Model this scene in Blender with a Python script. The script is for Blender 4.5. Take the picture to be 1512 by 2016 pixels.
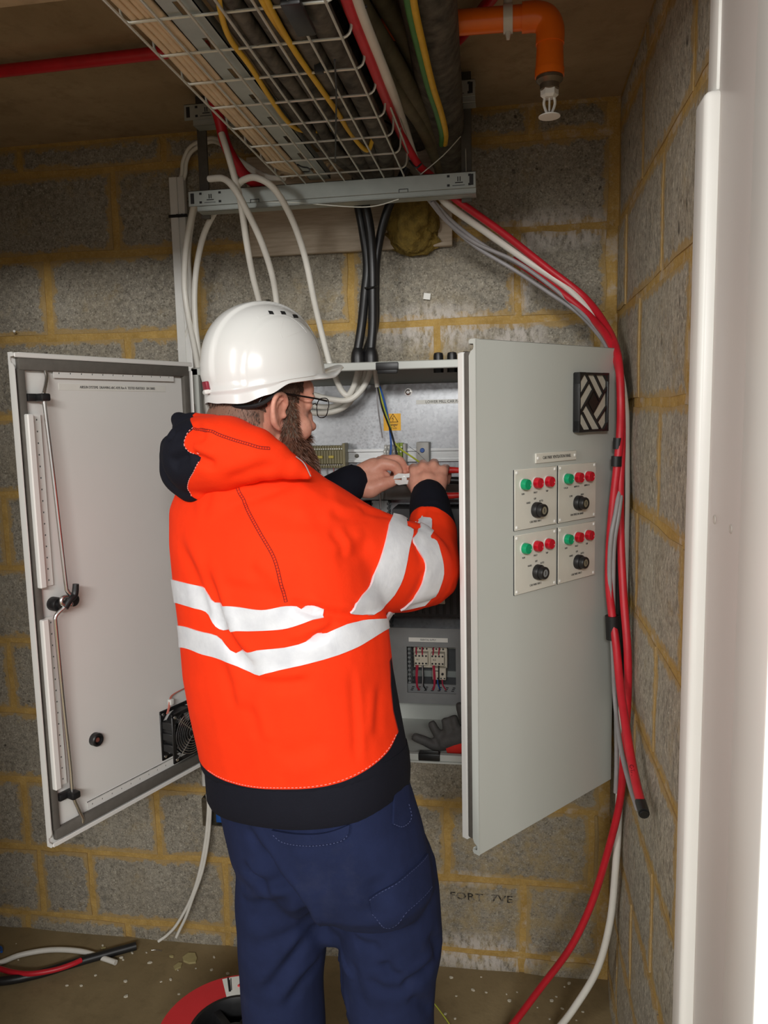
import bpy, bmesh, math, random
from mathutils import Vector, Matrix, noise
from mathutils.bvhtree import BVHTree
V = Vector
PI = math.pi
random.seed(7)
for _o in list(bpy.data.objects):
    bpy.data.objects.remove(_o)
S = bpy.context.scene
COL = S.collection

# ---------------------------------------------------------------- camera
fw = V((-0.15937, 0.97929, -0.12484)); rt = V((0.98722, 0.15785, -0.02208)); up = V((0.00191, 0.12676, 0.99193))
cd = bpy.data.cameras.new('camera')
cd.sensor_fit = 'HORIZONTAL'; cd.sensor_width = 36.0; cd.lens = 36.0 * 1538.2 / 1512.0
cd.clip_start = 0.02
cam = bpy.data.objects.new('camera', cd); COL.objects.link(cam)
cam.matrix_world = Matrix(((rt.x, up.x, -fw.x, 0.0), (rt.y, up.y, -fw.y, -2.11), (rt.z, up.z, -fw.z, 1.6173), (0, 0, 0, 1)))
S.camera = cam

# ---------------------------------------------------------------- world, lamps, exposure
S.view_settings.view_transform = 'Standard'
S.view_settings.look = 'None'
S.view_settings.gamma = 1.0
S.view_settings.use_curve_mapping = False
S.view_settings.exposure = 0.03
wd = bpy.data.worlds.new('corridor_air'); S.world = wd; wd.use_nodes = True
wd.node_tree.nodes['Background'].inputs[0].default_value = (1.0, 0.985, 0.95, 1)
wd.node_tree.nodes['Background'].inputs[1].default_value = 0.58

def area_lamp(name, loc, target, sx, sy, power, color, label):
    ld = bpy.data.lights.new(name, 'AREA'); ld.shape = 'RECTANGLE'; ld.size = sx; ld.size_y = sy
    ld.energy = power; ld.color = color
    o = bpy.data.objects.new(name, ld); COL.objects.link(o)
    o.location = loc
    o.rotation_euler = (V(target) - V(loc)).to_track_quat('-Z', 'Y').to_euler()
    o['label'] = label; o['category'] = 'lamp'
    return o
area_lamp('corridor_and_fill_light', (0.42, -5.0, 2.76), (-0.25, 0.0, 1.15), 1.9, 0.38, 128.0, (1.0, 0.99, 0.965), 'corridor strip light straight behind the doorway')
area_lamp('corridor_and_fill_light', (-2.45, -4.7, 2.72), (0.2, -0.5, 1.0), 0.4, 1.9, 62.0, (1.0, 0.985, 0.95), 'added fill light left of the doorway, brightening the right wall')  # added lamp, no known fitting here; lifts the right wall

# ---------------------------------------------------------------- helpers
ORG = {}
def put(o, parent=None, org=None):
    COL.objects.link(o)
    org = V(org) if org is not None else V((0, 0, 0))
    ORG[o.name] = org
    if parent is not None:
        o.parent = parent
        o.location = org - ORG[parent.name]
    else:
        o.location = org
    return o
def tag(o, label=None, cat=None, group=None, kind=None):
    if label: o['label'] = label
    if cat: o['category'] = cat
    if group: o['group'] = group
    if kind: o['kind'] = kind
    return o
def thing(name, label, cat, loc, group=None, kind=None, parent=None):
    o = bpy.data.objects.new(name, None); o.empty_display_size = 0.05
    put(o, parent, loc)
    return tag(o, label, cat, group, kind)

def frame(o, x, z=None, y=None):
    """4x4 with origin o, local x along x, local y along y (or from z)."""
    x = V(x).normalized()
    if y is None:
        z = V(z).normalized(); y = z.cross(x)
    y = (V(y) - x * V(y).dot(x)).normalized(); z = x.cross(y)
    return Matrix(((x.x, y.x, z.x, o[0]), (x.y, y.y, z.y, o[1]), (x.z, y.z, z.z, o[2]), (0, 0, 0, 1)))
def sh(p, dx=0, dz=0): return V((p[0] + dx, p[1], p[2] + dz))
I4 = Matrix.Identity(4)

def spline(pts, n=8):
    pts = [V(p) for p in pts]
    if len(pts) < 3: return pts
    out = []
    P_ = [pts[0] * 2 - pts[1]] + pts + [pts[-1] * 2 - pts[-2]]
    for i in range(1, len(P_) - 2):
        a, b, c, d = P_[i - 1], P_[i], P_[i + 1], P_[i + 2]
        for k in range(n):
            t = k / n
            out.append(0.5 * ((2 * b) + (c - a) * t + (2 * a - 5 * b + 4 * c - d) * t * t + (3 * b - a - 3 * c + d) * t ** 3))
    out.append(pts[-1])
    return out

class MB:
    def __init__(self): self.v = []; self.f = []; self.mi = []; self.m = 0
    def add(self, vs, fs):
        b = len(self.v); self.v += [V(p) for p in vs]
        for f in fs: self.f.append(tuple(i + b for i in f)); self.mi.append(self.m)
        return self
    def box(self, lo, hi, M=I4):
        x0, y0, z0 = lo; x1, y1, z1 = hi
        vs = [M @ V(p) for p in ((x0, y0, z0), (x1, y0, z0), (x1, y1, z0), (x0, y1, z0), (x0, y0, z1), (x1, y0, z1), (x1, y1, z1), (x0, y1, z1))]
        return self.add(vs, [(0, 3, 2, 1), (4, 5, 6, 7), (0, 1, 5, 4), (1, 2, 6, 5), (2, 3, 7, 6), (3, 0, 4, 7)])
    def rbox(self, lo, hi, r, M=I4, seg=2):
        bm = bmesh.new(); bmesh.ops.create_cube(bm, size=1)
        lo = V(lo); hi = V(hi)
        for v in bm.verts: v.co = V(((lo[i] + hi[i]) / 2 + v.co[i] * (hi[i] - lo[i]) for i in range(3)))
        bmesh.ops.bevel(bm, geom=bm.edges[:], offset=r, segments=seg, affect='EDGES', profile=0.5)
        return self.bm(bm, M)
    def bm(self, bm, M=I4):
        bm.verts.index_update()
        self.add([M @ v.co for v in bm.verts], [tuple(v.index for v in f.verts) for f in bm.faces]); bm.free(); return self
    def lathe(self, prof, M=I4, n=20, cap=True):
        """profile of (radius, height) about local z."""
        vs = []; fs = []
        for r, h in prof:
            for k in range(n):
                a = 2 * PI * k / n; vs.append(M @ V((r * math.cos(a), r * math.sin(a), h)))
        for i in range(len(prof) - 1):
            for k in range(n):
                k2 = (k + 1) % n
                fs.append((i * n + k, i * n + k2, (i + 1) * n + k2, (i + 1) * n + k))
        if cap:
            fs.append(tuple(reversed(range(n)))); fs.append(tuple((len(prof) - 1) * n + k for k in range(n)))
        return self.add(vs, fs)
    def cyl(self, a, b, r, n=12, r2=None):
        a = V(a); b = V(b); d = (b - a); L = d.length; z = d.normalized()
        x = z.orthogonal().normalized()
        return self.lathe([(r, 0), (r if r2 is None else r2, L)], frame(a, x, z), n)
    def tube(self, pts, r, n=8, sub=8, cap=True, flat=None):
        pts = spline(pts, sub) if sub else [V(p) for p in pts]
        m = len(pts); rad = r if callable(r) else (lambda t: r)
        T = [(pts[min(i + 1, m - 1)] - pts[max(i - 1, 0)]).normalized() for i in range(m)]
        N = T[0].orthogonal().normalized(); vs = []; fs = []
        for i in range(m):
            N = (N - T[i] * N.dot(T[i])).normalized(); B = T[i].cross(N)
            rr = rad(i / (m - 1))
            for k in range(n):
                a = 2 * PI * k / n
                vs.append(pts[i] + (N * math.cos(a) + B * math.sin(a)) * rr)
        for i in range(m - 1):
            for k in range(n):
                k2 = (k + 1) % n
                fs.append((i * n + k, i * n + k2, (i + 1) * n + k2, (i + 1) * n + k))
        if cap: fs.append(tuple(reversed(range(n)))); fs.append(tuple((m - 1) * n + k for k in range(n)))
        return self.add(vs, fs)
    def prism(self, poly, h0, h1, M=I4):
        """polygon (x, y) extruded along local z."""
        n = len(poly)
        vs = [M @ V((x, y, h0)) for x, y in poly] + [M @ V((x, y, h1)) for x, y in poly]
        fs = [tuple(reversed(range(n))), tuple(range(n, 2 * n))] + [(i, (i + 1) % n, n + (i + 1) % n, n + i) for i in range(n)]
        return self.add(vs, fs)
    def plate_holes(self, lo, hi, holes, t, M=I4):
        """flat plate in local x, y from lo to hi, thickness t along local z, with rectangular holes (x0,y0,x1,y1)."""
        xs = sorted({lo[0], hi[0], *[h[0] for h in holes], *[h[2] for h in holes]})
        ys = sorted({lo[1], hi[1], *[h[1] for h in holes], *[h[3] for h in holes]})
        for i in range(len(xs) - 1):
            for j in range(len(ys) - 1):
                cx = (xs[i] + xs[i + 1]) / 2; cy = (ys[j] + ys[j + 1]) / 2
                if any(h[0] < cx < h[2] and h[1] < cy < h[3] for h in holes): continue
                self.box((xs[i], ys[j], 0), (xs[i + 1], ys[j + 1], t), M)
        return self
    def build(self, name, mat, parent=None, smooth=40, org=None, uv=None):
        if org is None:
            lo = V([min(p[i] for p in self.v) for i in range(3)]); hi = V([max(p[i] for p in self.v) for i in range(3)])
            org = (lo + hi) / 2
            if parent is None: org.z = lo.z
        org = V(org)
        me = bpy.data.meshes.new(name)
        me.from_pydata([p - org for p in self.v], [], self.f)
        for m_ in (mat if isinstance(mat, (list, tuple)) else [mat]): me.materials.append(m_)
        if any(self.mi): me.polygons.foreach_set('material_index', self.mi)
        if smooth:
            me.polygons.foreach_set('use_smooth', [True] * len(me.polygons))
            me.set_sharp_from_angle(angle=math.radians(smooth))
        me.validate(); me.update()
        o = bpy.data.objects.new(name, me)
        return put(o, parent, org)

def dup(o, offset, parent=None, label=None):
    """copy a thing with copies of its parts; parts keep their mesh data."""
    c = o.copy()
    COL.objects.link(c)
    if parent is not None: c.parent = parent
    c.location = V(o.location) + V(offset)
    if label: c['label'] = label
    for ch in [x for x in bpy.data.objects if x.parent == o]:
        dup(ch, (0, 0, 0), c)
    return c

def text(name, s, size, M, mat, parent, align='CENTER', squash=1.0, ext=0.0002, bold=0.0):
    cu = bpy.data.curves.new('t', 'FONT'); cu.body = s; cu.size = size; cu.align_x = align; cu.align_y = 'CENTER'
    cu.extrude = ext; cu.resolution_u = 2; cu.offset = bold
    ob = bpy.data.objects.new('t', cu); COL.objects.link(ob)
    bpy.context.view_layer.update()
    me = bpy.data.meshes.new_from_object(ob.evaluated_get(bpy.context.evaluated_depsgraph_get()))
    bpy.data.objects.remove(ob)
    b = MB(); b.add([M @ V((v.co.x * squash, v.co.y, v.co.z)) for v in me.vertices], [tuple(p.vertices) for p in me.polygons])
    return b.build(name, mat, parent, smooth=0)

# ---------------------------------------------------------------- materials
def srgb(r, g, b):
    f = lambda c: (c / 255 / 12.92) if c / 255 <= 0.04045 else ((c / 255 + 0.055) / 1.055) ** 2.4
    return (f(r), f(g), f(b), 1)
class NT:
    def __init__(self, name):
        self.mat = bpy.data.materials.new(name); self.mat.use_nodes = True
        self.t = self.mat.node_tree; self.b = self.t.nodes['Principled BSDF']
    def n(self, typ, **kw):
        nd = self.t.nodes.new(typ)
        for k, v in kw.items():
            if k.startswith('_'): nd.inputs[int(k[1:])].default_value = v
            else: setattr(nd, k, v)
        return nd
    def l(self, a, b): self.t.links.new(a, b)
    def noise(self, scale, detail=4, rough=0.55, vec=None, dist=0.0):
        nd = self.n('ShaderNodeTexNoise'); nd.inputs['Scale'].default_value = scale
        nd.inputs['Detail'].default_value = detail; nd.inputs['Roughness'].default_value = rough; nd.inputs['Distortion'].default_value = dist
        if vec is not None: self.l(vec, nd.inputs['Vector'])
        return nd.outputs['Fac']
    def ramp(self, fac, a, b, ca=(0, 0, 0, 1), cb=(1, 1, 1, 1)):
        r = self.n('ShaderNodeValToRGB'); r.color_ramp.elements[0].position = a; r.color_ramp.elements[1].position = b
        r.color_ramp.elements[0].color = ca; r.color_ramp.elements[1].color = cb
        self.l(fac, r.inputs[0]); return r.outputs[0]
    def mix(self, fac, a, b, mode='MIX'):
        m = self.n('ShaderNodeMix', data_type='RGBA', blend_type=mode)
        for sock, val in ((m.inputs[0], fac), (m.inputs[6], a), (m.inputs[7], b)):
            if hasattr(val, 'links'): self.l(val, sock)
            else: sock.default_value = val
        return m.outputs[2]
    def math(self, op, a, b=None, clamp=False):
        m = self.n('ShaderNodeMath', operation=op); m.use_clamp = clamp
        for i, val in enumerate((a, b)):
            if val is None: continue
            if hasattr(val, 'links'): self.l(val, m.inputs[i])
            else: m.inputs[i].default_value = val
        return m.outputs[0]
    def color(self, c):
        if hasattr(c, 'links'): self.l(c, self.b.inputs['Base Color'])
        else: self.b.inputs['Base Color'].default_value = c
    def bump(self, h, strength=0.3, dist=0.002):
        nd = self.n('ShaderNodeBump'); nd.inputs['Strength'].default_value = strength; nd.inputs['Distance'].default_value = dist
        self.l(h, nd.inputs['Height']); self.l(nd.outputs[0], self.b.inputs['Normal'])
    def pos(self): return self.n('ShaderNodeNewGeometry').outputs['Position']
    def set(self, rough=0.5, metal=0.0, spec=0.5, **kw):
        self.b.inputs['Roughness'].default_value = rough; self.b.inputs['Metallic'].default_value = metal
        self.b.inputs['Specular IOR Level'].default_value = spec
        for k, v in kw.items(): self.b.inputs[k].default_value = v
        return self
def simple(name, c, rough=0.5, metal=0.0, spec=0.5, var=0.12, scale=40, bump=0.0, bscale=300, bdist=0.001, **kw):
    m = NT(name).set(rough, metal, spec, **kw)
    p = m.pos()
    if var:
        k = m.noise(scale, 4, 0.6, p)
        lo = tuple(x * (1 - var) for x in c[:3]) + (1,); hi = tuple(min(1, x * (1 + var)) for x in c[:3]) + (1,)
        m.color(m.ramp(k, 0.3, 0.7, lo, hi))
    else: m.color(c)
    if bump: m.bump(m.noise(bscale, 3, 0.6, p), bump, bdist)
    return m.mat

M_ = {}
M_['cab'] = simple('light_grey_powder_paint', srgb(190, 193, 187), 0.38, var=0.02, scale=3, bump=0.06, bscale=900, bdist=0.0004)
M_['cab_lit'] = simple('cabinet_paint_lit', srgb(222, 221, 217), 0.42, var=0.02, scale=3, bump=0.05, bscale=900, bdist=0.0004)  # cabinet grey lightened: light on the open inner door put into the colour
M_['gasket'] = simple('grey_foam_gasket', srgb(92, 88, 82), 0.8, var=0.1, scale=60)
M_['rubber'] = simple('black_plastic', srgb(26, 26, 27), 0.42, var=0.15, scale=80)
M_['blackcable'] = simple('black_cable_sheath', srgb(30, 30, 31), 0.4, var=0.25, scale=50)
M_['dusty'] = simple('dusty_black_sheath', srgb(80, 77, 69), 0.7, var=0.7, scale=35)
M_['olive'] = simple('dusty_olive_sheath', srgb(98, 92, 70), 0.7, var=0.25, scale=30)
M_['white_pl'] = simple('white_plastic', srgb(226, 225, 220), 0.4, var=0.03)
M_['whitecable'] = simple('white_cable_sheath', srgb(222, 219, 210), 0.42, var=0.05, scale=20)
M_['cream'] = simple('cream_cable_sheath', srgb(214, 192, 158), 0.5, var=0.1, scale=25)
M_['red'] = simple('red_cable_sheath', srgb(196, 32, 46), 0.42, var=0.12, scale=25)
M_['greycable'] = simple('grey_cable_sheath', srgb(150, 147, 148), 0.45, var=0.1, scale=25)
M_['trunk'] = simple('grey_trunking_plastic', srgb(128, 130, 130), 0.55, var=0.05)
M_['steel'] = simple('galvanised_bracket_steel', srgb(172, 178, 174), 0.42, 0.55, var=0.1, scale=14)
M_['wire'] = simple('zinc_wire', srgb(205, 205, 196), 0.38, 0.5, var=0.08)
M_['chrome'] = simple('bright_steel', srgb(215, 213, 210), 0.2, 0.95, var=0.05)
M_['darksteel'] = simple('dark_bracket_steel', srgb(84, 80, 72), 0.55, 0.4, var=0.15)
M_['orange_pipe'] = simple('orange_sprinkler_pipe', srgb(236, 112, 22), 0.3, var=0.06, scale=18)
M_['brassy'] = simple('dull_brass_fitting', srgb(120, 108, 92), 0.35, 0.7, var=0.1)
M_['clear'] = simple('clear_clip_plastic', srgb(205, 205, 200), 0.15, var=0.05)
M_['print'] = simple('black_print', srgb(32, 32, 34), 0.6, var=0)
M_['label'] = simple('white_label_stock', srgb(222, 221, 214), 0.45, var=0.02)
M_['plate'] = simple('off_white_engraved_plate', srgb(214, 211, 200), 0.4, var=0.02)
M_['green_lens'] = simple('green_lens', srgb(0, 150, 100), 0.25, var=0.1, scale=200)
M_['red_lens'] = simple('red_lens', srgb(190, 12, 36), 0.25, var=0.1, scale=200)
M_['yellow'] = simple('yellow_sticker', srgb(240, 178, 24), 0.5, var=0.03)
M_['bluewire'] = simple('blue_core', srgb(30, 84, 160), 0.4, var=0.05)
M_['yg'] = simple('yellow_green_core', srgb(172, 178, 58), 0.45, var=0.1)
M_['yellowcore'] = simple('yellow_earth_sheath', srgb(214, 172, 44), 0.5, var=0.1)
M_['greencore'] = simple('green_earth_sheath', srgb(66, 124, 58), 0.5, var=0.1)
M_['railsteel'] = simple('bright_rail_steel', srgb(214, 216, 216), 0.32, 0.35, var=.03)
M_['olive_term'] = simple('olive_terminal_plastic', srgb(122, 114, 82), 0.45, var=0.05)
M_['green_term'] = simple('green_terminal_plastic', srgb(128, 150, 40), 0.45, var=0.05)
M_['grey_term'] = simple('grey_terminal_plastic', srgb(168, 166, 160), 0.45, var=0.05)
M_['ivory'] = simple('ivory_contactor_plastic', srgb(206, 198, 180), 0.45, var=0.05)
M_['foam'] = simple('yellow_expanding_foam', srgb(132, 110, 48), 0.9, var=0.35, scale=45, bump=0.8, bscale=90, bdist=0.006)
M_['door_white'] = simple('white_gloss_paint', srgb(244, 243, 238), 0.32, var=0.015, scale=6)
M_['lining'] = simple('white_paint_shaded', srgb(212, 205, 200), 0.4, var=0.02, scale=5)  # white paint darkened: the lining's weaker light is put into its colour
M_['skirt_dark'] = simple('matt_dark_brown', srgb(70, 60, 44), 0.9)  # plain dark brown, used by no object

def plate_galv():
    m = NT('spangled_galvanised_sheet').set(0.34, 0.75)
    p = m.pos(); vo = m.n('ShaderNodeTexVoronoi'); vo.inputs['Scale'].default_value = 150; m.l(p, vo.inputs['Vector'])
    a = m.ramp(vo.outputs['Color'], 0.1, 0.9, srgb(160, 162, 165), srgb(178, 180, 183))
    m.color(m.mix(m.math('MULTIPLY', m.noise(6, 4, 0.6, p), 0.5), a, srgb(150, 152, 156)))
    r = m.n('ShaderNodeMapRange'); m.l(vo.outputs['Distance'], r.inputs[0]); r.inputs[3].default_value = 0.28; r.inputs[4].default_value = 0.42
    m.l(r.outputs[0], m.b.inputs['Roughness'])
    return m.mat
M_['galv'] = plate_galv()

def ply():
    m = NT('pale_board_face').set(0.7)
    p = m.pos(); mp = m.n('ShaderNodeMapping'); m.l(p, mp.inputs[0]); mp.inputs[3].default_value = (4, 1, 55)
    k = m.noise(3.0, 5, 0.6, mp.outputs[0])
    m.color(m.ramp(k, 0.3, 0.72, srgb(176, 158, 136), srgb(206, 192, 172)))
    return m.mat
M_['ply'] = ply()

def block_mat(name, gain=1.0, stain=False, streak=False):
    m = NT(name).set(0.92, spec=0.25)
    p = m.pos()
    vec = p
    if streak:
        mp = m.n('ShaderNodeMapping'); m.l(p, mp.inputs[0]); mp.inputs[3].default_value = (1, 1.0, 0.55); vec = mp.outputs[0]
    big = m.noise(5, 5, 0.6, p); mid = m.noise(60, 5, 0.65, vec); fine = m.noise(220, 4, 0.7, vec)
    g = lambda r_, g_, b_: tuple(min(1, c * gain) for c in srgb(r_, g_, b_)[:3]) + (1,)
    base = m.ramp(big, 0.3, 0.7, g(122, 117, 107), g(154, 148, 135))
    base = m.mix(m.math('MULTIPLY', m.ramp(mid, 0.40, 0.62), .8), base, g(168, 160, 144))
    base = m.mix(m.math('MULTIPLY', m.ramp(m.noise(95, 5, .7, vec), 0.50, 0.66), .55), base, g(92, 84, 72))
    base = m.mix(m.math('MULTIPLY', m.ramp(fine, 0.32, 0.45, (1, 1, 1, 1), (0, 0, 0, 1)), 0.85), base, g(62, 57, 50))
    base = m.mix(m.math('MULTIPLY', m.ramp(fine, 0.58, 0.68), 0.8), base, g(212, 206, 190))
    pit = m.noise(33, 2, 0.5, vec)
    base = m.mix(m.math('MULTIPLY', m.ramp(pit, 0.24, 0.31, (1, 1, 1, 1), (0, 0, 0, 1)), 0.85), base, g(48, 43, 38))
    # mortar smeared over the arrises
    uv1 = m.n('ShaderNodeUVMap', uv_map='near'); uv2 = m.n('ShaderNodeUVMap', uv_map='far')
    s1 = m.n('ShaderNodeSeparateXYZ'); m.l(uv1.outputs[0], s1.inputs[0]); s2 = m.n('ShaderNodeSeparateXYZ'); m.l(uv2.outputs[0], s2.inputs[0])
    d = m.math('MINIMUM', m.math('MINIMUM', s1.outputs[0], s1.outputs[1]), m.math('MINIMUM', s2.outputs[0], s2.outputs[1]))
    wob = m.math('MULTIPLY', m.math('SUBTRACT', m.noise(26, 5, 0.7, p), 0.46), 0.065)
    sm = m.ramp(m.math('ADD', d, m.math('MULTIPLY', wob, -1.0)), 0.004, 0.012, (1, 1, 1, 1), (0, 0, 0, 1))
    base = m.mix(m.math('MULTIPLY', sm, 0.75), base, srgb(178, 146, 86))
    # loose mortar streaks on the faces
    sp = m.ramp(m.noise(9, 6, 0.78, p), 0.555, 0.70)
    base = m.mix(m.math('MULTIPLY', sp, 0.42), base, srgb(168, 145, 98))
    base = m.mix(m.math('MULTIPLY', m.ramp(m.noise(3.2, 3, 0.6, p), 0.5, 0.68), 0.16), base, srgb(150, 132, 96))
    if stain:
        sx = m.n('ShaderNodeSeparateXYZ'); m.l(p, sx.inputs[0])
        def blob(cx, cz, rx, rz):
            a = m.math('DIVIDE', m.math('SUBTRACT', sx.outputs[0], cx), rx); b = m.math('DIVIDE', m.math('SUBTRACT', sx.outputs[2], cz), rz)
            r2 = m.math('ADD', m.math('MULTIPLY', a, a), m.math('MULTIPLY', b, b))
            return m.ramp(r2, 0.15, 1.0, (1, 1, 1, 1), (0, 0, 0, 1))
        tot = m.math('MAXIMUM', blob(0.12, 2.075, 0.2, 0.06), blob(0.03, 1.99, 0.035, 0.15))
        tot = m.math('MAXIMUM', tot, blob(-0.19, 1.84, 0.2, 0.075))
        tot = m.math('MAXIMUM', tot, blob(0.02, 1.80, 0.09, 0.07))
        tot = m.math('MAXIMUM', tot, blob(0.21, 1.74, 0.06, 0.06))
        tot = m.math('MAXIMUM', tot, blob(-0.09, 0.05, 0.2, 0.075))
        tot = m.math('MAXIMUM', tot, m.math('MULTIPLY', blob(-0.12, 0.28, 0.12, 0.03), 0.6))
        dirt = m.math('MAXIMUM', blob(0.02, 0.22, 0.36, 0.46), m.math('MULTIPLY', blob(-0.16, 1.78, 0.14, 0.16), .8))
        base = m.mix(m.math('MULTIPLY', m.math('MULTIPLY', dirt, m.ramp(m.noise(16, 6, 0.75, p), 0.42, 0.60)), 0.6), base, srgb(172, 150, 104))
        mp = m.n('ShaderNodeMapping'); m.l(p, mp.inputs[0]); mp.inputs[3].default_value = (1.6, 1, 0.6)
        nz = m.ramp(m.noise(34, 5, 0.75, mp.outputs[0]), 0.40, 0.56)
        base = m.mix(m.math('MULTIPLY', m.math('MULTIPLY', tot, nz), 0.85), base, srgb(206, 198, 190))
    m.color(base)
    h = m.math('ADD', m.math('MULTIPLY', mid, 0.7), m.math('MULTIPLY', fine, 0.6))
    m.bump(h, 0.55, 0.004)
    return m.mat
M_['block'] = block_mat('grey_concrete_block', stain=True)
M_['block_r_lit'] = block_mat('grey_concrete_block_side_lit', gain=1.3, streak=True)  # side wall blocks lightened to stand in for light falling on them

def mortar():
    m = NT('yellow_sand_mortar').set(0.95, spec=0.2)
    p = m.pos()
    c = m.ramp(m.noise(22, 5, 0.7, p), 0.3, 0.72, srgb(166, 134, 74), srgb(200, 165, 98))
    c = m.mix(m.math('MULTIPLY', m.ramp(m.noise(150, 3, 0.7, p), 0.5, 0.7), 0.35), c, srgb(208, 186, 138))
    sx = m.n('ShaderNodeSeparateXYZ'); m.l(p, sx.inputs[0])
    nz = m.ramp(m.noise(14, 5, 0.7, p), 0.52, 0.66)
    c = m.mix(m.math('MULTIPLY', m.math('MULTIPLY', nz, m.ramp(sx.outputs[0], -0.3, -0.1)), 0.6), c, srgb(200, 192, 182))
    m.color(c); m.bump(m.noise(90, 5, 0.7, p), 0.7, 0.006)
    return m.mat
M_['mortar'] = mortar()
def worn_stamp():
    m = NT('worn_black_stamp').set(.9); p = m.pos()
    m.color(m.ramp(m.noise(55, 4, .7, p), .46, .56, srgb(46, 42, 38), srgb(132, 125, 112))); return m.mat
M_['stamp'] = worn_stamp()

def concrete(name, c1, c2, c3, rough):
    m = NT(name).set(rough, spec=0.35)
    p = m.pos()
    c = m.ramp(m.noise(2.6, 6, 0.62, p, 0.4), 0.3, 0.7, c1, c2)
    c = m.mix(m.math('MULTIPLY', m.ramp(m.noise(17, 5, 0.7, p), 0.5, 0.75), 0.5), c, c3)
    m.color(c); m.bump(m.noise(45, 5, 0.65, p), 0.35, 0.003)
    return m
M_['ceil'] = concrete('stained_concrete_soffit', srgb(150, 130, 102), srgb(182, 162, 132), srgb(120, 102, 78), 0.9).mat
def floor_mat():
    m = concrete('dusty_brown_screed', srgb(128, 112, 82), srgb(152, 134, 100), srgb(106, 92, 66), 0.62)
    return m.mat
M_['floor'] = floor_mat()

# ---------------------------------------------------------------- the room
XR = 0.266          # face of the right-hand wall
XL = -1.75          # left-hand wall, outside the picture
ZC = 2.385          # soffit
Z0 = 0.0537         # lowest bed joint
b = MB(); b.box((-4.2, -6.2, -0.12), (2.4, 0.12, 0.0)); tag(b.build('floor', M_['floor'], smooth=0), kind='structure')
b = MB(); b.box((XL - 0.3, -1.25, ZC), (XR + 0.25, 0.12, ZC + 0.15)); tag(b.build('ceiling', M_['ceil'], smooth=0), kind='structure')

def block(parent, o, ex, ey, ez, w, h, mat):
    """one concrete block: o = lower left corner of the visible face, ex along the wall, ez up, ey out of the wall."""
    g = 0.009; nx, nz = 4, 3; bev = 0.004
    vs = []; fs = []; u1 = []; u2 = []
    xs = [g + (w - 2 * g) * i / nx for i in range(nx + 1)]; zs = [g + (h - 2 * g) * j / nz for j in range(nz + 1)]
    tilt = random.uniform(-.0012, .0012)
    for j, z in enumerate(zs):
        for i, x in enumerate(xs):
            edge = i in (0, nx) or j in (0, nz)
            q = o + ex * (x + (random.uniform(-.003, .003) if i in (0, nx) else 0)) + ez * (z + (random.uniform(-.003, .003) if j in (0, nz) else 0)) \
                + ey * ((-bev if edge else 0) + random.uniform(-.0012, .0012) + tilt)
            vs.append(q)
            u1.append((x - g, z - g)); u2.append((w - g - x, h - g - z))
    n1 = nx + 1
    for j in range(nz):
        for i in range(nx): fs.append((j * n1 + i, j * n1 + i + 1, (j + 1) * n1 + i + 1, (j + 1) * n1 + i))
    ring = [i for i in range(n1)] + [j * n1 + nx for j in range(1, nz + 1)] + [nz * n1 + i for i in range(nx - 1, -1, -1)] + [j * n1 for j in range(nz - 1, 0, -1)]
    base = len(vs)
    for r in ring: vs.append(vs[r] - ey * 0.022); u1.append((0, 0)); u2.append((0, 0))
    L = len(ring)
    for k in range(L): fs.append((ring[k], base + k, base + (k + 1) % L, ring[(k + 1) % L]))
    c = o + ex * w / 2 + ez * h / 2
    me = bpy.data.meshes.new('block'); me.from_pydata([p - c for p in vs], [], fs); me.materials.append(mat)
    for nm, uu in (('near', u1), ('far', u2)):
        lay = me.uv_layers.new(name=nm)
        for lp in me.loops: lay.data[lp.index].uv = uu[lp.vertex_index]
    me.polygons.foreach_set('use_smooth', [True] * len(me.polygons)); me.set_sharp_from_angle(angle=math.radians(50))
    return put(bpy.data.objects.new('block', me), parent, c)

def course_z(k):
    lo = -0.03 if k < 0 else Z0 + .225 * k
    return lo, min(Z0 + .225 * (k + 1), ZC)
# back wall: perpends measured course by course, half bond between
ODD = [-1.745, -1.301, -.854, -.42, .019, XR]
EVEN = [-1.745, -1.52, -1.069, -.608, -.188, .222, XR]
BACK = {-1: [-1.745, -1.533, -1.19, -.86, -.42, .03, XR], 0: [-1.745, -1.475, -1.301, -.858, -.42, .035, XR], 1: [-1.745, -1.51, -1.068, -.62, -.181, .222, XR],
        2: ODD, 3: EVEN, 4: ODD, 5: [-1.745, -1.497, -1.069, -.608, -.188, .222, XR], 6: ODD, 7: EVEN, 8: ODD, 9: [-1.745, -1.52, -1.083, -.587, -.14, .253, XR], 10: [-1.745, -1.36, -.93, -.48, .055, XR]}
b = MB(); b.box((XL - .02, 0.006, -.03), (XR + .2, 0.12, ZC + .02)); wall_back = tag(b.build('wall_back', M_['mortar'], smooth=0), kind='structure')
for k, xs in BACK.items():
    z0, z1 = course_z(k)
    for a, c in zip(xs[:-1], xs[1:]):
        if c - a < 0.03: continue
        block(wall_back, V((a, 0, z0)), V((1, 0, 0)), V((0, -1, 0)), V((0, 0, 1)), c - a - (0.016 if c == XR else 0), z1 - z0, M_['block'])
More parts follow.
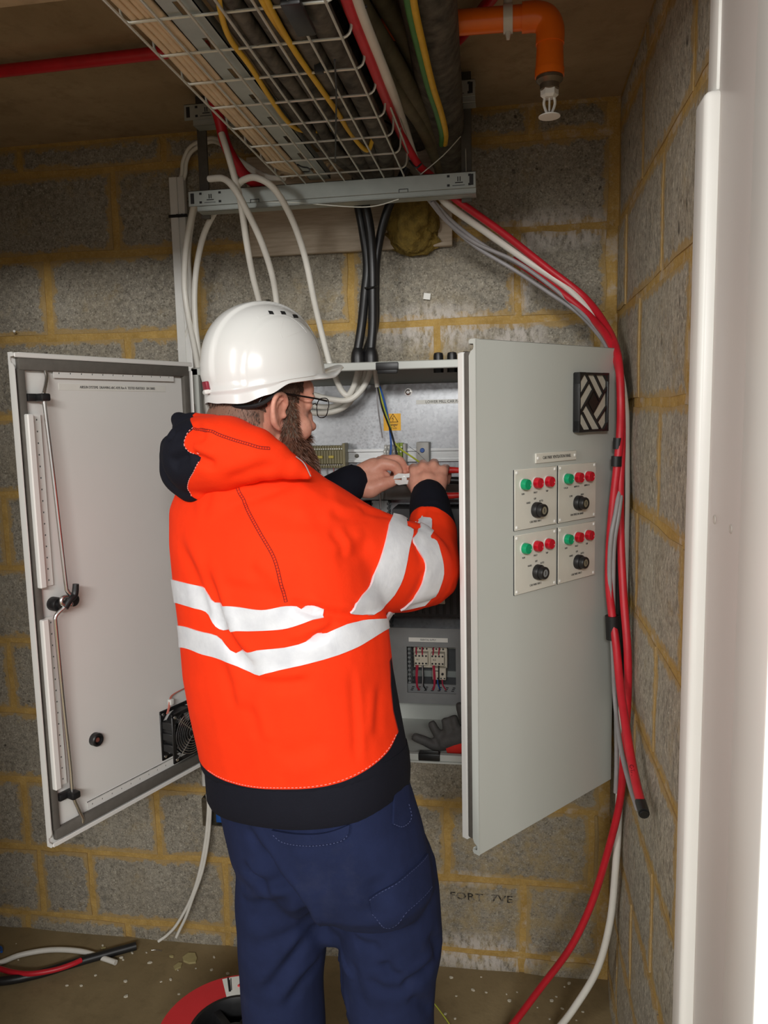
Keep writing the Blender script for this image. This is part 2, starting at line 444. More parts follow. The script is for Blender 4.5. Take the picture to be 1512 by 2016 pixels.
# right-hand wall runs from the corner to the door lining
RW = {10: [-.40, -.86], 9: [-.365, -.82], 8: [-.15, -.597], 7: [-.366, -.828], 6: [-.16, -.614], 5: [-.38, -.829], 4: [-.17, -.624], 3: [-.40, -.852], 2: [-.19, -.641], 1: [-.40, -.85], 0: [-.19, -.64], -1: [-.4, -.85]}
b = MB(); b.box((XR + .006, -1.03, -.03), (XR + .14, 0.1, ZC + .02)); wall_right = tag(b.build('wall_right', M_['mortar'], smooth=0), kind='structure')
for k, ys in RW.items():
    z0, z1 = course_z(k)
    e = [-0.004] + ys + [-1.02]
    for a, c in zip(e[:-1], e[1:]):
        block(wall_right, V((XR, a, z0)), V((0, -1, 0)), V((-1, 0, 0)), V((0, 0, 1)), a - c, z1 - z0, M_['block_r_lit'])
b = MB(); b.box((XL - .12, -1.25, -.03), (XL, 0.1, ZC + .02)); tag(b.build('wall_left', M_['ceil'], smooth=0), kind='structure')
# wall with the doorway: head above it and the pier on the left, both out of the picture
b = MB(); b.box((XL - .12, -1.25, 2.195), (XR + .14, -1.03, ZC + .4)); b.box((XL - .12, -1.25, -.03), (-1.12, -1.03, 2.195)); b.box((XR + .03, -1.25, -.03), (1.6, -1.03, ZC + .4))
tag(b.build('wall_front', M_['ceil'], smooth=0), kind='structure')
# white door lining on the right: lining board, rounded bead and the stop nearer the camera
dl = thing('door_1', None, None, (XR, -1.1, 0), kind='structure')
b = MB(); b.rbox((XR - .010, -1.232, 0), (XR + .03, -1.022, 2.195), .002); b.build('lining', M_['lining'], dl)
b = MB(); b.rbox((XR - .028, -1.040, 0), (XR + .01, -.985, 2.005), .009, seg=3); b.build('bead', M_['door_white'], dl)
b = MB(); b.rbox((XR - .014, -1.034, 2.005), (XR + .01, -.99, 2.195), .003); b.build('upper_bead', M_['door_white'], dl)
b = MB(); b.rbox((XR - .024, -1.34, 0), (XR + .03, -1.232, 2.195), .003); b.build('stop', M_['door_white'], dl)
dent = simple('scuffed_filler', srgb(196, 190, 182), .6)
for (y, z, r) in ((-1.075, 1.475, .0035), (-1.15, 1.474, .0032)):
    b = MB(); b.lathe([(r * 1.8, 0), (r * 1.5, .0012), (r, .0008), (r * .6, .0002)], frame((XR - .0101, y, z), (0, 1, 0), (-1, 0, 0)), 14); b.build('screw_hole', dent, dl)
# inscription stamped on one block
text('stamp', 'FORT  7VE', .030, frame((-.085, -.0035, .228), (1, 0, 0), y=(0, 0, 1)), M_['stamp'], wall_back, squash=1.3)

# ---------------------------------------------------------------- electrical cabinet on the back wall
CX0, CX1, CY, CZ0, CZ1 = -.772, .236, -.2612, .757, 1.738
cab = thing('electrical_cabinet', 'large light grey steel electrical cabinet on the block wall with both doors open', 'cabinet', ((CX0 + CX1) / 2, -.13, CZ0))
b = MB(); t = .003
b.box((CX0, -t - .004, CZ0), (CX1, -.004, CZ1)); b.box((CX0, CY, CZ0), (CX0 + t, -.004, CZ1)); b.box((CX1 - t, CY, CZ0), (CX1, -.004, CZ1))
b.box((CX0, CY, CZ0), (CX1, -.004, CZ0 + t)); b.box((CX0, CY, CZ1 - t), (CX1, -.004, CZ1))
b.build('shell', M_['cab'], cab, smooth=0)
b = MB()
for lo, hi in (((CX0, CY - .004, CZ1 - .018), (CX1, CY + .012, CZ1 + .001)), ((CX0, CY - .004, CZ0 - .001), (CX1, CY + .012, CZ0 + .016)),
               ((CX0, CY - .004, CZ0), (CX0 + .018, CY + .012, CZ1)), ((CX1 - .018, CY - .004, CZ0), (CX1, CY + .012, CZ1))):
    b.rbox(lo, hi, .002, seg=1)
b.build('front_frame', M_['cab'], cab)
b = MB(); b.rbox((-.715, -.034, .815), (.185, -.030, 1.695), .001, seg=1); b.build('mounting_plate', M_['galv'], cab)
for x in (-.66, -.265, .14):
    b = MB(); b.lathe([(.0, .0), (.011, .0), (.011, .002), (.0075, .002), (.0075, .008), (.004, .009), (.004, .013)], frame((x, -.034, 1.672), (1, 0, 0), (0, -1, 0)), 12); b.build('plate_stud', M_['chrome'], cab)
# black clips on the front frame
for (x, z, dz) in ((-.285, CZ1 - .010, -1), (-.20, CZ0 + .010, 1)):
    b = MB(); b.rbox((x - .027, CY - .008, z - .009), (x + .027, CY + .014, z + .009), .002); b.rbox((x - .024, CY - .006, z + dz * .009 - .008), (x + .024, CY - .002, z + dz * .009 + .008), .002)
    b.build('frame_clip', M_['rubber'], cab)
b = MB(); b.rbox((-.30, CY - .006, CZ0 - .006), (.2, CY + .004, CZ0 - .001), .001, seg=1); b.build('bottom_strip', M_['cab'], cab)

# -------- doors
DW = .474
FR = frame((.2387 - .63487 * DW, -.2812 - .77262 * DW, 0), (.63487, .77262, 0), y=(0, 0, 1))       # right door, seen from outside
FL = frame((-.772 - .37428 * DW, -.2812 - .92731 * DW, 0), (.37428, .92731, 0), y=(0, 0, 1))       # left door, seen from inside
DZ0, DZ1 = .742, 1.750
def door_shell(b, M, sgn):
    """pressed steel leaf; sgn points to the inner side along local z."""
    s = sgn
    def bx(x0, x1, y0, y1, d0, d1): b.rbox((x0, y0, min(s * d0, s * d1)), (x1, y1, max(s * d0, s * d1)), .0012, M, 1)
    bx(0, DW - .004, DZ0, DZ1, 0, .0025)
    bx(.01, DW - .004, DZ1 - .0025, DZ1, 0, .018); bx(.01, DW - .004, DZ0, DZ0 + .0025, 0, .018)
    bx(DW - .0065, DW - .004, DZ0 + .02, DZ1 - .02, 0, .018)
    bx(.002, DW - .004, DZ1 - .010, DZ1 - .001, .016, .018); bx(.002, DW - .004, DZ0 + .001, DZ0 + .010, .016, .018)
    prof = []
    top = [(0, DZ1), (.013, DZ1), (.0165, DZ1 - .003), (.0165, DZ1 - .008), (.0055, DZ1 - .009), (.0045, DZ1 - .014), (.006, DZ1 - .019), (.012, DZ1 - .022), (.0165, DZ1 - .030)]
    bot = [(d, DZ0 + DZ1 - z) for d, z in reversed(top)]
    Me = M @ Matrix(((0, 0, 1, 0), (0, 1, 0, 0), (s, 0, 0, 0), (0, 0, 0, 1)))
    b.prism(top + bot, 0.0, .0022, Me)
    return b
# right door (closed side towards us)
dr = door_shell(MB(), FR, -1).build('right_door', M_['cab'], cab, smooth=35); dr['label'] = 'right cabinet door seen from outside, half open'
b = MB()
for lo, hi in (((.004, DZ0 + .025, -.033), (.020, DZ1 - .022, -.0165)), ((.03, DZ1 - .032, -.016), (DW - .02, DZ1 - .014, -.003)), ((.03, DZ0 + .014, -.016), (DW - .02, DZ0 + .032, -.003)), ((DW - .03, DZ0 + .03, -.016), (DW - .012, DZ1 - .03, -.003))):
    b.rbox(lo, hi, .003, FR, 2)
b.build('gasket', M_['gasket'], dr)
b = MB(); b.rbox((.003, DZ0 + .018, -.049), (.020, DZ1 - .022, -.034), .002, FR, 1); b.rbox((.018, DZ0 + .03, -.047), (.021, DZ1 - .03, -.0025), .001, FR, 1); b.build('meeting_strip', M_['cab_lit'], dr)
# ventilator grille: black frame, pale filter, black woven bars
gx0, gx1, gz0, gz1 = DW - .172, DW - .062, 1.569, 1.694
gcx, gcz = (gx0 + gx1) / 2, (gz0 + gz1) / 2
b = MB()
w_ = .0055
b.rbox((gx0, gz0, 0), (gx1, gz0 + w_, .018), .003, FR); b.rbox((gx0, gz1 - w_, 0), (gx1, gz1, .018), .003, FR)
b.rbox((gx0, gz0, 0), (gx0 + w_, gz1, .018), .003, FR); b.rbox((gx1 - w_, gz0, 0), (gx1, gz1, .018), .003, FR)
for sx in (-1, 1):
    for sz in (-1, 1):
        cx, cz = gcx + sx * .055, gcz + sz * .0625
        tri = [(cx, cz), (cx - sx * .022, cz), (cx, cz - sz * .024)]
        if sx * sz < 0: tri.reverse()
        b.prism(tri, .004, .017, FR)
vent = b.build('vent_frame', M_['rubber'], dr)
b = MB(); b.box((gx0 + .004, gz0 + .004, .002), (gx1 - .004, gz1 - .004, .011), FR); b.build('filter_mat', simple('pale_filter_mat', srgb(196, 190, 176), .9, var=.06, scale=200, bump=.4, bscale=700), dr, smooth=0)
bars = [((-.0262, .058), (.0230, .0024)), ((.0049, .058), (.0377, .0205)), ((.0508, .0316), (-.0016, -.0237)), ((.0500, -.0100), (.0164, -.0398)),
        ((.0295, -.058), (-.0246, -.0026)), ((-.0066, -.058), (-.0377, -.0227)), ((-.0515, -.0280), (-.0033, .0235)), ((-.0515, .0080), (-.0164, .0436))]
for (a, c) in bars:
    A = V((gcx + a[0], gcz + a[1], .0125)); C_ = V((gcx + c[0], gcz + c[1], .0125)); d = (C_ - A); L = d.length; d.normalize()
    Mb = FR @ frame(A, d, (0, 0, 1))
    b = MB(); b.box((-.002, -.0020, -.003), (L + .002, .0020, .003), Mb); b.build('grille_bar', M_['rubber'], dr, smooth=0)
b = MB(); dm = [(0, .0215), (-.0185, 0), (0, -.0215), (.0185, 0)]; b.prism([(gcx + x, gcz + z) for x, z in dm], .008, .015, FR); b.build('grille_hub', M_['rubber'], dr, smooth=0)
# title plate and the four control plates
b = MB(); b.rbox((DW - .2985, 1.5115, 0), (DW - .1615, 1.5315, .0035), .0006, FR, 1); tp = b.build('title_plate', M_['plate'], dr)
text('lettering', 'CAR PARK VENTILATION PANEL', .0092, FR @ frame((DW - .229, 1.5215, .0037), (1, 0, 0), (0, 0, 1)), M_['print'], dr, squash=.72)
def screw(M, r, mat, parent, name='plate_screw'):
    b = MB(); b.lathe([(r, 0), (r * .88, r * .45), (r * .3, r * .6)], M, 10); return b.build(name, mat, parent)
for x in (DW - .293, DW - .167): screw(FR @ frame((x, 1.5215, .0035), (1, 0, 0), (0, 0, 1)), .0034, M_['white_pl'], dr)
sil = simple('silver_key_barrel', srgb(168, 164, 146), .35, .6, var=.05)
plates = [(.366, 1.382, ('RUN', 'FAULT', 'TRIP'), ('HAND', 'OFF', 'AUTO'), 'CAR PARK FAN 1', [.3435, .304, .266], .3035, .4725, 1),
          (.2235, 1.382, ('CO1,2A', '40PPM CO', '80PPM CO'), ('LOW', None, 'HIGH'), 'FAN SPEED IN HAND', [.201, .163, .125], .160, .4735, 1),
          (.366, 1.252, ('RUN', 'FAULT', 'TRIP'), ('HAND', 'OFF', 'AUTO'), 'CAR PARK FAN 2', [.3415, .3035, .2655], .299, .3440, 0),
          (.2235, 1.252, ('RUN', 'FAULT', 'TRIP'), ('HAND', 'OFF', 'AUTO'), 'CAR PARK FAN 3', [.199, .161, .123], .158, .3450, 1)]
for (s0, z0, lamps, pos, title, ls, ss, lz, keyed) in plates:
    x0 = DW - s0
    b = MB(); b.rbox((x0, z0, 0), (x0 + .1355, z0 + .1205, .0035), .0006, FR, 1); b.build('control_plate', M_['plate'], dr)
    b = MB(); b.box((x0 - .0005, z0 - .0006, 0), (x0 + .1358, z0 + .1203, .0022), FR); b.build('plate_backing', M_['print'], dr, smooth=0)
    for dx in (.006, .1295):
        for dz in (.006, .1145): screw(FR @ frame((x0 + dx, z0 + dz, .0035), (1, 0, 0), (0, 0, 1)), .0034, M_['white_pl'], dr)
    for i, s in enumerate(ls):
        c = (DW - s + .004, 1.0 + lz, .0035)
        Ml = FR @ frame(c, (1, 0, 0), (0, 0, 1))
        b = MB(); b.lathe([(.0112, 0), (.0112, .0085), (.0102, .0128), (.0084, .0131), (.0080, .0121), (.001, .0125)], Ml, 22)
        b.build('indicator_lamp', M_['green_lens'] if i == 0 else M_['red_lens'], dr)
        b = MB(); b.lathe([(.0122, 0), (.0122, .0014), (.0113, .002)], Ml, 22); b.build('lamp_bezel', M_['clear'], dr)
        text('lettering', lamps[i], .0052, FR @ frame((c[0] - .001, c[1] - .0195, .0037), (1, 0, 0), (0, 0, 1)), M_['print'], dr, squash=.8)
    kz = 1.0 + lz - .0545; c = (DW - ss + .004, kz, .0035); Mk = FR @ frame(c, (1, 0, 0), (0, 0, 1))
    b = MB(); b.lathe([(.0158, 0), (.0158, .009), (.0146, .011), (.0130, .0115), (.0130, .020), (.0120, .022), (.0080, .022), (.0080, .0205)], Mk, 26); b.build('key_switch', M_['rubber'], dr)
    b = MB(); b.lathe([(.0079, .0), (.0079, .0212), (.0005, .0214)], Mk, 18); kb = b.build('key_barrel', sil if keyed else M_['trunk'], dr)
    b = MB(); b.box((-.0008, -.004, .0214), (.0008, .004, .0219), Mk); b.build('key_slot', M_['print'], dr, smooth=0)
    for word, dx, dz in zip(pos, (-.024, -.003, .017), (.016, .0225, .0165)):
        if word: text('lettering', word, .0056, FR @ frame((c[0] + dx, kz + dz, .0037), (1, 0, 0), (0, 0, 1)), M_['print'], dr, squash=.8)
    text('lettering', title, .0064, FR @ frame((x0 + .066, z0 + .0125, .0037), (1, 0, 0), (0, 0, 1)), M_['print'], dr, squash=.78)

# left door, seen from inside
dlf = door_shell(MB(), FL, 1).build('left_door', M_['cab_lit'], cab, smooth=35); dlf['label'] = 'left cabinet door seen from inside, wide open'
lx = lambda s: DW - s
b = MB()
for lo, hi in (((.012, DZ1 - .034, .003), (DW - .012, DZ1 - .008, .015)), ((.012, DZ0 + .010, .003), (DW - .012, DZ0 + .034, .015)), ((DW - .03, DZ0 + .03, .003), (DW - .012, DZ1 - .03, .015)), ((.010, DZ0 + .03, .003), (.026, DZ1 - .03, .013))):
    b.rbox(lo, hi, .003, FL, 2)
b.build('gasket', M_['gasket'], dlf)
# perforated rails
def rail(x0, x1, z0, z1, n, horiz, h=.008):
    b = MB()
    holes = []
    for i in range(n):
        f = (i + .5) / n
        cx, cz = (x0 + (x1 - x0) * f, (z0 + z1) / 2) if horiz else ((x0 + x1) / 2 + .003, z0 + (z1 - z0) * f)
        holes.append((cx - .0016, cz - .0016, cx + .0016, cz + .0016))
    b.plate_holes((x0, z0), (x1, z1), holes, .0018, FL @ Matrix.Translation((0, 0, h)))
    if horiz: b.box((x0, z1 - .002, .002), (x1, z1, h + .0018), FL)
    else: b.rbox((x0 - .014, z0, .002), (x0, z1, h + .016), .002, FL, 1)
    r = b.build('perforated_rail', M_['cab_lit'], dlf, smooth=35)
    b = MB()
    for hh in holes: b.box((hh[0] - .0004, hh[1] - .0004, h - .0022), (hh[2] + .0004, hh[3] + .0004, h - .0004), FL)
    b.build('rail_holes', M_['print'], dlf, smooth=0)['kind'] = 'stuff'
rail(lx(.3835), lx(.0585), 1.7035, 1.7225, 12, True)
rail(lx(.375), lx(.055), .776, .795, 12, True, .004)
rail(lx(.444), lx(.420), 1.286, 1.632, 15, False)
rail(lx(.446), lx(.424), .862, 1.222, 15, False)
b = MB(); b.rbox((lx(.3685), 1.6795, .0025), (lx(.080), 1.6930, .0032), .0002, FL, 1); b.build('drawing_label', M_['label'], dlf)
text('lettering', 'AIRSUN SYSTEMS  DRAWING 6RC-4595 Rev A  TESTED 05/07/2021  S/N 20002', .0076, FL @ frame((lx(.215), 1.6862, .0034), (1, 0, 0), (0, 0, 1)), M_['print'], dlf, squash=.80)
# lock rods, guides and cam
rod = lambda pts: [FL @ V((lx(s), z, d)) for s, z, d in pts]
b = MB(); b.tube(rod([(.403, 1.716, .012), (.406, 1.70, .018), (.420, 1.672, .026), (.4225, 1.655, .028), (.4165, 1.52, .03), (.408, 1.30, .032), (.4055, 1.274, .032), (.398, 1.262, .033)]), .0042, 10, 6); b.build('lock_rod', M_['chrome'], dlf)
b = MB(); b.tube(rod([(.409, 1.262, .035), (.420, 1.262, .036), (.424, 1.252, .036), (.416, 1.243, .036), (.428, 1.234, .033), (.436, 1.224, .031), (.436, 1.20, .03), (.4285, 1.05, .024), (.4205, .90, .020), (.4195, .838, .020), (.408, .80, .018), (.396, .772, .014), (.395, .760, .012)]), .0042, 10, 6); b.build('lock_rod', M_['chrome'], dlf)
for (s, z) in ((.430, 1.664), (.429, .838)):
    b = MB(); b.rbox((lx(s + .018), z - .0075, .003), (lx(s - .018), z + .0075, .016), .002, FL); b.rbox((lx(s + .002), z - .0075, .014), (lx(s - .018), z + .0075, .036), .003, FL); b.build('rod_guide', M_['rubber'], dlf)
b = MB(); b.lathe([(.0145, .003), (.0145, .020), (.0125, .024), (.008, .024), (.008, .032)], FL @ frame((lx(.420), 1.246, 0), (1, 0, 0), (0, 0, 1)), 22)
b.tube(rod([(.416, 1.240, .034), (.404, 1.254, .036), (.392, 1.262, .037), (.388, 1.284, .038)]), lambda t: .0085 - .002 * t, 10, 6); b.lathe([(.013, .022), (.013, .034), (.010, .036)], FL @ frame((lx(.392), 1.250, 0), (1, 0, 0), (0, 0, 1)), 18); b.build('lock_cam', M_['rubber'], dlf)
b = MB(); b.lathe([(.0052, 0), (.0048, .003), (.002, .0046)], FL @ frame((lx(.4035), 1.245, .0375), (1, 0, 0), (0, 0, 1)), 12); b.build('cam_pin', M_['chrome'], dlf)
# grommet low on the door
b = MB(); b.lathe([(.0145, .002), (.0145, .015), (.0125, .017), (.0095, .017), (.0085, .010), (.0005, .009)], FL @ frame((lx(.343), .926, 0), (1, 0, 0), (0, 0, 1)), 22); gr = b.build('grommet', M_['rubber'], dlf)
b = MB(); b.lathe([(.0062, .009), (.005, .0135), (.0015, .014)], FL @ frame((lx(.343), .926, 0), (1, 0, 0), (0, 0, 1)), 12); b.build('grommet_core', simple('brown_core', srgb(120, 70, 60), .4), dlf)
# ventilator fan
fx, fz, fh = lx(.0965), .861, .0615
b = MB()
for d0, d1 in ((.002, .006), (.040, .045)):
    b.rbox((fx - fh, fz - fh, d0), (fx - .052, fz + fh, d1), .0015, FL, 1); b.rbox((fx + .052, fz - fh, d0), (fx + fh, fz + fh, d1), .0015, FL, 1)
    b.rbox((fx - fh, fz + .052, d0), (fx + fh, fz + fh, d1), .0015, FL, 1); b.rbox((fx - fh, fz - fh, d0), (fx + fh, fz - .052, d1), .0015, FL, 1)
    for sx in (-1, 1):
        for sz in (-1, 1):
            q = [(fx + sx * fh * .98, fz + sz * fh * .98), (fx + sx * .030, fz + sz * fh * .98), (fx + sx * fh * .98, fz + sz * .030)]
            if sx * sz < 0: q.reverse()
            b.prism(q, d0, d1, FL)
b.lathe([(.056, .006), (.056, .040)], FL @ frame((fx, fz, 0), (1, 0, 0), (0, 0, 1)), 28, cap=False)
b.lathe([(.054, .040), (.054, .006)], FL @ frame((fx, fz, 0), (1, 0, 0), (0, 0, 1)), 28, cap=False)
for dz in (-.028, .0, .028): b.rbox((fx - fh + .003, fz + dz - .010, .006), (fx - .045, fz + dz + .010, .040), .002, FL, 1)
fan = b.build('fan_housing', M_['rubber'], dlf)
b = MB(); b.lathe([(.021, .012), (.021, .036), (.017, .039), (.001, .039)], FL @ frame((fx, fz, 0), (1, 0, 0), (0, 0, 1)), 24)
for k in range(7):
    a = 2 * PI * k / 7; Mf = FL @ frame((fx, fz, .024), (math.cos(a), math.sin(a), 0), (0, 0, 1)) @ Matrix.Rotation(.6, 4, 'X')
    b.box((.019, -.012, -.0008), (.052, .012, .0008), Mf)
b.build('fan_rotor', M_['rubber'], dlf)
b = MB()
for r in (.014, .022, .029, .035, .041, .047, .053):
    b.tube([FL @ V((fx + r * math.cos(2 * PI * k / 28), fz + r * math.sin(2 * PI * k / 28), .0475 + .005 * (1 - r / .053))) for k in range(29)], .0012, 6, 0)
for k in range(4):
    a = PI / 4 + k * PI / 2
    b.tube([FL @ V((fx + r * math.cos(a), fz + r * math.sin(a), .0495 + .005 * (1 - r / .072) - (.004 if r > .06 else 0))) for r in (.008, .03, .055, .072)], .0013, 6, 3)
b.build('finger_guard', M_['chrome'], dlf)
for sx in (-1, 1):
    for sz in (-1, 1):
        for d in (.006, .045): screw(FL @ frame((fx + sx * .0525, fz + sz * .0525, d), (1, 0, 0), (0, 0, 1)), .0042, M_['chrome'], dlf, 'fan_screw')
b = MB()
for q in (0, .004): b.tube(rod([(.150 - q, .918, .020), (.146 - q, .932, .022), (.139 - q, .946, .020), (.12 - q, .955, .012), (.05, .958, .008)]), .0014, 6, 5)
b.build('fan_lead', simple('pinkish_lead', srgb(190, 110, 96), .4), dlf)
b = MB(); b.rbox((lx(.141), .936, .014), (lx(.129), .950, .026), .002, FL); b.build('lead_plug', M_['clear'], dlf)
# hinge pins at the left-hand jamb
for z in (1.635, .86):
    b = MB(); b.cyl((CX0 + .006, CY - .014, z - .016), (CX0 + .006, CY - .014, z + .016), .0055, 12); b.build('hinge', M_['chrome'], cab)

# -------- equipment on the mounting plate
b = MB()
zr0, zr1 = 1.489, 1.524
b.box((-.66, -.038, zr0 + .006), (.185, -.036, zr1 - .006)); b.box((-.66, -.045, zr0 + .005), (.185, -.036, zr0 + .007)); b.box((-.66, -.045, zr1 - .007), (.185, -.036, zr1 - .005))
b.box((-.66, -.046, zr0), (.185, -.0445, zr0 + .007)); b.box((-.66, -.046, zr1 - .007), (.185, -.0445, zr1))
for dz in (.0125, .0175, .0225): b.box((-.66, -.0388, zr0 + dz - .0008), (.185, -.037, zr0 + dz + .0008))
b.build('din_rail', M_['railsteel'], cab, smooth=0)
b = MB(); b.lathe([(.0058, 0), (.0052, .003), (.001, .0036)], frame((-.408, -.0385, 1.506), (1, 0, 0), (0, -1, 0)), 12); b.box((-.412, -.0424, 1.5053), (-.404, -.042, 1.5067)); b.build('rail_screw', M_['darksteel'], cab)
def terminals(x0, x1, n, mat, name, z0=1.478, z1=1.535, yb=-.044, d=.040):
    w = (x1 - x0) / n
    for i in range(n):
        a = x0 + i * w; b = MB()
        b.rbox((a + .0003, yb - d * .62, z0), (a + w - .0003, yb, z1), .0008, seg=1)
        b.rbox((a + .0003, yb - d, z0 + .012), (a + w - .0003, yb - d * .6, z1 - .012), .0008, seg=1)
        b.build(name, mat, cab, smooth=30)
terminals(-.66, -.438, 30, M_['olive_term'], 'terminal_block', 1.476, 1.536)
b = MB(); b.rbox((-.438, -.085, 1.472), (-.430, -.042, 1.542), .001, seg=1); b.build('end_stop', M_['olive_term'], cab)
b = MB()
for k in range(36):
    for z, r in ((1.527, .0021), (1.485, .0021)): b.lathe([(r, 0), (r, .001)], frame((-.656 + .0061 * k, -.0695, z), (1, 0, 0), (0, -1, 0)), 6)
b.build('terminal_screws', M_['label'], cab)['kind'] = 'stuff'
ymark = simple('yellow_marker', srgb(190, 170, 70), .5)
for k in range(7): b = MB(); b.rbox((-.655 + .03 * k, -.087, 1.503), (-.641 + .03 * k, -.083, 1.510), .0008, seg=1); b.build('marker_tag', ymark, cab)
terminals(-.328, -.296, 4, M_['grey_term'], 'terminal_block')
terminals(-.295, -.278, 2, M_['green_term'], 'earth_terminal', 1.472, 1.540)
b = MB(); b.rbox((-.277, -.080, 1.476), (-.269, -.042, 1.538), .001, seg=1); b.build('end_stop', M_['grey_term'], cab)
b = MB()
for x in (-.324, -.316, -.308, -.300, -.291, -.282):
    for z in (1.529, 1.484, 1.518): b.rbox((x - .0022, -.087 if z == 1.518 else -.0705, z - .002), (x + .0022, -.066, z + .002), .0005, seg=1)
b.build('terminal_screws', M_['white_pl'], cab)['kind'] = 'stuff'
# thermostat
b = MB(); b.rbox((-.240, -.090, 1.468), (-.207, -.044, 1.542), .002); thm = b.build('thermostat', M_['grey_term'], cab)
b = MB(); b.lathe([(.0062, 0), (.0062, .003), (.005, .005), (.0005, .005)], frame((-.2245, -.090, 1.521), (1, 0, 0), (0, -1, 0)), 14); b.build('dial', M_['bluewire'], thm)
b = MB(); b.box((-.0001, 0, 0), (.0008, .034, .0006), frame((-.232, -.0898, 1.511), (.60, 0, .8), (0, -1, 0)) @ Matrix.Rotation(-PI / 2 * 0, 4, 'Z')); b.box((0, 0, 0), (.033, .0007, .0006), frame((-.236, -.0898, 1.513), (.72, 0, -.7), (0, -1, 0))); b.build('cover_line', M_['print'], thm, smooth=0)
for x in (-.229, -.218): b = MB(); b.lathe([(.003, 0), (.003, .0008)], frame((x, -.090, 1.483), (1, 0, 0), (0, -1, 0)), 10); b.build('screw_head', M_['white_pl'], thm)
b = MB(); b.tube([(-.228, -.075, 1.468), (-.229, -.085, 1.45), (-.231, -.10, 1.41), (-.23, -.10, 1.38)], .0022, 8); b.build('core', M_['greycable'], thm)
b = MB(); b.tube([(-.218, -.075, 1.468), (-.217, -.085, 1.45), (-.214, -.10, 1.41), (-.214, -.10, 1.38)], .0022, 8); b.build('core', M_['greycable'], thm)
# labels on the plate
b = MB(); b.box((-.245, -.0346, 1.640), (.02, -.0341, 1.651)); b.build('plate_label', M_['label'], cab, smooth=0)
text('lettering', 'LOWER MILL CAR PARK', .0104, frame((-.2205, -.0348, 1.6455), (1, 0, 0), y=(0, 0, 1)), M_['print'], cab, align='LEFT', squash=.92)
b = MB(); b.box((-.3335, -.0346, 1.572), (-.2870, -.0341, 1.617)); sg = b.build('warning_sign', M_['yellow'], cab, smooth=0)
sx, sz = -.3080, 1.6025
b = MB()
tri = [(-.0135, -.008), (.0135, -.008), (0, .0138)]
for i in range(3):
    a = V((sx + tri[i][0], -.0348, sz + tri[i][1])); c = V((sx + tri[(i + 1) % 3][0], -.0348, sz + tri[(i + 1) % 3][1])); b.cyl(a, c, .0008, 6)
bolt = [(.0025, .008), (-.003, .0005), (.0015, .001), (-.0005, -.006)]
for p, q in zip(bolt[:-1], bolt[1:]): b.cyl((sx + p[0], -.0348, sz + p[1]), (sx + q[0], -.0348, sz + q[1]), .0006, 6)
b.build('warning_symbol', M_['print'], sg, smooth=0)
text('lettering', 'Danger', .0098, frame((sx + .000, -.0348, 1.5875), (1, 0, 0), y=(0, 0, 1)), M_['print'], sg, squash=.9, bold=.0001)
text('lettering', '230 volts', .0064, frame((sx + .000, -.0348, 1.5785), (1, 0, 0), y=(0, 0, 1)), M_['print'], sg, squash=.9)
# cores hanging from the olive terminals
for k, x in enumerate((-.545, -.53, -.505, -.487, -.468, -.447)):
    b = MB(); b.tube([(x, -.062, 1.478), (x + .002, -.067, 1.46), (x + .005 + .002 * (k % 2), -.064, 1.43), (x + .006, -.05, 1.40)], .0014, 6, 5); b.build('core', M_['greycable'] if k % 2 else simple('pink_core', srgb(176, 110, 110), .4), cab)
# slotted wiring trunking and gear lower down
def slotted_trunking(x0, x1, z0, z1, name='wiring_trunking', yb=-.036, d=.055, vertical=False):
    b = MB(); t_ = .002
    b.box((x0, yb - t_, z0), (x1, yb, z1)); b.rbox((x0 - .001, yb - d, z0), (x1 + .001, yb - d + t_, z1), .001, seg=1)
    L = (z1 - z0) if vertical else (x1 - x0); n = max(1, int(L / .0115)); st = L / n
    for i in range(n):
        if vertical:
            for x in (x0, x1 - t_): b.box((x, yb - d, z0 + i * st), (x + t_, yb, z0 + i * st + st * .55))
        else:
            for z in (z0, z1 - t_): b.box((x0 + i * st, yb - d, z), (x0 + i * st + st * .55, yb, z + t_))
    return b.build(name, M_['trunk'], cab, smooth=0)
slotted_trunking(-.62, .185, 1.392, 1.432)
slotted_trunking(-.36, -.318, .93, 1.39, vertical=True)
# breakers left of the vertical trunking
for k in range(7):
    x = -.49 + .0178 * k
    b = MB(); b.rbox((x, -.10, 1.318), (x + .0172, -.046, 1.385), .001, seg=1); b.rbox((x, -.112, 1.336), (x + .0172, -.10, 1.366), .001, seg=1); br = b.build('circuit_breaker', M_['rubber'], cab)
    b = MB(); b.rbox((x + .004, -.120, 1.346), (x + .013, -.112, 1.352), .001, seg=1); b.build('toggle', M_['bluewire'], br)
    b = MB(); b.box((x + .001, -.1126, 1.356), (x + .016, -.112, 1.365)); b.build('rating_label', M_['label'], br, smooth=0)
# black drive unit right of the trunking
b = MB(); b.rbox((-.30, -.14, 1.09), (-.03, -.036, 1.375), .004)
for k in range(14): b.box((-.29 + .018 * k, -.143, 1.10), (-.28 + .018 * k, -.139, 1.20))
b.build('drive_unit', simple('charcoal_drive_case', srgb(52, 52, 54), .5, var=.05), cab)
b = MB(); b.rbox((-.215, -.150, 1.128), (-.165, -.14, 1.20), .002); b.build('terminal_cover', M_['ivory'], cab)
b = MB(); b.tube([(-.335, -.10, 1.37), (-.335, -.11, 1.42), (-.337, -.115, 1.442)], .0028, 8); b.build('core', M_['greycable'], cab)
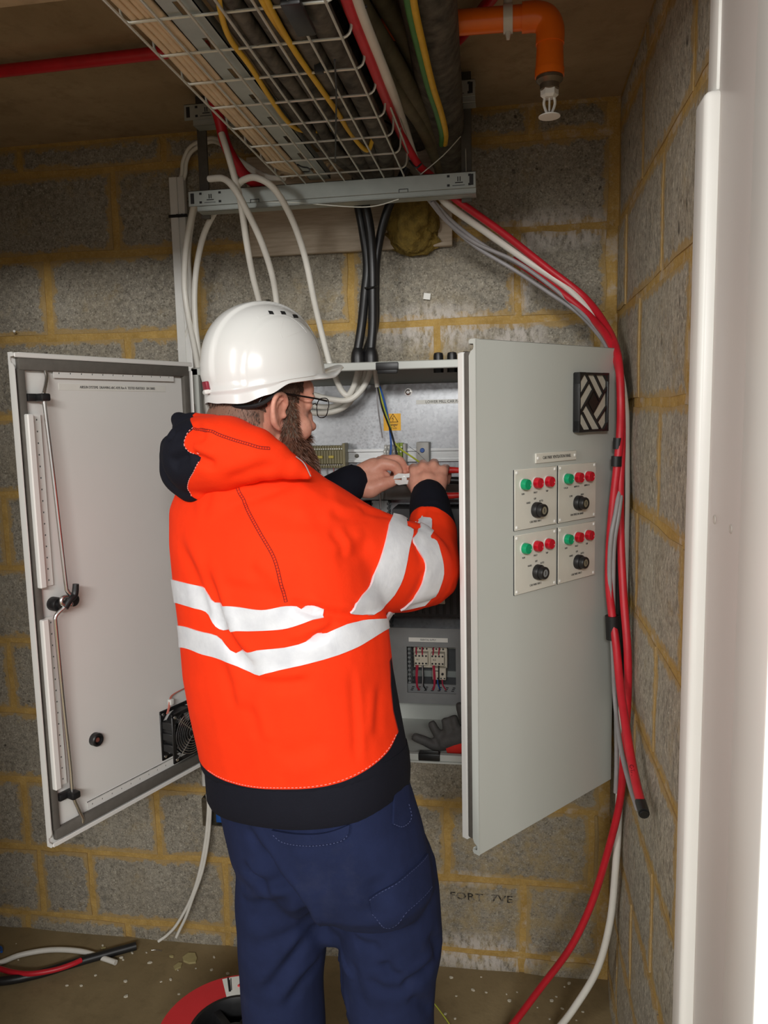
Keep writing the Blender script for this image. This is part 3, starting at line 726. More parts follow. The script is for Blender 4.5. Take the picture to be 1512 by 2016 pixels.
# lower gear behind a grey cut-out panel
wx0, wx1, wz0, wz1 = -.268, -.140, .887, 1.012
b = MB(); b.plate_holes((-.42, .860), (.18, 1.062), [(wx0, wz0, wx1, wz1)], .0025, frame((0, -.142, 0), (1, 0, 0), y=(0, 0, 1)))
b.box((-.42, -.142, .857), (.18, -.036, .860)); cp = b.build('cover_panel', M_['trunk'], cab, smooth=0)
b = MB(); b.box((-.262, -.1458, 1.026), (-.160, -.1446, 1.037)); b.build('cover_label', M_['label'], cp, smooth=0)
text('lettering', 'ESSENTIAL SUPPLY', .0062, frame((-.211, -.1460, 1.0315), (1, 0, 0), y=(0, 0, 1)), M_['print'], cp, squash=.8)
b = MB(); b.box((-.285, -.06, .868), (-.13, -.036, 1.03)); b.build('window_back', simple('dark_back_sheet', srgb(70, 72, 74), .6), cab, smooth=0)
b = MB(); b.box((-.17, -.068, .985), (-.13, -.06, 1.0)); b.box((-.28, -.066, .905), (-.13, -.06, .922)); b.build('din_rail', M_['steel'], cab, smooth=0)
slotted_trunking(-.268, -.262, .885, 1.012, yb=-.06, d=.06, vertical=True)
b = MB()
b.rbox((-.27, -.125, .880), (-.135, -.12, .905), .001, seg=1); tr2 = b.build('wiring_trunking', M_['trunk'], cab)
b = MB()
for k in range(7):
    for j in range(3): b.box((-.262 + .018 * k + .002 * j, -.1256, .8865 + .0045 * j), (-.255 + .018 * k + .002 * j, -.1248, .889 + .0045 * j))
b.build('trunking_slots', M_['print'], cab, smooth=0)['kind'] = 'stuff'
def contactor(x, z, w=.036, h=.034, aux=True):
    b = MB(); b.rbox((x - .004, -.105, z - .012), (x + w + .006, -.06, z + h + .012), .0012, seg=1); b.rbox((x, -.125, z), (x + w, -.103, z + h), .0015, seg=1)
    c = b.build('contactor', M_['ivory'], cab)
    b = MB()
    for i in range(4):
        for zz, yy in ((z + h * .78, -.1253), (z + h * .18, -.1253), (z + h + .006, -.1053)):
            b.lathe([(.0026, 0), (.0026, .0006)], frame((x + w * (i + .5) / 4, yy, zz), (1, 0, 0), (0, -1, 0)), 8)
    b.build('contactor_terminals', M_['print'], c, smooth=0)['kind'] = 'stuff'
    text('lettering', 'K1' if x < -.22 else 'K2', .007, frame((x + w * .28, -.1253, z + h * .48), (1, 0, 0), y=(0, 0, 1)), M_['print'], c)
contactor(-.251, .955); contactor(-.2075, .955)
b = MB(); b.rbox((-.204, -.120, .915), (-.168, -.06, .948), .0015, seg=1); ol = b.build('overload_relay', M_['ivory'], cab)
b = MB(); b.lathe([(.0035, 0), (.0035, .002)], frame((-.177, -.12, .932), (1, 0, 0), (0, -1, 0)), 10); b.box((-.196, -.1206, .939), (-.188, -.12, .941))
for i in range(4): b.lathe([(.0022, 0), (.0022, .0006)], frame((-.199 + .009 * i, -.1203, .920), (1, 0, 0), (0, -1, 0)), 8)
b.build('relay_button', M_['print'], ol)
redw = simple('crimson_core', srgb(170, 40, 66), .4); 
for (pts, m_) in (([(-.246, -.112, 1.02), (-.246, -.118, 1.0), (-.245, -.127, .985)], redw), ([(-.230, -.112, 1.02), (-.230, -.118, 1.0), (-.229, -.127, .985)], redw),
                 ([(-.196, -.110, 1.03), (-.200, -.118, 1.0), (-.201, -.127, .985)], redw), ([(-.176, -.110, 1.03), (-.184, -.118, 1.005), (-.186, -.127, .985)], redw),
                 ([(-.245, -.127, .957), (-.246, -.131, .93), (-.245, -.128, .90), (-.240, -.124, .888)], redw), ([(-.241, -.127, .957), (-.243, -.131, .93), (-.243, -.128, .90), (-.238, -.124, .888)], redw),
                 ([(-.229, -.127, .957), (-.228, -.131, .93), (-.230, -.128, .903), (-.237, -.124, .892)], M_['greycable']), ([(-.228, -.127, .957), (-.226, -.131, .93), (-.227, -.128, .903), (-.221, -.124, .889)], M_['rubber']),
                 ([(-.201, -.127, .957), (-.199, -.131, .93), (-.199, -.128, .905), (-.203, -.124, .889)], redw), ([(-.198, -.127, .957), (-.196, -.131, .93), (-.197, -.128, .905), (-.201, -.124, .889)], redw),
                 ([(-.186, -.127, .957), (-.186, -.131, .93), (-.186, -.128, .905), (-.184, -.124, .889)], M_['rubber']), ([(-.190, -.122, .917), (-.188, -.128, .905), (-.183, -.124, .890)], M_['bluewire']),
                 ([(-.178, -.122, .917), (-.176, -.128, .905), (-.168, -.124, .890)], redw)):
    b = MB(); b.tube(pts, .0019, 6, 6); b.build('core', m_, cab)

# ---------------------------------------------------------------- wire basket, brackets and cables overhead
ZB = 2.16
bx0, bx1 = -.525, -.230
tray = thing('wire_basket_tray', 'galvanised wire basket cable tray hung under the soffit', 'cable tray', (-.38, -.65, ZB))
for k in range(8):
    y = -.30 - .1035 * k
    b = MB(); b.tube([(bx0 - .004, y, ZB + .055), (bx0 - .004, y, ZB + .012), (bx0 + .008, y, ZB), (bx0 + .03, y, ZB), (bx1 - .03, y, ZB), (bx1 - .008, y, ZB), (bx1 + .004, y, ZB + .012), (bx1 + .004, y, ZB + .055)], .0021, 8, 3); b.build('cross_wire', M_['wire'], tray)
for i in range(7):
    x = bx0 + .008 + (bx1 - bx0 - .016) * i / 6
    b = MB(); b.cyl((x, -.235, ZB - .0045), (x, -1.2, ZB - .0045), .0020, 8); b.build('long_wire', M_['wire'], tray)
for x in (bx0 - .0085, bx1 + .0085):
    for z in (.030, .055):
        b = MB(); b.cyl((x, -.25, ZB + z), (x, -1.2, ZB + z), .0022, 8); b.build('side_wire', M_['wire'], tray)
# slotted steel channel lying in the basket
holes = [(-.437 - .004, -1.16 + .1035 * k, -.437 + .004, -1.115 + .1035 * k) for k in range(9)]
b = MB(); b.plate_holes((-.462, -1.2), (-.412, -.245), holes, .0015, Matrix.Translation((0, 0, ZB + .004))); b.box((-.462, -1.2, ZB + .004), (-.4605, -.245, ZB + .020)); b.box((-.4135, -1.2, ZB + .004), (-.412, -.245, ZB + .020))
tag(b.build('slotted_channel', M_['steel'], smooth=0), 'grey slotted steel channel lying lengthwise in the wire basket', 'channel')
# two hanging brackets
arrow = [(-.012, -.006), (.012, -.006)]
def bracket(z, y, label, x0=-.760, x1=-.075, h=.036):
    r = thing('hanging_bracket', label, 'bracket', ((x0 + x1) / 2, y, z - h))
    b = MB(); b.rbox((x0, y, z - h), (x1, y + .0025, z), .0008, seg=1); b.rbox((x0, y, z - .0025), (x1, y + .04, z), .0008, seg=1)
    b.box((x0 + .02, y + .004, z - h - .012), (x1 - .0, y + .006, z - h + .002)); b.rbox((x0 + .02, y + .002, z - h - .012), (x1, y + .04, z - h - .0095), .0008, seg=1)
    b.build('rail', M_['steel'], r)
    b = MB()
    for cx, s in ((x0 + .055, 1), (x1 - .038, -1)):
        M = frame((cx, y - .0004, z - h / 2), (1, 0, 0), y=(0, 0, 1))
        b.box((-.0035, -.002, 0), (-.0015, .008, .0006), M); b.box((.0015, -.002, 0), (.0035, .008, .0006), M); b.box((-.009, -.006, 0), (.009, -.004, .0006), M)
        for sx in (-1, 1):
            for sz in (-1, 1): b.box((sx * .024 - .003, sz * .010 - .0025, 0), (sx * .024 + .003, sz * .010 + .0025, .0006), M)
        b.box((-.015, -.0115, 0), (.013, -.0105, .0006), M)
        ex = x0 + .010 if s > 0 else x1 - .010
        b.rbox((ex - .0045, y - .0008, z - h + .006), (ex + .0045, y + .001, z - .006), .0006, seg=1)
    for cx in (x0 + .165, x1 - .165):
        b.box((cx - .011, y - .0006, z - h + .006), (cx + .011, y + .0, z - h + .0075)); b.box((cx - .011, y - .0006, z - h), (cx - .0095, y, z - h + .0075)); b.box((cx + .0095, y - .0006, z - h), (cx + .011, y, z - h + .0075))
    b.build('punched_marks', M_['print'], r, smooth=0)['kind'] = 'stuff'
    return r
bracket(2.156, -.255, 'grey steel hanging bracket across the end of the wire basket, lower of the two')
bracket(2.352, -.255, 'grey steel hanging bracket just under the soffit, upper of the two')
for x, lab in ((-.735, 'dark steel hanger strap at the left ends of the two brackets'), (-.098, 'dark steel hanger strap at the right ends of the two brackets')):
    b = MB(); b.rbox((x - .012, -.214, 2.10), (x + .012, -.208, ZC), .001, seg=1); tag(b.build('hanger_strap', M_['darksteel']), lab, 'strap')
b = MB(); b.tube([(-.098, -.22, 2.15), (-.10, -.21, 2.25), (-.101, -.2, ZC)], .0012, 6, 3); tag(b.build('hanger_wire', M_['wire']), 'thin steel hanger wire right of the lower bracket', 'wire')
b = MB(); b.tube([(-.21, -.24, 2.155), (-.15, -.235, 2.20), (-.11, -.23, 2.24)], .0014, 6, 3); tag(b.build('hanger_wire', M_['wire']), 'slanting thin steel wire above the right end of the lower bracket', 'wire')
b = MB(); b.tube([(-0.7251, -0.25, 2.1298), (-0.524, -0.25, 2.1173), (-0.3658, -0.25, 2.0971), (-0.3058, -0.25, 2.0957), (-0.2521, -0.25, 2.107)], .0015, 6, 6); tag(b.build('loose_wire', M_['wire']), 'thin loose grey wire sagging under the lower bracket', 'wire')

def cable(name, pts, r, mat, label, cat='cable', group=None, sub=8, n=10):
    b = MB(); b.tube(pts, r, n, sub)
    return tag(b.build(name, mat, smooth=60), label, cat, group)
# cream twin cables packed along the left of the basket
ORD = ['first', 'second', 'third', 'fourth', 'fifth', 'sixth', 'seventh', 'eighth']
rows = [(-.512, 0), (-.5005, 0), (-.4895, 0), (-.479, 0), (-.470, 0), (-.507, 1), (-.496, 1), (-.485, 1)]
for i, (x, l) in enumerate(rows):
    z = ZB + .0065 + .0095 * l; j = lambda a: random.uniform(-a, a)
    pts = [(x + j(.002), -1.2, z + j(.001))] + [(x + j(.003), -1.1 + .16 * k, z + max(0, j(.003))) for k in range(5)] + [(x + j(.002), -.36, z)]
    pts += [(x * .55 - .212 + j(.006), -.30, z + .004), (-.487 + j(.008), -.262, z + .012 + j(.003)), (-.56 + .02 * i, -.15, z + .06 + j(.02)), (-.6 + .02 * i, -.04, z + .07)]
    cable('cream_cable', pts, .0054, M_['cream'], 'cream cable in the wire basket, %s from left, %s layer' % (ORD[i if i < 5 else i - 5], 'bottom' if l == 0 else 'upper'), group='cream cables in the wire basket', sub=4)
# dark power cables lying in the basket
for i, (x, r, z) in enumerate([(-.392, .013, .016), (-.365, .012, .014), (-.335, .017, .019), (-.301, .018, .020), (-.262, .019, .021), (-.318, .017, .052), (-.281, .018, .056), (-.35, .015, .048)]):
    j = lambda a: random.uniform(-a, a)
    pts = [(x + j(.003), -1.2, ZB + z), (x + j(.004), -.9, ZB + z + j(.003)), (x + j(.004), -.62, ZB + z + .004), (x + j(.006), -.40, ZB + z + .006), (x * .6 - .13, -.20, ZB + z + .015), (x * .5 - .18, -.04, ZB + z + .03)]
    cable('black_power_cable', pts, r, M_['dusty'], 'dusty black power cable in the wire basket, %s' % ('%s from the left in the bottom layer' % ORD[i] if i < 5 else ('left', 'middle', 'right')[(2, 0, 1)[(i - 5 + 1) % 3]] + ' one of the upper layer'), group='dusty power cables in the wire basket', sub=6, n=14)
# large sleeved run and olive cables on the upper bracket, right of the basket
cable('insulated_pipe', [(-.132, -1.15, 2.275), (-.128, -.8, 2.275), (-.138, -.5, 2.275), (-.145, -.3, 2.272), (-.152, -.08, 2.262), (-.152, -.012, 2.26)], .046, M_['dusty'], 'thick dusty black sleeved pipe right of the wire basket under the soffit', 'pipe', n=20)
for x0, x1, z, g in ((-.215, -.205, 2.262, 'left'), (-.195, -.185, 2.30, 'right')):
    cable('olive_cable', [(x0 - .045, -1.15, z), (x0 - .025, -.85, z), (x1, -.6, z - .01), (x1 + .02, -.4, z - .015), (x1 + .04, -.15, z - .02), (x1 + .04, -.02, z - .02)], .017, M_['olive'], 'dusty olive cable beside the sleeved pipe, %s of the pair' % g, n=14)
cable('olive_cable', [(-.262, -1.15, 2.25), (-.245, -.85, 2.25), (-.225, -.6, 2.235), (-.19, -.35, 2.235), (-.175, -.1, 2.23), (-.175, -.02, 2.23)], .014, M_['olive'], 'dusty olive cable lowest, hanging next to the white and red cables', n=14)
# dark bundle behind, above the basket
for i in range(4):
    x = -.47 + .07 * i
    cable('black_power_cable', [(x, -1.15, 2.325), (x + .01, -.7, 2.325), (x + .02, -.3, 2.32), (x + .03, -.02, 2.31)], .03, M_['dusty'], 'thick dusty black power cable on the upper bracket above the basket, %s from the left' % ORD[i], group='dusty power cables on the upper bracket', n=14)
# earth cable, half yellow half green
ep = spline([(-0.1377, -0.9726, 2.215), (-0.1428, -0.8638, 2.215), (-0.1429, -0.7546, 2.212), (-0.1416, -0.6016, 2.208), (-0.1371, -0.4854, 2.205), (-0.1371, -0.3647, 2.205), (-0.1464, -0.2644, 2.215)], 8)
et = thing('earth_cable', 'green and yellow striped earth cable in front of the sleeved pipe', 'cable', ep[len(ep) // 2])
b = MB(); b.tube([p + V((-.0045, 0, 0)) for p in ep], .0062, 10, 0); b.build('green_half', M_['greencore'], et)
b = MB(); b.tube([p + V((.0035, -.0015, 0)) for p in ep], .0062, 10, 0); b.build('yellow_half', M_['yellowcore'], et)
cable('earth_wire', [(-0.3645, -1.0902, 2.1605), (-0.3834, -1.0301, 2.1605), (-0.3989, -0.9529, 2.1605), (-0.3999, -0.8597, 2.1605), (-0.406, -0.7403, 2.1605), (-0.4083, -0.6336, 2.1605), (-0.4082, -0.5401, 2.174), (-0.3813, -0.5075, 2.18), (-0.358, -0.4809, 2.19)], .0042, M_['yellowcore'], 'yellow earth wire curling among the dark cables, left in the basket')
cable('earth_wire', [(-0.3119, -1.0794, 2.1605), (-0.3168, -1.0024, 2.1605), (-0.318, -0.8951, 2.1605), (-0.313, -0.7731, 2.1605), (-0.3081, -0.661, 2.1605), (-0.3107, -0.51, 2.17), (-0.2925, -0.4316, 2.1605), (-0.2753, -0.4478, 2.18)], .0046, M_['yellowcore'], 'yellow earth wire down the middle of the basket, longer of the pair')
cable('earth_wire', [(-0.3194, -1.0809, 2.1605), (-0.3215, -1.0104, 2.1605), (-0.3251, -0.9236, 2.17), (-0.3243, -0.841, 2.175)], .0046, M_['yellowcore'], 'yellow earth wire down the middle of the basket, shorter of the pair')
# cable ties on the basket
for (u, lab) in ((0, 'black cable tie hanging from the middle of the basket'),):
    b = MB(); b.tube([(-0.2617, -0.8724, 2.152), (-0.2894, -0.7375, 2.152), (-0.3269, -0.5736, 2.152), (-0.3661, -0.4031, 2.152)], .0016, 6, 4); b.rbox((-.302, -.84, 2.150), (-.288, -.832, 2.166), .001, seg=1); tag(b.build('cable_tie', M_['rubber']), lab, 'cable tie')
b = MB(); b.tube([(-.452, -.392, 2.155), (-.44, -.396, 2.148), (-.432, -.38, 2.150), (-.436, -.35, 2.152), (-.455, -.33, 2.158)], .0018, 6, 5); tag(b.build('cable_tie', M_['rubber']), 'black cable tie round the end of the cream cables', 'cable tie')
b = MB(); b.rbox((-.296, -1.05, 2.148), (-.268, -.96, 2.157), .003); tag(b.build('tape_wrap', M_['rubber']), 'black tape wrap on the basket wires by the yellow wires', 'tape')

# orange sprinkler pipe with elbow and head
sp = thing('sprinkler_pipe', 'orange sprinkler pipe with elbow and drop under the soffit', 'pipe', (-.07, -.63, 2.30))
b = MB(); b.cyl((-.26, -.63, 2.302), (.026, -.63, 2.296), .0205, 24); b.build('pipe', M_['orange_pipe'], sp)
b = MB(); b.tube([(.022, -.63, 2.296), (.045, -.63, 2.2955), (.062, -.63, 2.289), (.070, -.63, 2.272), (.070, -.63, 2.248)], .0245, 24, 6); b.build('elbow', M_['orange_pipe'], sp)
b = MB(); b.cyl((.070, -.63, 2.252), (.0695, -.63, 2.205), .0225, 24, .0245); b.cyl((.0695, -.63, 2.207), (.0695, -.63, 2.195), .0255, 24); b.build('drop_socket', M_['orange_pipe'], sp)
b = MB(); b.lathe([(.0215, 0), (.0235, .002), (.0235, .007), (.0205, .010), (.0165, .013), (.0165, .022), (.012, .025)], frame((.0695, -.63, 2.196), (1, 0, 0), (0, 0, -1)), 22); b.build('threaded_adaptor', M_['brassy'], sp)
b = MB(); b.lathe([(.0155, 0), (.0155, .010), (.011, .014)], frame((.0695, -.63, 2.174), (1, 0, 0), (0, 0, -1)), 6)
b.tube([(.062, -.63, 2.163), (.060, -.63, 2.150), (.0655, -.63, 2.134)], .0024, 8, 4); b.tube([(.077, -.63, 2.163), (.079, -.63, 2.150), (.0735, -.63, 2.134)], .0024, 8, 4)
b.cyl((.0695, -.63, 2.136), (.0695, -.63, 2.129), .0045, 12); b.cyl((.0695, -.63, 2.163), (.0695, -.63, 2.138), .0018, 8)
b.lathe([(.019, 0), (.019, .0016), (.004, .0022)], frame((.0695, -.63, 2.130), (1, 0, 0), (0, 0, -1)), 20); b.build('sprinkler_head', M_['white_pl'], sp)
b = MB(); b.lathe([(.0235, 0), (.0235, .016), (.0208, .016), (.0208, 0), (.0235, 0)], frame((-.010, -.63, 2.2965), (0, 0, 1), (1, 0, 0)), 22, cap=False); b.cyl((-.002, -.63, 2.317), (-.002, -.63, 2.335), .008, 10); b.cyl((-.002, -.632, 2.276), (-.002, -.632, 2.262), .006, 10, .003); b.build('pipe_clip', M_['clear'], sp)
b = MB(); b.cyl((-.002, -.63, 2.335), (-.002, -.63, ZC), .004, 8); b.build('drop_rod', M_['darksteel'], sp)
# red conduits
cable('red_conduit', [(-1.70, -.474, 2.358), (-1.07, -.488, 2.36), (-.60, -.50, 2.36)], .0125, M_['red'], 'red conduit running left along the soffit', 'conduit', sub=2, n=14)
cable('red_conduit', [(-.20, -.30, 2.362), (-.115, -.404, 2.36), (-.034, -.569, 2.36), (.09, -.85, 2.36), (.15, -1.0, 2.36)], .011, M_['red'], 'red conduit crossing the soffit above the orange pipe', 'conduit', sub=4, n=14)
# board and fire foam on the wall
b = MB(); b.rbox((-.690, -.020, 2.044), (-.146, -.004, 2.30), .0015, seg=1); bd = tag(b.build('wall_board', M_['ply']), 'pale board fixed over the wall opening behind the lower bracket', 'board')
b = MB()
bm = bmesh.new(); bmesh.ops.create_icosphere(bm, subdivisions=4, radius=1)
for v in bm.verts:
    n_ = noise.fractal(v.co * 2.2, 1.0, 2.0, 4); k = 1 + .22 * n_ + .10 * noise.noise(v.co * 9)
    v.co = V((v.co.x * .066 * k, v.co.y * .055 * k, v.co.z * .085 * k + (.02 if v.co.z > 0 else 0)))
b.bm(bm, Matrix.Translation((-.247, -.022, 2.115))); 
bm = bmesh.new(); bmesh.ops.create_icosphere(bm, subdivisions=3, radius=1)
for v in bm.verts:
    k = 1 + .3 * noise.fractal(v.co * 2.5 + V((5, 1, 2)), 1.0, 2.0, 4); v.co = V((v.co.x * .070 * k, v.co.y * .018 * k, v.co.z * .045 * k))
b.bm(bm, Matrix.Translation((-.245, -.016, 2.068)))
tag(b.build('foam_plug', M_['foam'], smooth=70), 'lump of brownish yellow expanding foam on the board behind the bracket', 'foam')
# white mini trunking up the wall with its two cables
tk = thing('white_trunking', 'narrow white cable trunking fixed upright on the wall left of the looped cables', 'trunking', (-.885, -.01, 1.2))
b = MB(); b.rbox((-.905, -.024, .98), (-.866, -.004, 2.262), .002, seg=2)
b.build('channel', M_['white_pl'], tk)
b = MB(); b.rbox((-.907, -.0275, .98), (-.8835, -.0235, 2.262), .0015, seg=1); b.build('lid', M_['white_pl'], tk)
b = MB(); b.rbox((-.912, -.030, 2.156), (-.858, -.0265, 2.164), .001, seg=1)
for x in (-.886, -.872): b.lathe([(.0045, 0), (.0045, .001), (.002, .001)], frame((x, -.0302, 2.160), (1, 0, 0), (0, -1, 0)), 12)
b.build('fixing_band', M_['rubber'], tk)
for q in (0, 1):
    cable('white_cable', [(-.893 + .012 * q, -.014, 2.24), sh((-0.8744, -0.016, 2.2677), 0.0109 * q, -0.0000 * q), sh((-0.8622, -0.03, 2.298), 0.0109 * q, -0.0000 * q), sh((-0.8391, -0.04, 2.3268), 0.0082 * q, -0.0082 * q), sh((-0.8022, -0.06, 2.3344), 0.0054 * q, -0.0095 * q), sh((-0.7553, -0.08, 2.3332), 0.0000 * q, -0.0082 * q), sh((-0.7112, -0.11, 2.3042), 0.0000 * q, -0.0082 * q), sh((-0.6622, -0.16, 2.2524), 0.0000 * q, -0.0082 * q), sh((-0.5802, -0.22, 2.1914), 0.0000 * q, -0.0054 * q), (-0.5192, -0.26, 2.1669)], .0052, M_['whitecable'], 'white cable curving out of the top of the wall trunking, %s of the pair' % ('outer', 'inner')[q])
# looped white cables down to the cabinet
r_ = .0076
LO = [
 ([(-0.6425, -0.33, 2.2545), (-0.6302, -0.33, 2.2121), (-0.6195, -0.32, 2.1591), (-0.611, -0.31, 2.1054), (-0.6106, -0.28, 2.021), (-0.6187, -0.22, 1.9557), (-0.6206, -0.16, 1.8845), (-0.6204, -0.13, 1.7987), (-0.6175, -0.125, 1.7447), (-0.6157, -0.125, 1.7212)], 'white cable dropping straight from the basket, crossing in front of the bracket'),
 ([(-0.6879, -0.3, 2.167), (-0.6462, -0.32, 2.1587), (-0.6172, -0.33, 2.1318), (-0.5939, -0.32, 2.0851), (-0.5756, -0.28, 2.0249), (-0.572, -0.22, 1.9654), (-0.5768, -0.17, 1.9063), (-0.5825, -0.13, 1.7973), (-0.5807, -0.125, 1.7435), (-0.5803, -0.125, 1.7202)], 'white cable arching over the bracket and down behind the hard hat'),
 ([(-0.6224, -0.3, 2.1469), (-0.598, -0.32, 2.1532), (-0.5614, -0.34, 2.1496), (-0.5211, -0.34, 2.1229), (-0.4945, -0.3, 2.067), (-0.4818, -0.24, 1.9928), (-0.4752, -0.19, 1.8991), (-0.4669, -0.16, 1.8283), (-0.4531, -0.14, 1.7514)], 'white cable arching furthest right, passing in front of the pale board'),
 ([(-0.7293, -0.22, 2.1566), (-0.7612, -0.2, 2.1519), (-0.7905, -0.17, 2.1148), (-0.8164, -0.15, 2.046), (-0.834, -0.13, 1.9616), (-0.8286, -0.13, 1.8841), (-0.8079, -0.15, 1.8037), (-0.7898, -0.17, 1.7308), (-0.7691, -0.19, 1.6588), (-0.7501, -0.2, 1.5812)], 'white cable sweeping down beside the wall trunking behind the left door, outer one'),
 ([(-0.6921, -0.2, 2.1439), (-0.7151, -0.19, 2.1274), (-0.7576, -0.17, 2.076), (-0.7925, -0.14, 2.0089), (-0.8077, -0.13, 1.9347), (-0.8091, -0.13, 1.8574), (-0.7996, -0.14, 1.7782), (-0.7886, -0.15, 1.6991)], 'white cable sweeping down beside the hard hat, inner one'),
]
for pts, lab in LO: cable('white_cable', pts, r_, M_['whitecable'], lab, n=12)
cable('white_cable', [(-0.9068, -0.02, 1.8038), (-0.8732, -0.02, 1.8715), (-0.8642, -0.02, 1.98), (-0.8585, -0.03, 2.0585), (-0.8337, -0.05, 2.1452), (-0.7971, -0.08, 2.2)], .006, M_['whitecable'], 'thin white cable close behind the wall trunking')
cable('red_cable', [(-0.6601, -0.33, 2.3341), (-0.6458, -0.33, 2.2842), (-0.6401, -0.31, 2.2355), (-0.6224, -0.28, 2.1931), (-0.6088, -0.25, 2.1757), (-0.5879, -0.2, 2.1611)], .0125, M_['red'], 'thick red cable dropping behind the left edge of the basket', n=14)
# cables inside the top of the cabinet
for pts, lab in (
    ([(-0.4531, -0.14, 1.7514), (-0.4385, -0.14, 1.7128), (-0.4215, -0.15, 1.6789), (-0.4061, -0.15, 1.6658), (-0.3946, -0.14, 1.681), (-0.3852, -0.13, 1.7117), (-0.379, -0.13, 1.7459)], 'white cable looping in a V inside the cabinet top beside the hat peak'),
    ([(-0.5356, -0.13, 1.6799), (-0.4906, -0.15, 1.6679), (-0.4489, -0.16, 1.6565), (-0.4051, -0.15, 1.653), (-0.3764, -0.14, 1.6729), (-0.3564, -0.13, 1.7058), (-0.3437, -0.13, 1.7447)], 'white cable sagging in a wide loop inside the cabinet top'),
    ([(-0.5727, -0.1, 1.6419), (-0.5183, -0.1, 1.6248), (-0.4637, -0.1, 1.6236), (-0.4227, -0.1, 1.6384), (-0.3949, -0.1, 1.6704), (-0.3706, -0.11, 1.7083), (-0.3599, -0.12, 1.7458)], 'white cable in the lowest loop against the cabinet back plate'),
    ([(-0.5612, -0.09, 1.655), (-0.5066, -0.09, 1.6404), (-0.4587, -0.09, 1.6393), (-0.4188, -0.09, 1.6581), (-0.3917, -0.1, 1.6898), (-0.3732, -0.12, 1.7399)], 'white cable loop hidden between the other loops in the cabinet')):
    cable('white_cable', pts, .0075, M_['whitecable'], lab, n=12)
# stripped cable with its cores
sc = thing('stripped_cable', 'white cable stripped to its four coloured cores in front of the back plate', 'cable', (-0.3363, -0.12, 1.6877))
b = MB(); b.tube([(-0.3385, -0.13, 1.7446), (-0.3373, -0.125, 1.7194), (-0.3337, -0.12, 1.685)], .0062, 10, 5); b.build('sheath', M_['whitecable'], sc)
for pts, m_, r in (([(-0.3327, -0.118, 1.6876), (-0.3214, -0.13, 1.6359), (-0.3068, -0.145, 1.5998), (-0.2955, -0.155, 1.5718), (-0.2845, -0.165, 1.5338), (-0.2767, -0.17, 1.5021)], 'rubber', .0026),
                   ([(-0.3314, -0.118, 1.6876), (-0.3231, -0.125, 1.6552), (-0.3142, -0.135, 1.628), (-0.2985, -0.15, 1.5844), (-0.2887, -0.16, 1.5489), (-0.2691, -0.165, 1.5272), (-0.2407, -0.17, 1.508), (-0.2219, -0.18, 1.4957)], 'yg', .0022),
                   ([(-0.3288, -0.118, 1.6875), (-0.3166, -0.125, 1.6512), (-0.3056, -0.135, 1.6074), (-0.2988, -0.15, 1.5717), (-0.2955, -0.16, 1.5337), (-0.2985, -0.17, 1.5024)], 'bluewire', .0026),
                   ([(-0.3366, -0.118, 1.6877), (-0.3336, -0.12, 1.6362), (-0.3325, -0.1, 1.5972), (-0.33, -0.08, 1.5545)], 'greycable', .0018)):
    b = MB(); b.tube(pts, r, 8, 6); b.build('core', M_[m_], sc)
# black cables and glands into the cabinet roof
GL = [(-.380, -.13), (-.346, -.13), (-.362, -.10)]
for i, (x, y) in enumerate(GL):
    b = MB(); b.lathe([(.0185, 0), (.0185, .022), (.0165, .034), (.0125, .044), (.0100, .047)], frame((x, y, CZ1), (1, 0, 0), (0, 0, 1)), 20); tag(b.build('cable_gland', M_['rubber']), ('black cable gland on the cabinet roof, left front', 'black cable gland on the cabinet roof, right front', 'black cable gland on the cabinet roof, behind the two front ones')[i], 'cable gland')
for pts, r, lab in (
    ([(-.380, -.13, 1.78), (-0.3696, -0.125, 1.8407), (-0.3617, -0.115, 1.9168), (-0.3542, -0.11, 1.9919), (-0.3636, -0.11, 2.0788), (-0.3729, -0.12, 2.1441), (-0.374, -0.13, 2.2197)], .0115, 'black power cable rising left from the cabinet glands'),
    ([(-.346, -.13, 1.78), (-0.341, -0.125, 1.8395), (-0.34, -0.12, 1.9151), (-0.3395, -0.12, 1.9894), (-0.3438, -0.12, 2.0755), (-0.3532, -0.13, 2.1403), (-0.357, -0.14, 2.2156)], .0120, 'black power cable rising in the middle from the cabinet glands'),
    ([(-.362, -.10, 1.78), (-0.34, -0.1, 1.8421), (-0.3366, -0.1, 1.9303), (-0.3322, -0.1, 2.005), (-0.3162, -0.1, 2.0783), (-0.2929, -0.11, 2.1356), (-0.2494, -0.12, 2.214)], .0110, 'black power cable rising from the cabinet and leaning right')):
    cable('black_cable', pts, r, M_['blackcable'], lab, n=14)
b = MB(); b.tube([(-0.3692, -0.1, 1.9368), (-0.3527, -0.134, 1.9297), (-0.3343, -0.136, 1.931), (-0.3295, -0.11, 1.9372)], .0022, 6, 4); tag(b.build('cable_tie', M_['rubber']), 'black cable tie holding the three black cables together', 'cable tie')
for i, (x, y, lab) in enumerate(((-.176, -.13, 'short black blanking plug on the cabinet roof, left of the three'), (-.142, -.13, 'short black blanking plug on the cabinet roof, middle of the three'), (-.108, -.13, 'short black blanking plug on the cabinet roof, behind the right door corner'))):
    b = MB(); b.lathe([(.0125, 0), (.0125, .019), (.011, .026), (.005, .028)], frame((x, y, CZ1), (1, 0, 0), (0, 0, 1)), 12); b.lathe([(.0125, -.022), (.0125, -.004)], frame((x, y, CZ1), (1, 0, 0), (0, 0, 1)), 6); tag(b.build('blanking_plug', M_['rubber']), lab, 'plug')

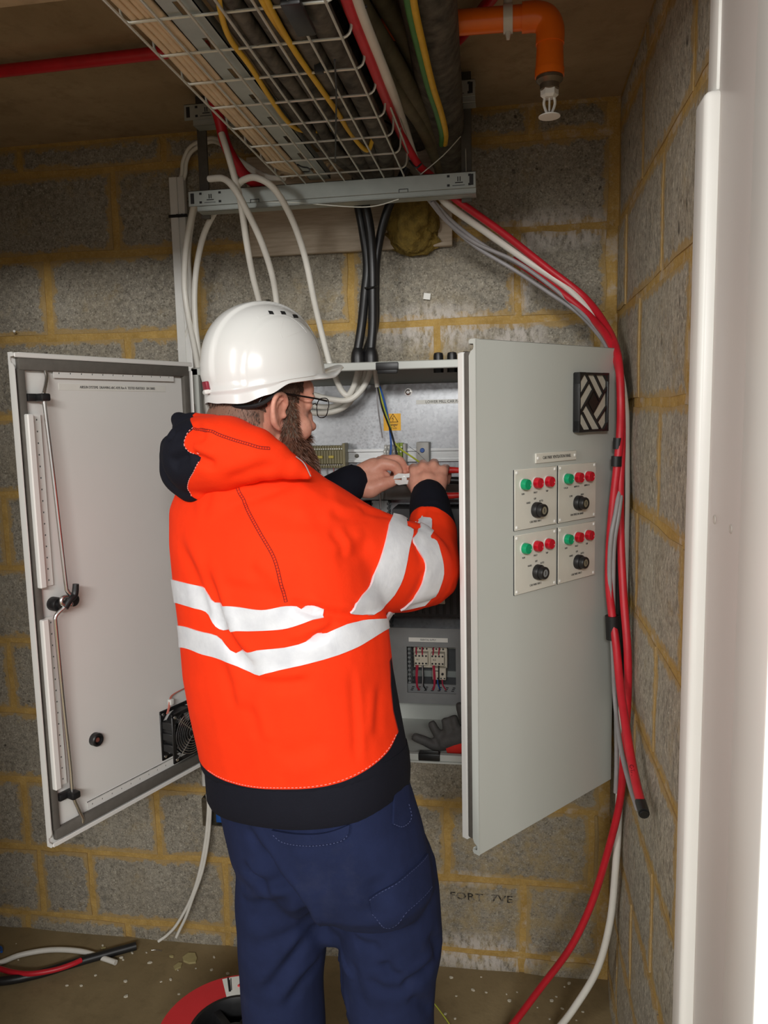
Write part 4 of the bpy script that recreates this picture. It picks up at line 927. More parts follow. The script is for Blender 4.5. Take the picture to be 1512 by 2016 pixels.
# -------- bundle sweeping right and down the corner
RB = [
 ('red_cable', 'red', .0088, [(-0.2192, -1.0235, 2.185), (-0.2218, -0.937, 2.185), (-0.2217, -0.8167, 2.185), (-0.2215, -0.668, 2.185), (-0.2316, -0.38, 2.2142), (-0.2059, -0.262, 2.1785), (-0.184, -0.205, 2.1689), (-0.1571, -0.19, 2.1438), (-0.116, -0.185, 2.1081), (-0.0219, -0.15, 2.0445), (0.087, -0.12, 1.9605), (0.1765, -0.13, 1.8844), (0.2225, -0.2, 1.8038), (0.2344, -0.3, 1.7329), (0.2376, -0.335, 1.6436), (0.2377, -0.335, 1.5667), (0.2317, -0.34, 1.4916), (0.2227, -0.345, 1.4003), (0.2168, -0.35, 1.3105), (0.2162, -0.355, 1.2314), (0.223, -0.36, 1.1635), (0.2301, -0.38, 1.1001), (0.233, -0.44, 1.0174), (0.2359, -0.56, 0.9345), (0.2364, -0.65, 0.9041), (0.2381, -0.71, 0.8911)], 'red cable from the tray down the corner, ending in black tape by the right wall'),
 ('red_cable', 'red', .0088, [(0.0082, -0.1, 1.9874), (0.0693, -0.11, 1.9403), (0.1288, -0.13, 1.8925), (0.186, -0.16, 1.8364), (0.2204, -0.25, 1.7729), (0.2369, -0.31, 1.6992), (0.2397, -0.33, 1.6217), (0.2421, -0.33, 1.5332), (0.2389, -0.34, 1.4447), (0.241, -0.345, 1.3325), (0.2454, -0.375, 1.2021), (0.2523, -0.4, 1.0839), (0.2539, -0.395, 0.967), (0.253, -0.36, 0.8457), (0.2502, -0.33, 0.7083), (0.2227, -0.29, 0.5305), (0.1899, -0.275, 0.399), (0.1428, -0.265, 0.2789), (0.0687, -0.255, 0.1524), (0.0113, -0.25, 0.0566), (-0.0212, -0.25, 0.0096)], 'red cable down the corner that swings left to the floor'),
 ('white_cable', 'whitecable', .0088, [(-0.2093, -1.0115, 2.19), (-0.2108, -0.9166, 2.19), (-0.2093, -0.7933, 2.19), (-0.2077, -0.6629, 2.19), (-0.2231, -0.36, 2.2306), (-0.2109, -0.258, 2.1866), (-0.1936, -0.205, 2.1684), (-0.1739, -0.19, 2.1404), (-0.144, -0.18, 2.1053), (-0.0644, -0.14, 2.0526), (0.0447, -0.115, 1.9767), (0.1414, -0.12, 1.9054), (0.2085, -0.17, 1.8133), (0.234, -0.27, 1.7294), (0.25, -0.3, 1.6328), (0.2549, -0.3, 1.5317), (0.2571, -0.3, 1.3947), (0.2565, -0.3, 1.2197), (0.2537, -0.3, 1.0402), (0.2531, -0.3, 0.8562), (0.2539, -0.29, 0.6621), (0.2493, -0.28, 0.5001), (0.2393, -0.27, 0.3595), (0.2116, -0.26, 0.2268), (0.1573, -0.255, 0.1125), (0.1139, -0.25, 0.0395)], 'white cable from the tray down the corner and onto the floor'),
 ('grey_cable', 'greycable', .0048, [(-0.1829, -0.2, 2.1177), (-0.1308, -0.15, 2.0684), (-0.053, -0.12, 2.0133), (0.0326, -0.11, 1.9662), (0.1174, -0.12, 1.9041), (0.192, -0.16, 1.8268), (0.2274, -0.26, 1.7358), (0.2419, -0.3, 1.6664), (0.2475, -0.3, 1.5881), (0.2473, -0.31, 1.5097)], 'grey cable on the upper edge of the swept bundle'),
 ('grey_cable', 'greycable', .0048, [(-0.1806, -0.2, 2.1106), (-0.137, -0.15, 2.0617), (-0.0777, -0.12, 2.0146), (0.0081, -0.115, 1.9606), (0.093, -0.125, 1.8997), (0.1642, -0.14, 1.8444), (0.2092, -0.22, 1.776), (0.2217, -0.28, 1.7347)], 'grey cable on the lower edge of the swept bundle'),
 ('grey_cable', 'greycable', .0048, [(-0.1889, -0.2, 2.1158), (-0.1484, -0.16, 2.0719), (-0.0833, -0.13, 2.0249), (0.0081, -0.12, 1.9813), (0.0867, -0.13, 1.9231), (0.1497, -0.14, 1.8664), (0.1973, -0.19, 1.8058), (0.2272, -0.28, 1.7323)], 'grey cable in the middle of the swept bundle'),
 ('grey_cable', 'greycable', .0052, [(0.2449, -0.32, 1.5103), (0.2394, -0.335, 1.4554), (0.2284, -0.36, 1.3966), (0.2172, -0.37, 1.3364), (0.2163, -0.36, 1.2554), (0.2207, -0.36, 1.1751), (0.2265, -0.36, 1.0705), (0.2324, -0.36, 0.9645), (0.2321, -0.46, 0.9008), (0.234, -0.58, 0.8745), (0.2364, -0.66, 0.8666)], 'grey cable hanging beside the right door edge, front one'),
 ('grey_cable', 'greycable', .0052, [(0.246, -0.32, 1.5103), (0.2427, -0.335, 1.4498), (0.2338, -0.36, 1.3887), (0.2245, -0.365, 1.3244), (0.2249, -0.355, 1.2315), (0.2273, -0.355, 1.1391), (0.2313, -0.35, 1.0557), (0.237, -0.345, 0.935), (0.2405, -0.34, 0.8116), (0.2407, -0.33, 0.7326)], 'grey cable hanging beside the right door edge, rear one'),
 ('black_cable', 'blackcable', .0095, [(0.2423, -0.315, 1.5101), (0.244, -0.315, 1.3966), (0.2436, -0.315, 1.2813), (0.2464, -0.315, 1.1641), (0.2501, -0.31, 1.0434), (0.2556, -0.3, 0.9181)], 'black cable hidden among the red cables in the corner'),
]
for name, m_, r, pts, lab in RB: cable(name, pts, r, M_[m_], lab, n=12)
for p0, p1, r, lab in (((0.2336, -0.335, 1.5535), (0.2329, -0.335, 1.5292), .0108, 'black tape wrap on the red cable, topmost'), ((0.23, -0.342, 1.514), (0.2293, -0.342, 1.4918), .0115, 'black tape wrap on the red cable with a buckle, second from top'), ((0.2244, -0.358, 1.1607), (0.2273, -0.358, 1.1073), .0165, 'wide black tape wrap round the grey and red cables by the door edge')):
    tag(MB().cyl(p0, p1, r, 12).build('tape_wrap', M_['rubber']), lab, 'tape')
b = MB(); b.cyl((0.2375, -0.685, 0.8938), (0.2374, -0.725, 0.8913), .0100, 14); b.cyl((0.2374, -0.725, 0.8913), (0.2376, -0.727, 0.8904), .0080, 14); tag(b.build('tape_wrap', M_['rubber']), 'black tape on the cut end of the red cable by the right wall', 'tape')
for pts, lab in (([(-0.2569, -0.412, 2.2225), (-0.2373, -0.416, 2.2106), (-0.2195, -0.412, 2.2216)], 'black cable tie round the red and white cables, middle one'), ([(-0.2215, -0.285, 2.1793), (-0.2066, -0.288, 2.1621), (-0.1942, -0.285, 2.1708)], 'black cable tie round the red and white cables, nearest the bracket'),
                 ([(-0.2283, -0.932, 2.1981), (-0.2138, -0.936, 2.1874), (-0.2004, -0.932, 2.194)], 'black cable tie round the red and white cables, furthest from the bracket')):
    b = MB(); b.tube(pts, .0022, 6, 5); tag(b.build('cable_tie', M_['rubber']), lab, 'cable tie')

a_, c_ = V((0.234, -0.595, 0.9187)), V((0.2353, -0.645, 0.9016)); d_ = (c_ - a_).normalized(); n_ = (V((0, -2.11, 1.617)) - a_); n_ = (n_ - d_ * n_.dot(d_)).normalized()
text('cable_print', 'C-TANO', .011, frame((a_ + c_) / 2 + n_ * .0092, d_, n_), simple('dark_red_print', srgb(92, 10, 22), .6, var=0), [o for o in bpy.data.objects if o.get('label', '').endswith('ending in black tape by the right wall')][0], squash=1.1)

b = MB(); b.cyl((-1.413, -.001, 1.872), (-1.400, -.022, 1.875), .0035, 8); tag(b.build('wall_plug', M_['white_pl']), 'small white plug sticking out of a block at the far left', 'wall plug')
b = MB(); b.box((-.009, -.0062, -.008), (.009, -.0048, .008), Matrix.Translation((-0.2151, 0, 1.9213)) @ Matrix.Rotation(.15, 4, 'Y')); tag(b.build('paper_scrap', M_['label'], smooth=0), 'small white paper scrap stuck on the block wall right of the black cables', 'paper')

# ---------------------------------------------------------------- the person
import numpy as np
def bake(o, smooth=True):
    bpy.context.view_layer.update()
    me = bpy.data.meshes.new_from_object(o.evaluated_get(bpy.context.evaluated_depsgraph_get()))
    o.modifiers.clear(); old = o.data; nm = old.name; o.data = me; bpy.data.meshes.remove(old); me.name = nm
    if smooth: me.polygons.foreach_set('use_smooth', [True] * len(me.polygons))
    return o
def fuse(o, vox, it, fac=.5):
    """weld overlapping volumes into one continuous skin."""
    m = o.modifiers.new('r', 'REMESH'); m.mode = 'VOXEL'; m.voxel_size = vox
    s = o.modifiers.new('s', 'SMOOTH'); s.iterations = it; s.factor = fac
    return bake(o)
def ell(b, c, r, M=I4, sub=3):
    bm = bmesh.new(); bmesh.ops.create_icosphere(bm, subdivisions=sub, radius=1)
    for v in bm.verts: v.co = V((c[0] + v.co.x * r[0], c[1] + v.co.y * r[1], c[2] + v.co.z * r[2]))
    b.bm(bm, M)
def limb(b, pr, n=20, sub=6):
    """tapered limb through (point, radius) pairs with rounded ends."""
    pts = [V(p) for p, r in pr]; rs = [r for p, r in pr]
    sp = spline(pts, sub); m = len(sp)
    def rad(t):
        x = t * (len(rs) - 1); i = min(int(x), len(rs) - 2); f = x - i; f = f * f * (3 - 2 * f)
        return rs[i] * (1 - f) + rs[i + 1] * f
    b.tube(sp, rad, n, 0)
    for p, r in ((pts[0], rs[0]), (pts[-1], rs[-1])): ell(b, p, (r, r, r), sub=2)
TF = V((.45, .893, 0)); TR = V((.893, -.45, 0))       # the way the trunk faces, and its right
def ring_loft(b, rings, k=.68, n=40, right=TR, fwd=TF):
    """rings of (left point, right point, depth ratio); each ring is an oval turned with the trunk."""
    vs = []; fs = []
    for L, R, kk in rings:
        L = V(L); R = V(R); c = (L + R) / 2; ax = (R - L); h = ax.length / 2; ax.normalize()
        ca = abs(V((ax.x, ax.y, 0)).normalized().dot(right)); sa = math.sqrt(max(0, 1 - ca * ca))
        a = h / math.sqrt(ca * ca + (kk * sa) ** 2)
        tilt = ax.z
        for i in range(n):
            t = 2 * PI * i / n; ct, st = math.cos(t), math.sin(t)
            ct = math.copysign(abs(ct) ** .86, ct); st = math.copysign(abs(st) ** .86, st)
            p = c + right * (a * ct) + fwd * (a * kk * st)
            p.z += tilt * (a * ct)
            vs.append(p)
    m = len(rings)
    for j in range(m - 1):
        for i in range(n): fs.append((j * n + i, j * n + (i + 1) % n, (j + 1) * n + (i + 1) % n, (j + 1) * n + i))
    fs.append(tuple(reversed(range(n)))); fs.append(tuple((m - 1) * n + i for i in range(n)))
    b.add(vs, fs)
def creases(o, lines):
    """press folds into the cloth: (points, depth, width, ridge)."""
    me = o.data; n = len(me.vertices); co = np.empty(n * 3); me.vertices.foreach_get('co', co); co = co.reshape(-1, 3)
    no = np.empty(n * 3); me.vertices.foreach_get('normal', no); no = no.reshape(-1, 3); org = np.array(ORG[o.name]); W = co + org
    dsp = np.zeros(n)
    for pts, depth, width, ridge in lines:
        sp = np.array([tuple(p) for p in spline([V(p) for p in pts], 6)])
        lo = sp.min(0) - 4 * width; hi = sp.max(0) + 4 * width
        idx = np.where(((W > lo) & (W < hi)).all(1))[0]
        if not len(idx): continue
        q = W[idx]; best = np.full(len(idx), 9.); tt = np.zeros(len(idx)); side = np.zeros(len(idx))
        for i in range(len(sp) - 1):
            a, c = sp[i], sp[i + 1]; d = c - a; L2 = (d * d).sum() + 1e-12
            t = np.clip(((q - a) @ d) / L2, 0, 1); e = q - (a + t[:, None] * d); dist = np.sqrt((e * e).sum(1))
            w = dist < best; best[w] = dist[w]; tt[w] = (i + t[w]) / (len(sp) - 1)
            s_ = np.einsum('ij,ij->i', np.cross(np.broadcast_to(d / np.sqrt(L2), e.shape), e), no[idx]); side[w] = s_[w]
        fade = np.clip(np.minimum(tt, 1 - tt) * 4, 0, 1); fade = fade * fade * (3 - 2 * fade)
        x = best / width
        dsp[idx] += fade * (-depth * np.exp(-x * x) + ridge * np.exp(-((side / width - 1.5) ** 2)))
    co += no * dsp[:, None]
    me.vertices.foreach_set('co', co.ravel()); me.update()
def recolour(o, fn):
    """signed distance to a cloth panel of another colour, kept on the vertices; positive inside."""
    me = o.data; org = ORG[o.name]
    a = me.attributes.new('panel', 'FLOAT', 'POINT'); a.data.foreach_set('value', [fn(v.co + org) for v in me.vertices]); me.update()
def bvh_of(o):
    me = o.data; org = ORG[o.name]
    return BVHTree.FromPolygons([v.co + org for v in me.vertices], [tuple(p.vertices) for p in me.polygons])
def lerp_line(pts, n):
    sp = spline([V(p) for p in pts], 10); d = [0]
    for a, c in zip(sp[:-1], sp[1:]): d.append(d[-1] + (c - a).length)
    out = []; j = 0
    for i in range(n + 1):
        t = d[-1] * i / n
        while j < len(sp) - 2 and d[j + 1] < t: j += 1
        f = (t - d[j]) / max(1e-9, d[j + 1] - d[j]); out.append(sp[j].lerp(sp[j + 1], min(1, f)))
    return out
def tape(name, tree, top, bot, mat, parent, n=40, m=6, off=.0022, lab=None, rip=.0):
    """flat band lying on the cloth between two edge lines, with a visible thickness."""
    A = lerp_line(top, n); B_ = lerp_line(bot, n); outer = []; inner = []
    for i in range(n + 1):
        for j in range(m + 1):
            q = A[i].lerp(B_[i], j / m); c, nn, _, _ = tree.find_nearest(q)
            w = rip * noise.noise(V((i * .55, j * .25, len(A))))
            outer.append(c + nn * (off + w)); inner.append(c - nn * .003)
    b = MB(); N = len(outer); vs = outer + inner; fs = []
    at = lambda i, j: i * (m + 1) + j
    for i in range(n):
        for j in range(m):
            fs.append((at(i, j), at(i, j + 1), at(i + 1, j + 1), at(i + 1, j)))
    rim = [at(i, 0) for i in range(n + 1)] + [at(n, j) for j in range(1, m + 1)] + [at(i, m) for i in range(n - 1, -1, -1)] + [at(0, j) for j in range(m - 1, 0, -1)]
    for k in range(len(rim)): a, c = rim[k], rim[(k + 1) % len(rim)]; fs.append((a, c, c + N, a + N))
    # face outward
    nrm = (vs[at(1, 0)] - vs[at(0, 0)]).cross(vs[at(0, 1)] - vs[at(0, 0)]); c, nn, _, _ = tree.find_nearest(vs[at(0, 0)])
    if nrm.dot(nn) > 0: fs = [tuple(reversed(f)) for f in fs]
    b.add(vs, fs); o = b.build(name, mat, parent, smooth=60)
    if lab: o['label'] = lab
    return o
def seam(name, tree, pts, mat, parent, r=.0012, gap=.004, ladder=.0, off=.0006):
    A = lerp_line(pts, max(6, int(sum((V(a) - V(c)).length for a, c in zip(pts[:-1], pts[1:])) / gap)))
    S_ = []; b = MB()
    for p in A: c, nn, _, _ = tree.find_nearest(p); S_.append((c + nn * off, nn))
    if ladder:
        for s in (-1, 1):
            L = []
            for i, (p, nn) in enumerate(S_):
                d = (S_[min(i + 1, len(S_) - 1)][0] - S_[max(i - 1, 0)][0]).normalized(); L.append(p + d.cross(nn) * s * ladder)
            b.tube(L, r, 5, 0)
            if s < 0: L0 = L
        for p, q in zip(L0, L): b.cyl(p, q, r * .8, 4)
    else:
        for i in range(0, len(S_) - 1, 2): b.cyl(S_[i][0], S_[i + 1][0], r, 5)
    o = b.build(name, mat, parent); return o

def cloth(name, c, rough=.85, weave=900, bs=.25, var=.06, dirt=None, sheen=.3, panel=None):
    m = NT(name).set(rough, spec=.2); m.b.inputs['Sheen Weight'].default_value = sheen; m.b.inputs['Sheen Roughness'].default_value = .5
    p = m.pos(); k = m.noise(14, 4, .6, p); lo = tuple(x * (1 - var) for x in c[:3]) + (1,); hi = tuple(min(1, x * (1 + var)) for x in c[:3]) + (1,)
    col = m.ramp(k, .3, .7, lo, hi)
    if dirt: col = m.mix(m.math('MULTIPLY', m.ramp(m.noise(9, 5, .7, p), .56, .75), .35), col, dirt)
    if panel:
        at = m.n('ShaderNodeAttribute', attribute_name='panel'); col = m.mix(m.ramp(m.math('ADD', m.math('MULTIPLY', at.outputs['Fac'], 60), .5), .46, .54), col, panel)
    m.color(col); h = m.math('ADD', m.math('MULTIPLY', m.noise(weave, 3, .6, p), .4), m.noise(60, 4, .6, p)); m.bump(h, bs, .003)
    return m.mat
ORANGE = cloth('fluorescent_orange_fleece', srgb(250, 56, 14), sheen=.0, bs=.18, weave=700, panel=srgb(20, 21, 31))
NAVY = cloth('dark_navy_fleece', srgb(20, 21, 31), bs=.25, sheen=.0)
TROUS = cloth('navy_work_trouser_cotton', srgb(28, 36, 66), rough=.9, weave=1400, bs=.3, var=.16, dirt=srgb(50, 54, 76), sheen=.0)
def tape_mat():
    m = NT('silver_reflective_tape').set(.42, spec=.5); p = m.pos()
    m.color(m.ramp(m.noise(30, 4, .6, p), .3, .7, srgb(208, 210, 216), srgb(226, 228, 232)))
    mp = m.n('ShaderNodeMapping'); m.l(p, mp.inputs[0]); mp.inputs[3].default_value = (1, 1, .6)
    m.bump(m.noise(26, 5, .65, mp.outputs[0], 1.2), .14, .006); return m.mat
TAPE = tape_mat()
def skin_mat():
    m = NT('fair_reddish_skin').set(.48, spec=.4); p = m.pos()
    c = m.ramp(m.noise(20, 4, .6, p), .3, .7, srgb(206, 142, 120), srgb(222, 164, 142))
    c = m.mix(m.math('MULTIPLY', m.ramp(m.noise(120, 3, .6, p), .5, .7), .25), c, srgb(190, 112, 96))
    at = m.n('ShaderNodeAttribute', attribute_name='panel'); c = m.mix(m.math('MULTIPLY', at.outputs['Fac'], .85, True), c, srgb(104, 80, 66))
    m.color(c); m.b.inputs['Subsurface Weight'].default_value = .12; m.b.inputs['Subsurface Radius'].default_value = (1, .35, .2); m.b.inputs['Subsurface Scale'].default_value = .006
    m.bump(m.noise(420, 3, .6, p), .12, .001); return m.mat
SKIN = skin_mat()
HAIR = simple('dark_brown_hair', srgb(74, 52, 40), .6, var=.5, scale=70, bump=.8, bscale=260, bdist=.004)
BEARD = simple('reddish_brown_beard', srgb(92, 58, 42), .62, var=.5, scale=60, bump=.9, bscale=200, bdist=.005)

person = thing('person', 'bearded person in white hard hat, orange hoodie and navy trousers at the open cabinet', 'person', (-.45, -.72, 0))

# head frame: f towards the face, r to the head's right, u up
HF = V((.73, .68, -.13)).normalized(); HR = V((.68, -.73, 0)).normalized(); HU = HR.cross(HF)
EAR = V((-0.4295, -0.69, 1.624))
HC = EAR - HR * .077 + HF * .004
HM = Matrix(((HF.x, HR.x, HU.x, HC.x), (HF.y, HR.y, HU.y, HC.y), (HF.z, HR.z, HU.z, HC.z), (0, 0, 0, 1)))
h = lambda f, r, u: HM @ V((f, r, u))

# ---- body: one continuous skin from head to feet
b = MB()
ell(b, (-.012, 0, .045), (.098, .076, .088), HM)              # skull
ell(b, (.035, 0, -.010), (.062, .062, .085), HM)              # face
ell(b, (.060, 0, -.062), (.036, .044, .036), HM)              # jaw and chin
ell(b, (.076, 0, .055), (.024, .052, .028), HM)               # brow
for s in (-1, 1):
    ell(b, (.064, s * .044, -.022), (.026, .024, .028), HM, 2)    # cheeks
    ell(b, (.082, s * .030, .024), (.0125, .014, .0115), HM, 2)    # eyes
    ell(b, (.084, s * .030, .041), (.013, .020, .008), HM, 2)     # brow ridge
ell(b, (.100, 0, -.002), (.015, .010, .024), HM, 2); ell(b, (.110, 0, -.014), (.014, .014, .011), HM, 2)      # nose
ell(b, (.092, 0, -.044), (.010, .024, .006), HM, 2); ell(b, (.089, 0, -.054), (.010, .020, .006), HM, 2)      # lips
# ears: helix ring, lobe and inner shell
for s in (-1, 1):
    E0 = lambda f, u, r=0: HM @ V((f - .003, s * (.077 + r), u))
    b.tube([E0(.014, .004, -.004), E0(.016, .020, .004), E0(.006, .033, .010), E0(-.010, .031, .016), E0(-.018, .014, .018), E0(-.015, -.006, .015), E0(-.006, -.022, .009), E0(.006, -.031, .002), E0(.011, -.024, -.003)], lambda t: .0042 + .0012 * math.sin(PI * t), 10, 6)
    b.tube([E0(.002, .022, .007), E0(-.008, .012, .012), E0(-.007, -.004, .010), E0(.000, -.014, .006)], .0032, 8, 5)
    bm = bmesh.new(); bmesh.ops.create_icosphere(bm, subdivisions=3, radius=1)
    for v in bm.verts: v.co = V((-.003 + v.co.x * .0165 - .003, s * (.079 + v.co.y * .0055 - v.co.x * .006), v.co.z * .031))
    b.bm(bm, HM)
    ell(b, (.012, s * .076, -.004), (.005, .007, .007), HM, 2)    # tragus
NECK = HC + V((-.05, -.02, -.17))
limb(b, [(h(-.028, 0, -.005), .070), (h(-.045, 0, -.065), .073), (NECK + V((.010, .0, .03)), .078), (NECK + V((-.01, -.01, -.06)), .075)])
limb(b, [((-0.459, -0.7, 1.4361), .085), ((-0.4205, -0.73, 1.3061), .13), ((-0.4047, -0.74, 1.1335), .13), ((-0.3855, -0.74, 0.9845), .11), ((-0.3492, -0.74, 0.8848), .09)])
RS, LS = V((-0.3269, -0.76, 1.4252)), V((-0.5733, -0.61, 1.435))
limb(b, [(V((-0.4582, -0.7, 1.4554)), .065), (RS, .06)]); limb(b, [(V((-0.4743, -0.68, 1.4629)), .065), (LS, .055)])
limb(b, [(RS, .07), ((-0.2342, -0.66, 1.3346), .055), ((-0.1755, -0.56, 1.3074), .047), ((-0.1659, -0.46, 1.3607), .042), ((-0.181, -0.345, 1.419), .030), ((-0.1849, -0.315, 1.4428), .029)])
limb(b, [(LS, .062), ((-0.5379, -0.5, 1.3548), .052), ((-0.4721, -0.43, 1.3495), .046), ((-0.4124, -0.35, 1.4205), .037), ((-0.3676, -0.305, 1.4551), .030), ((-0.3538, -0.3, 1.4594), .029)])
for pts in ([((-0.4037, -0.74, 0.7566), .075), ((-0.4418, -0.73, 0.5861), .058), ((-0.4516, -0.72, 0.4108), .055)], [((-0.2488, -0.74, 0.7682), .078), ((-0.2293, -0.73, 0.6058), .062), ((-0.2324, -0.72, 0.4351), .055)]):
    k_ = V(pts[-1][0]); pts = pts + [(V((k_.x - .005, k_.y + .0, .28)), .05), (V((k_.x - .005, k_.y - .0, .10)), .042)]
    limb(b, pts)
    f0 = V((k_.x - .01, k_.y, .06)); limb(b, [(f0 - TF * .03, .040), (f0 + TF * .07 + V((0, 0, -.015)), .038), (f0 + TF * .16 + V((0, 0, -.030)), .026)], sub=4)
# right hand closed round the cutters
Kr = [(-0.2225, -0.292, 1.4827), (-0.2013, -0.287, 1.4916), (-0.1764, -0.285, 1.4936), (-0.1537, -0.288, 1.4829)]
PIPr = [(-0.2285, -0.252, 1.4871), (-0.2058, -0.246, 1.4961), (-0.1791, -0.244, 1.4981), (-0.1509, -0.248, 1.4847)]
DIPr = [(-0.2341, -0.228, 1.4743), (-0.2088, -0.22, 1.4833), (-0.1792, -0.218, 1.4853), (-0.148, -0.225, 1.4707)]
TIPr = [(-0.2293, -0.24, 1.4555), (-0.2041, -0.233, 1.4596), (-0.1771, -0.232, 1.4593), (-0.1497, -0.238, 1.4522)]
for i in range(4):
    limb(b, [(V((-0.2048, -0.318, 1.4314)) + V((.0128 * i, 0, 0)), .017), (Kr[i], .0125)], 14, 4)
    limb(b, [(Kr[i], .0122), (PIPr[i], .0112 - .0006 * (i == 3)), (DIPr[i], .0095), (TIPr[i], .0085)], 14, 4)
limb(b, [((-0.1849, -0.315, 1.4393), .029), ((-0.1895, -0.302, 1.4618), .027), ((-0.1891, -0.292, 1.4788), .018)], 18, 4)
limb(b, [((-0.1697, -0.314, 1.4391), .022), ((-0.1612, -0.3, 1.4614), .020)], 14, 3); limb(b, [((-0.2089, -0.312, 1.4427), .022), ((-0.2159, -0.3, 1.4618), .019)], 14, 3)
limb(b, [((-0.2156, -0.305, 1.4444), .017), ((-0.2359, -0.275, 1.4598), .013), ((-0.2463, -0.25, 1.4663), .011), ((-0.252, -0.235, 1.4676), .0085)], 14, 4)
# left hand pinching the core
Kl = [(-0.2991, -0.286, 1.4999), (-0.2955, -0.262, 1.5055), (-0.3011, -0.242, 1.5068), (-0.3139, -0.226, 1.5023)]
for i in range(4): limb(b, [(V((-0.3463, -0.3, 1.4665)) + V((0, .012, -.003)) * i, .018), (Kl[i], .0135)], 14, 4)
limb(b, [(Kl[0], .0150), ((-0.2727, -0.285, 1.4947), .0138), ((-0.2612, -0.282, 1.4811), .0118), ((-0.2645, -0.278, 1.4676), .0095)], 14, 5)
limb(b, [(Kl[1], .0128), ((-0.2668, -0.256, 1.5085), .0110), ((-0.2532, -0.25, 1.4921), .0098), ((-0.2588, -0.248, 1.4699), .0085)], 14, 5)
limb(b, [(Kl[2], .0122), ((-0.2753, -0.232, 1.5059), .0105), ((-0.2629, -0.225, 1.4867), .0092), ((-0.2691, -0.228, 1.4672), .0082)], 14, 5)
limb(b, [(Kl[3], .0112), ((-0.2907, -0.214, 1.4963), .0095), ((-0.2803, -0.21, 1.4784), .0085), ((-0.2863, -0.214, 1.4637), .0075)], 14, 5)
limb(b, [((-0.3475, -0.292, 1.4779), .024), ((-0.3211, -0.28, 1.4913), .023), ((-0.3046, -0.268, 1.4951), .018)], 16, 3)
limb(b, [((-0.3422, -0.296, 1.4625), .028), ((-0.3121, -0.286, 1.465), .024), ((-0.2944, -0.274, 1.4687), .014)], 16, 3)
limb(b, [((-0.3507, -0.305, 1.4478), .024), ((-0.3259, -0.308, 1.4431), .0235), ((-0.302, -0.305, 1.451), .0175), ((-0.2788, -0.298, 1.4574), .0140), ((-0.261, -0.286, 1.4622), .0100)], 16, 5)
limb(b, [((-0.3562, -0.3, 1.4594), .029), ((-0.3269, -0.285, 1.4699), .026)], 16, 3)
body = b.build('body', SKIN, person, smooth=0)
fuse(body, .0033, 3)
# nails on the fingers that show
def nail(p, d, n, r, mat, parent):
    M = frame(p, d, n); bm = MB(); bm.rbox((-r, -r * .8, -.0006), (r, r * .8, .0010), .0006, M); bm.build('nail', mat, parent)
NAILM = simple('nail_pink', srgb(224, 176, 160), .3, var=.02)
nail(V((-0.262, -0.296, 1.4667)), V((-0.2535, -0.288, 1.4623)) - V((-0.2788, -0.298, 1.4562)), V((0, -.8, .6)), .0048, NAILM, body)
nail(V((-0.2569, -0.28, 1.4713)), V((-0.2632, -0.27, 1.4657)) - V((-0.2559, -0.276, 1.4854)), V((.6, -.8, 0)), .0042, NAILM, body)

# ---- jacket
b = MB()
ring_loft(b, [((-0.5223, -0.7, 1.5376), (-0.3715, -0.72, 1.523), .8), ((-0.5812, -0.7, 1.5123), (-0.3318, -0.73, 1.4955), .72), ((-0.6244, -0.71, 1.4844), (-0.2884, -0.74, 1.4594), .66), ((-0.6394, -0.72, 1.4487), (-0.2595, -0.75, 1.4239), .64), ((-0.6386, -0.735, 1.3828), (-0.2414, -0.755, 1.3742), .64), ((-0.6318, -0.74, 1.3056), (-0.2308, -0.755, 1.3141), .66), ((-0.6214, -0.745, 1.2182), (-0.2176, -0.755, 1.2443), .68), ((-0.6151, -0.75, 1.1301), (-0.2119, -0.755, 1.164), .70), ((-0.605, -0.75, 1.0548), (-0.202, -0.755, 1.0973), .70), ((-0.594, -0.75, 0.9941), (-0.1928, -0.755, 1.0397), .70), ((-0.5854, -0.75, 0.9431), (-0.1879, -0.755, 1.0058), .70)])
limb(b, [((-0.3701, -0.775, 1.4137), .105), ((-0.2812, -0.72, 1.3534), .101), ((-0.2105, -0.635, 1.324), .091), ((-0.173, -0.565, 1.3001), .076)], 28)
limb(b, [((-0.174, -0.565, 1.3021), .075), ((-0.1635, -0.475, 1.3521), .054), ((-0.1756, -0.39, 1.4013), .047), ((-0.1837, -0.34, 1.4266), .0425)], 24)
limb(b, [((-0.5662, -0.63, 1.4272), .095), ((-0.5374, -0.52, 1.347), .078), ((-0.4754, -0.44, 1.3453), .062), ((-0.4211, -0.365, 1.4164), .052), ((-0.3686, -0.312, 1.4582), .044)], 24)
limb(b, [((-0.4635, -0.73, 1.4494), .125), ((-0.3701, -0.775, 1.4137), .105)], 24)
jacket = b.build('jacket', ORANGE, person, smooth=0)
fuse(jacket, .0058, 7)
jacket['label'] = 'orange hi-vis hooded fleece with navy cuffs and silver tape'

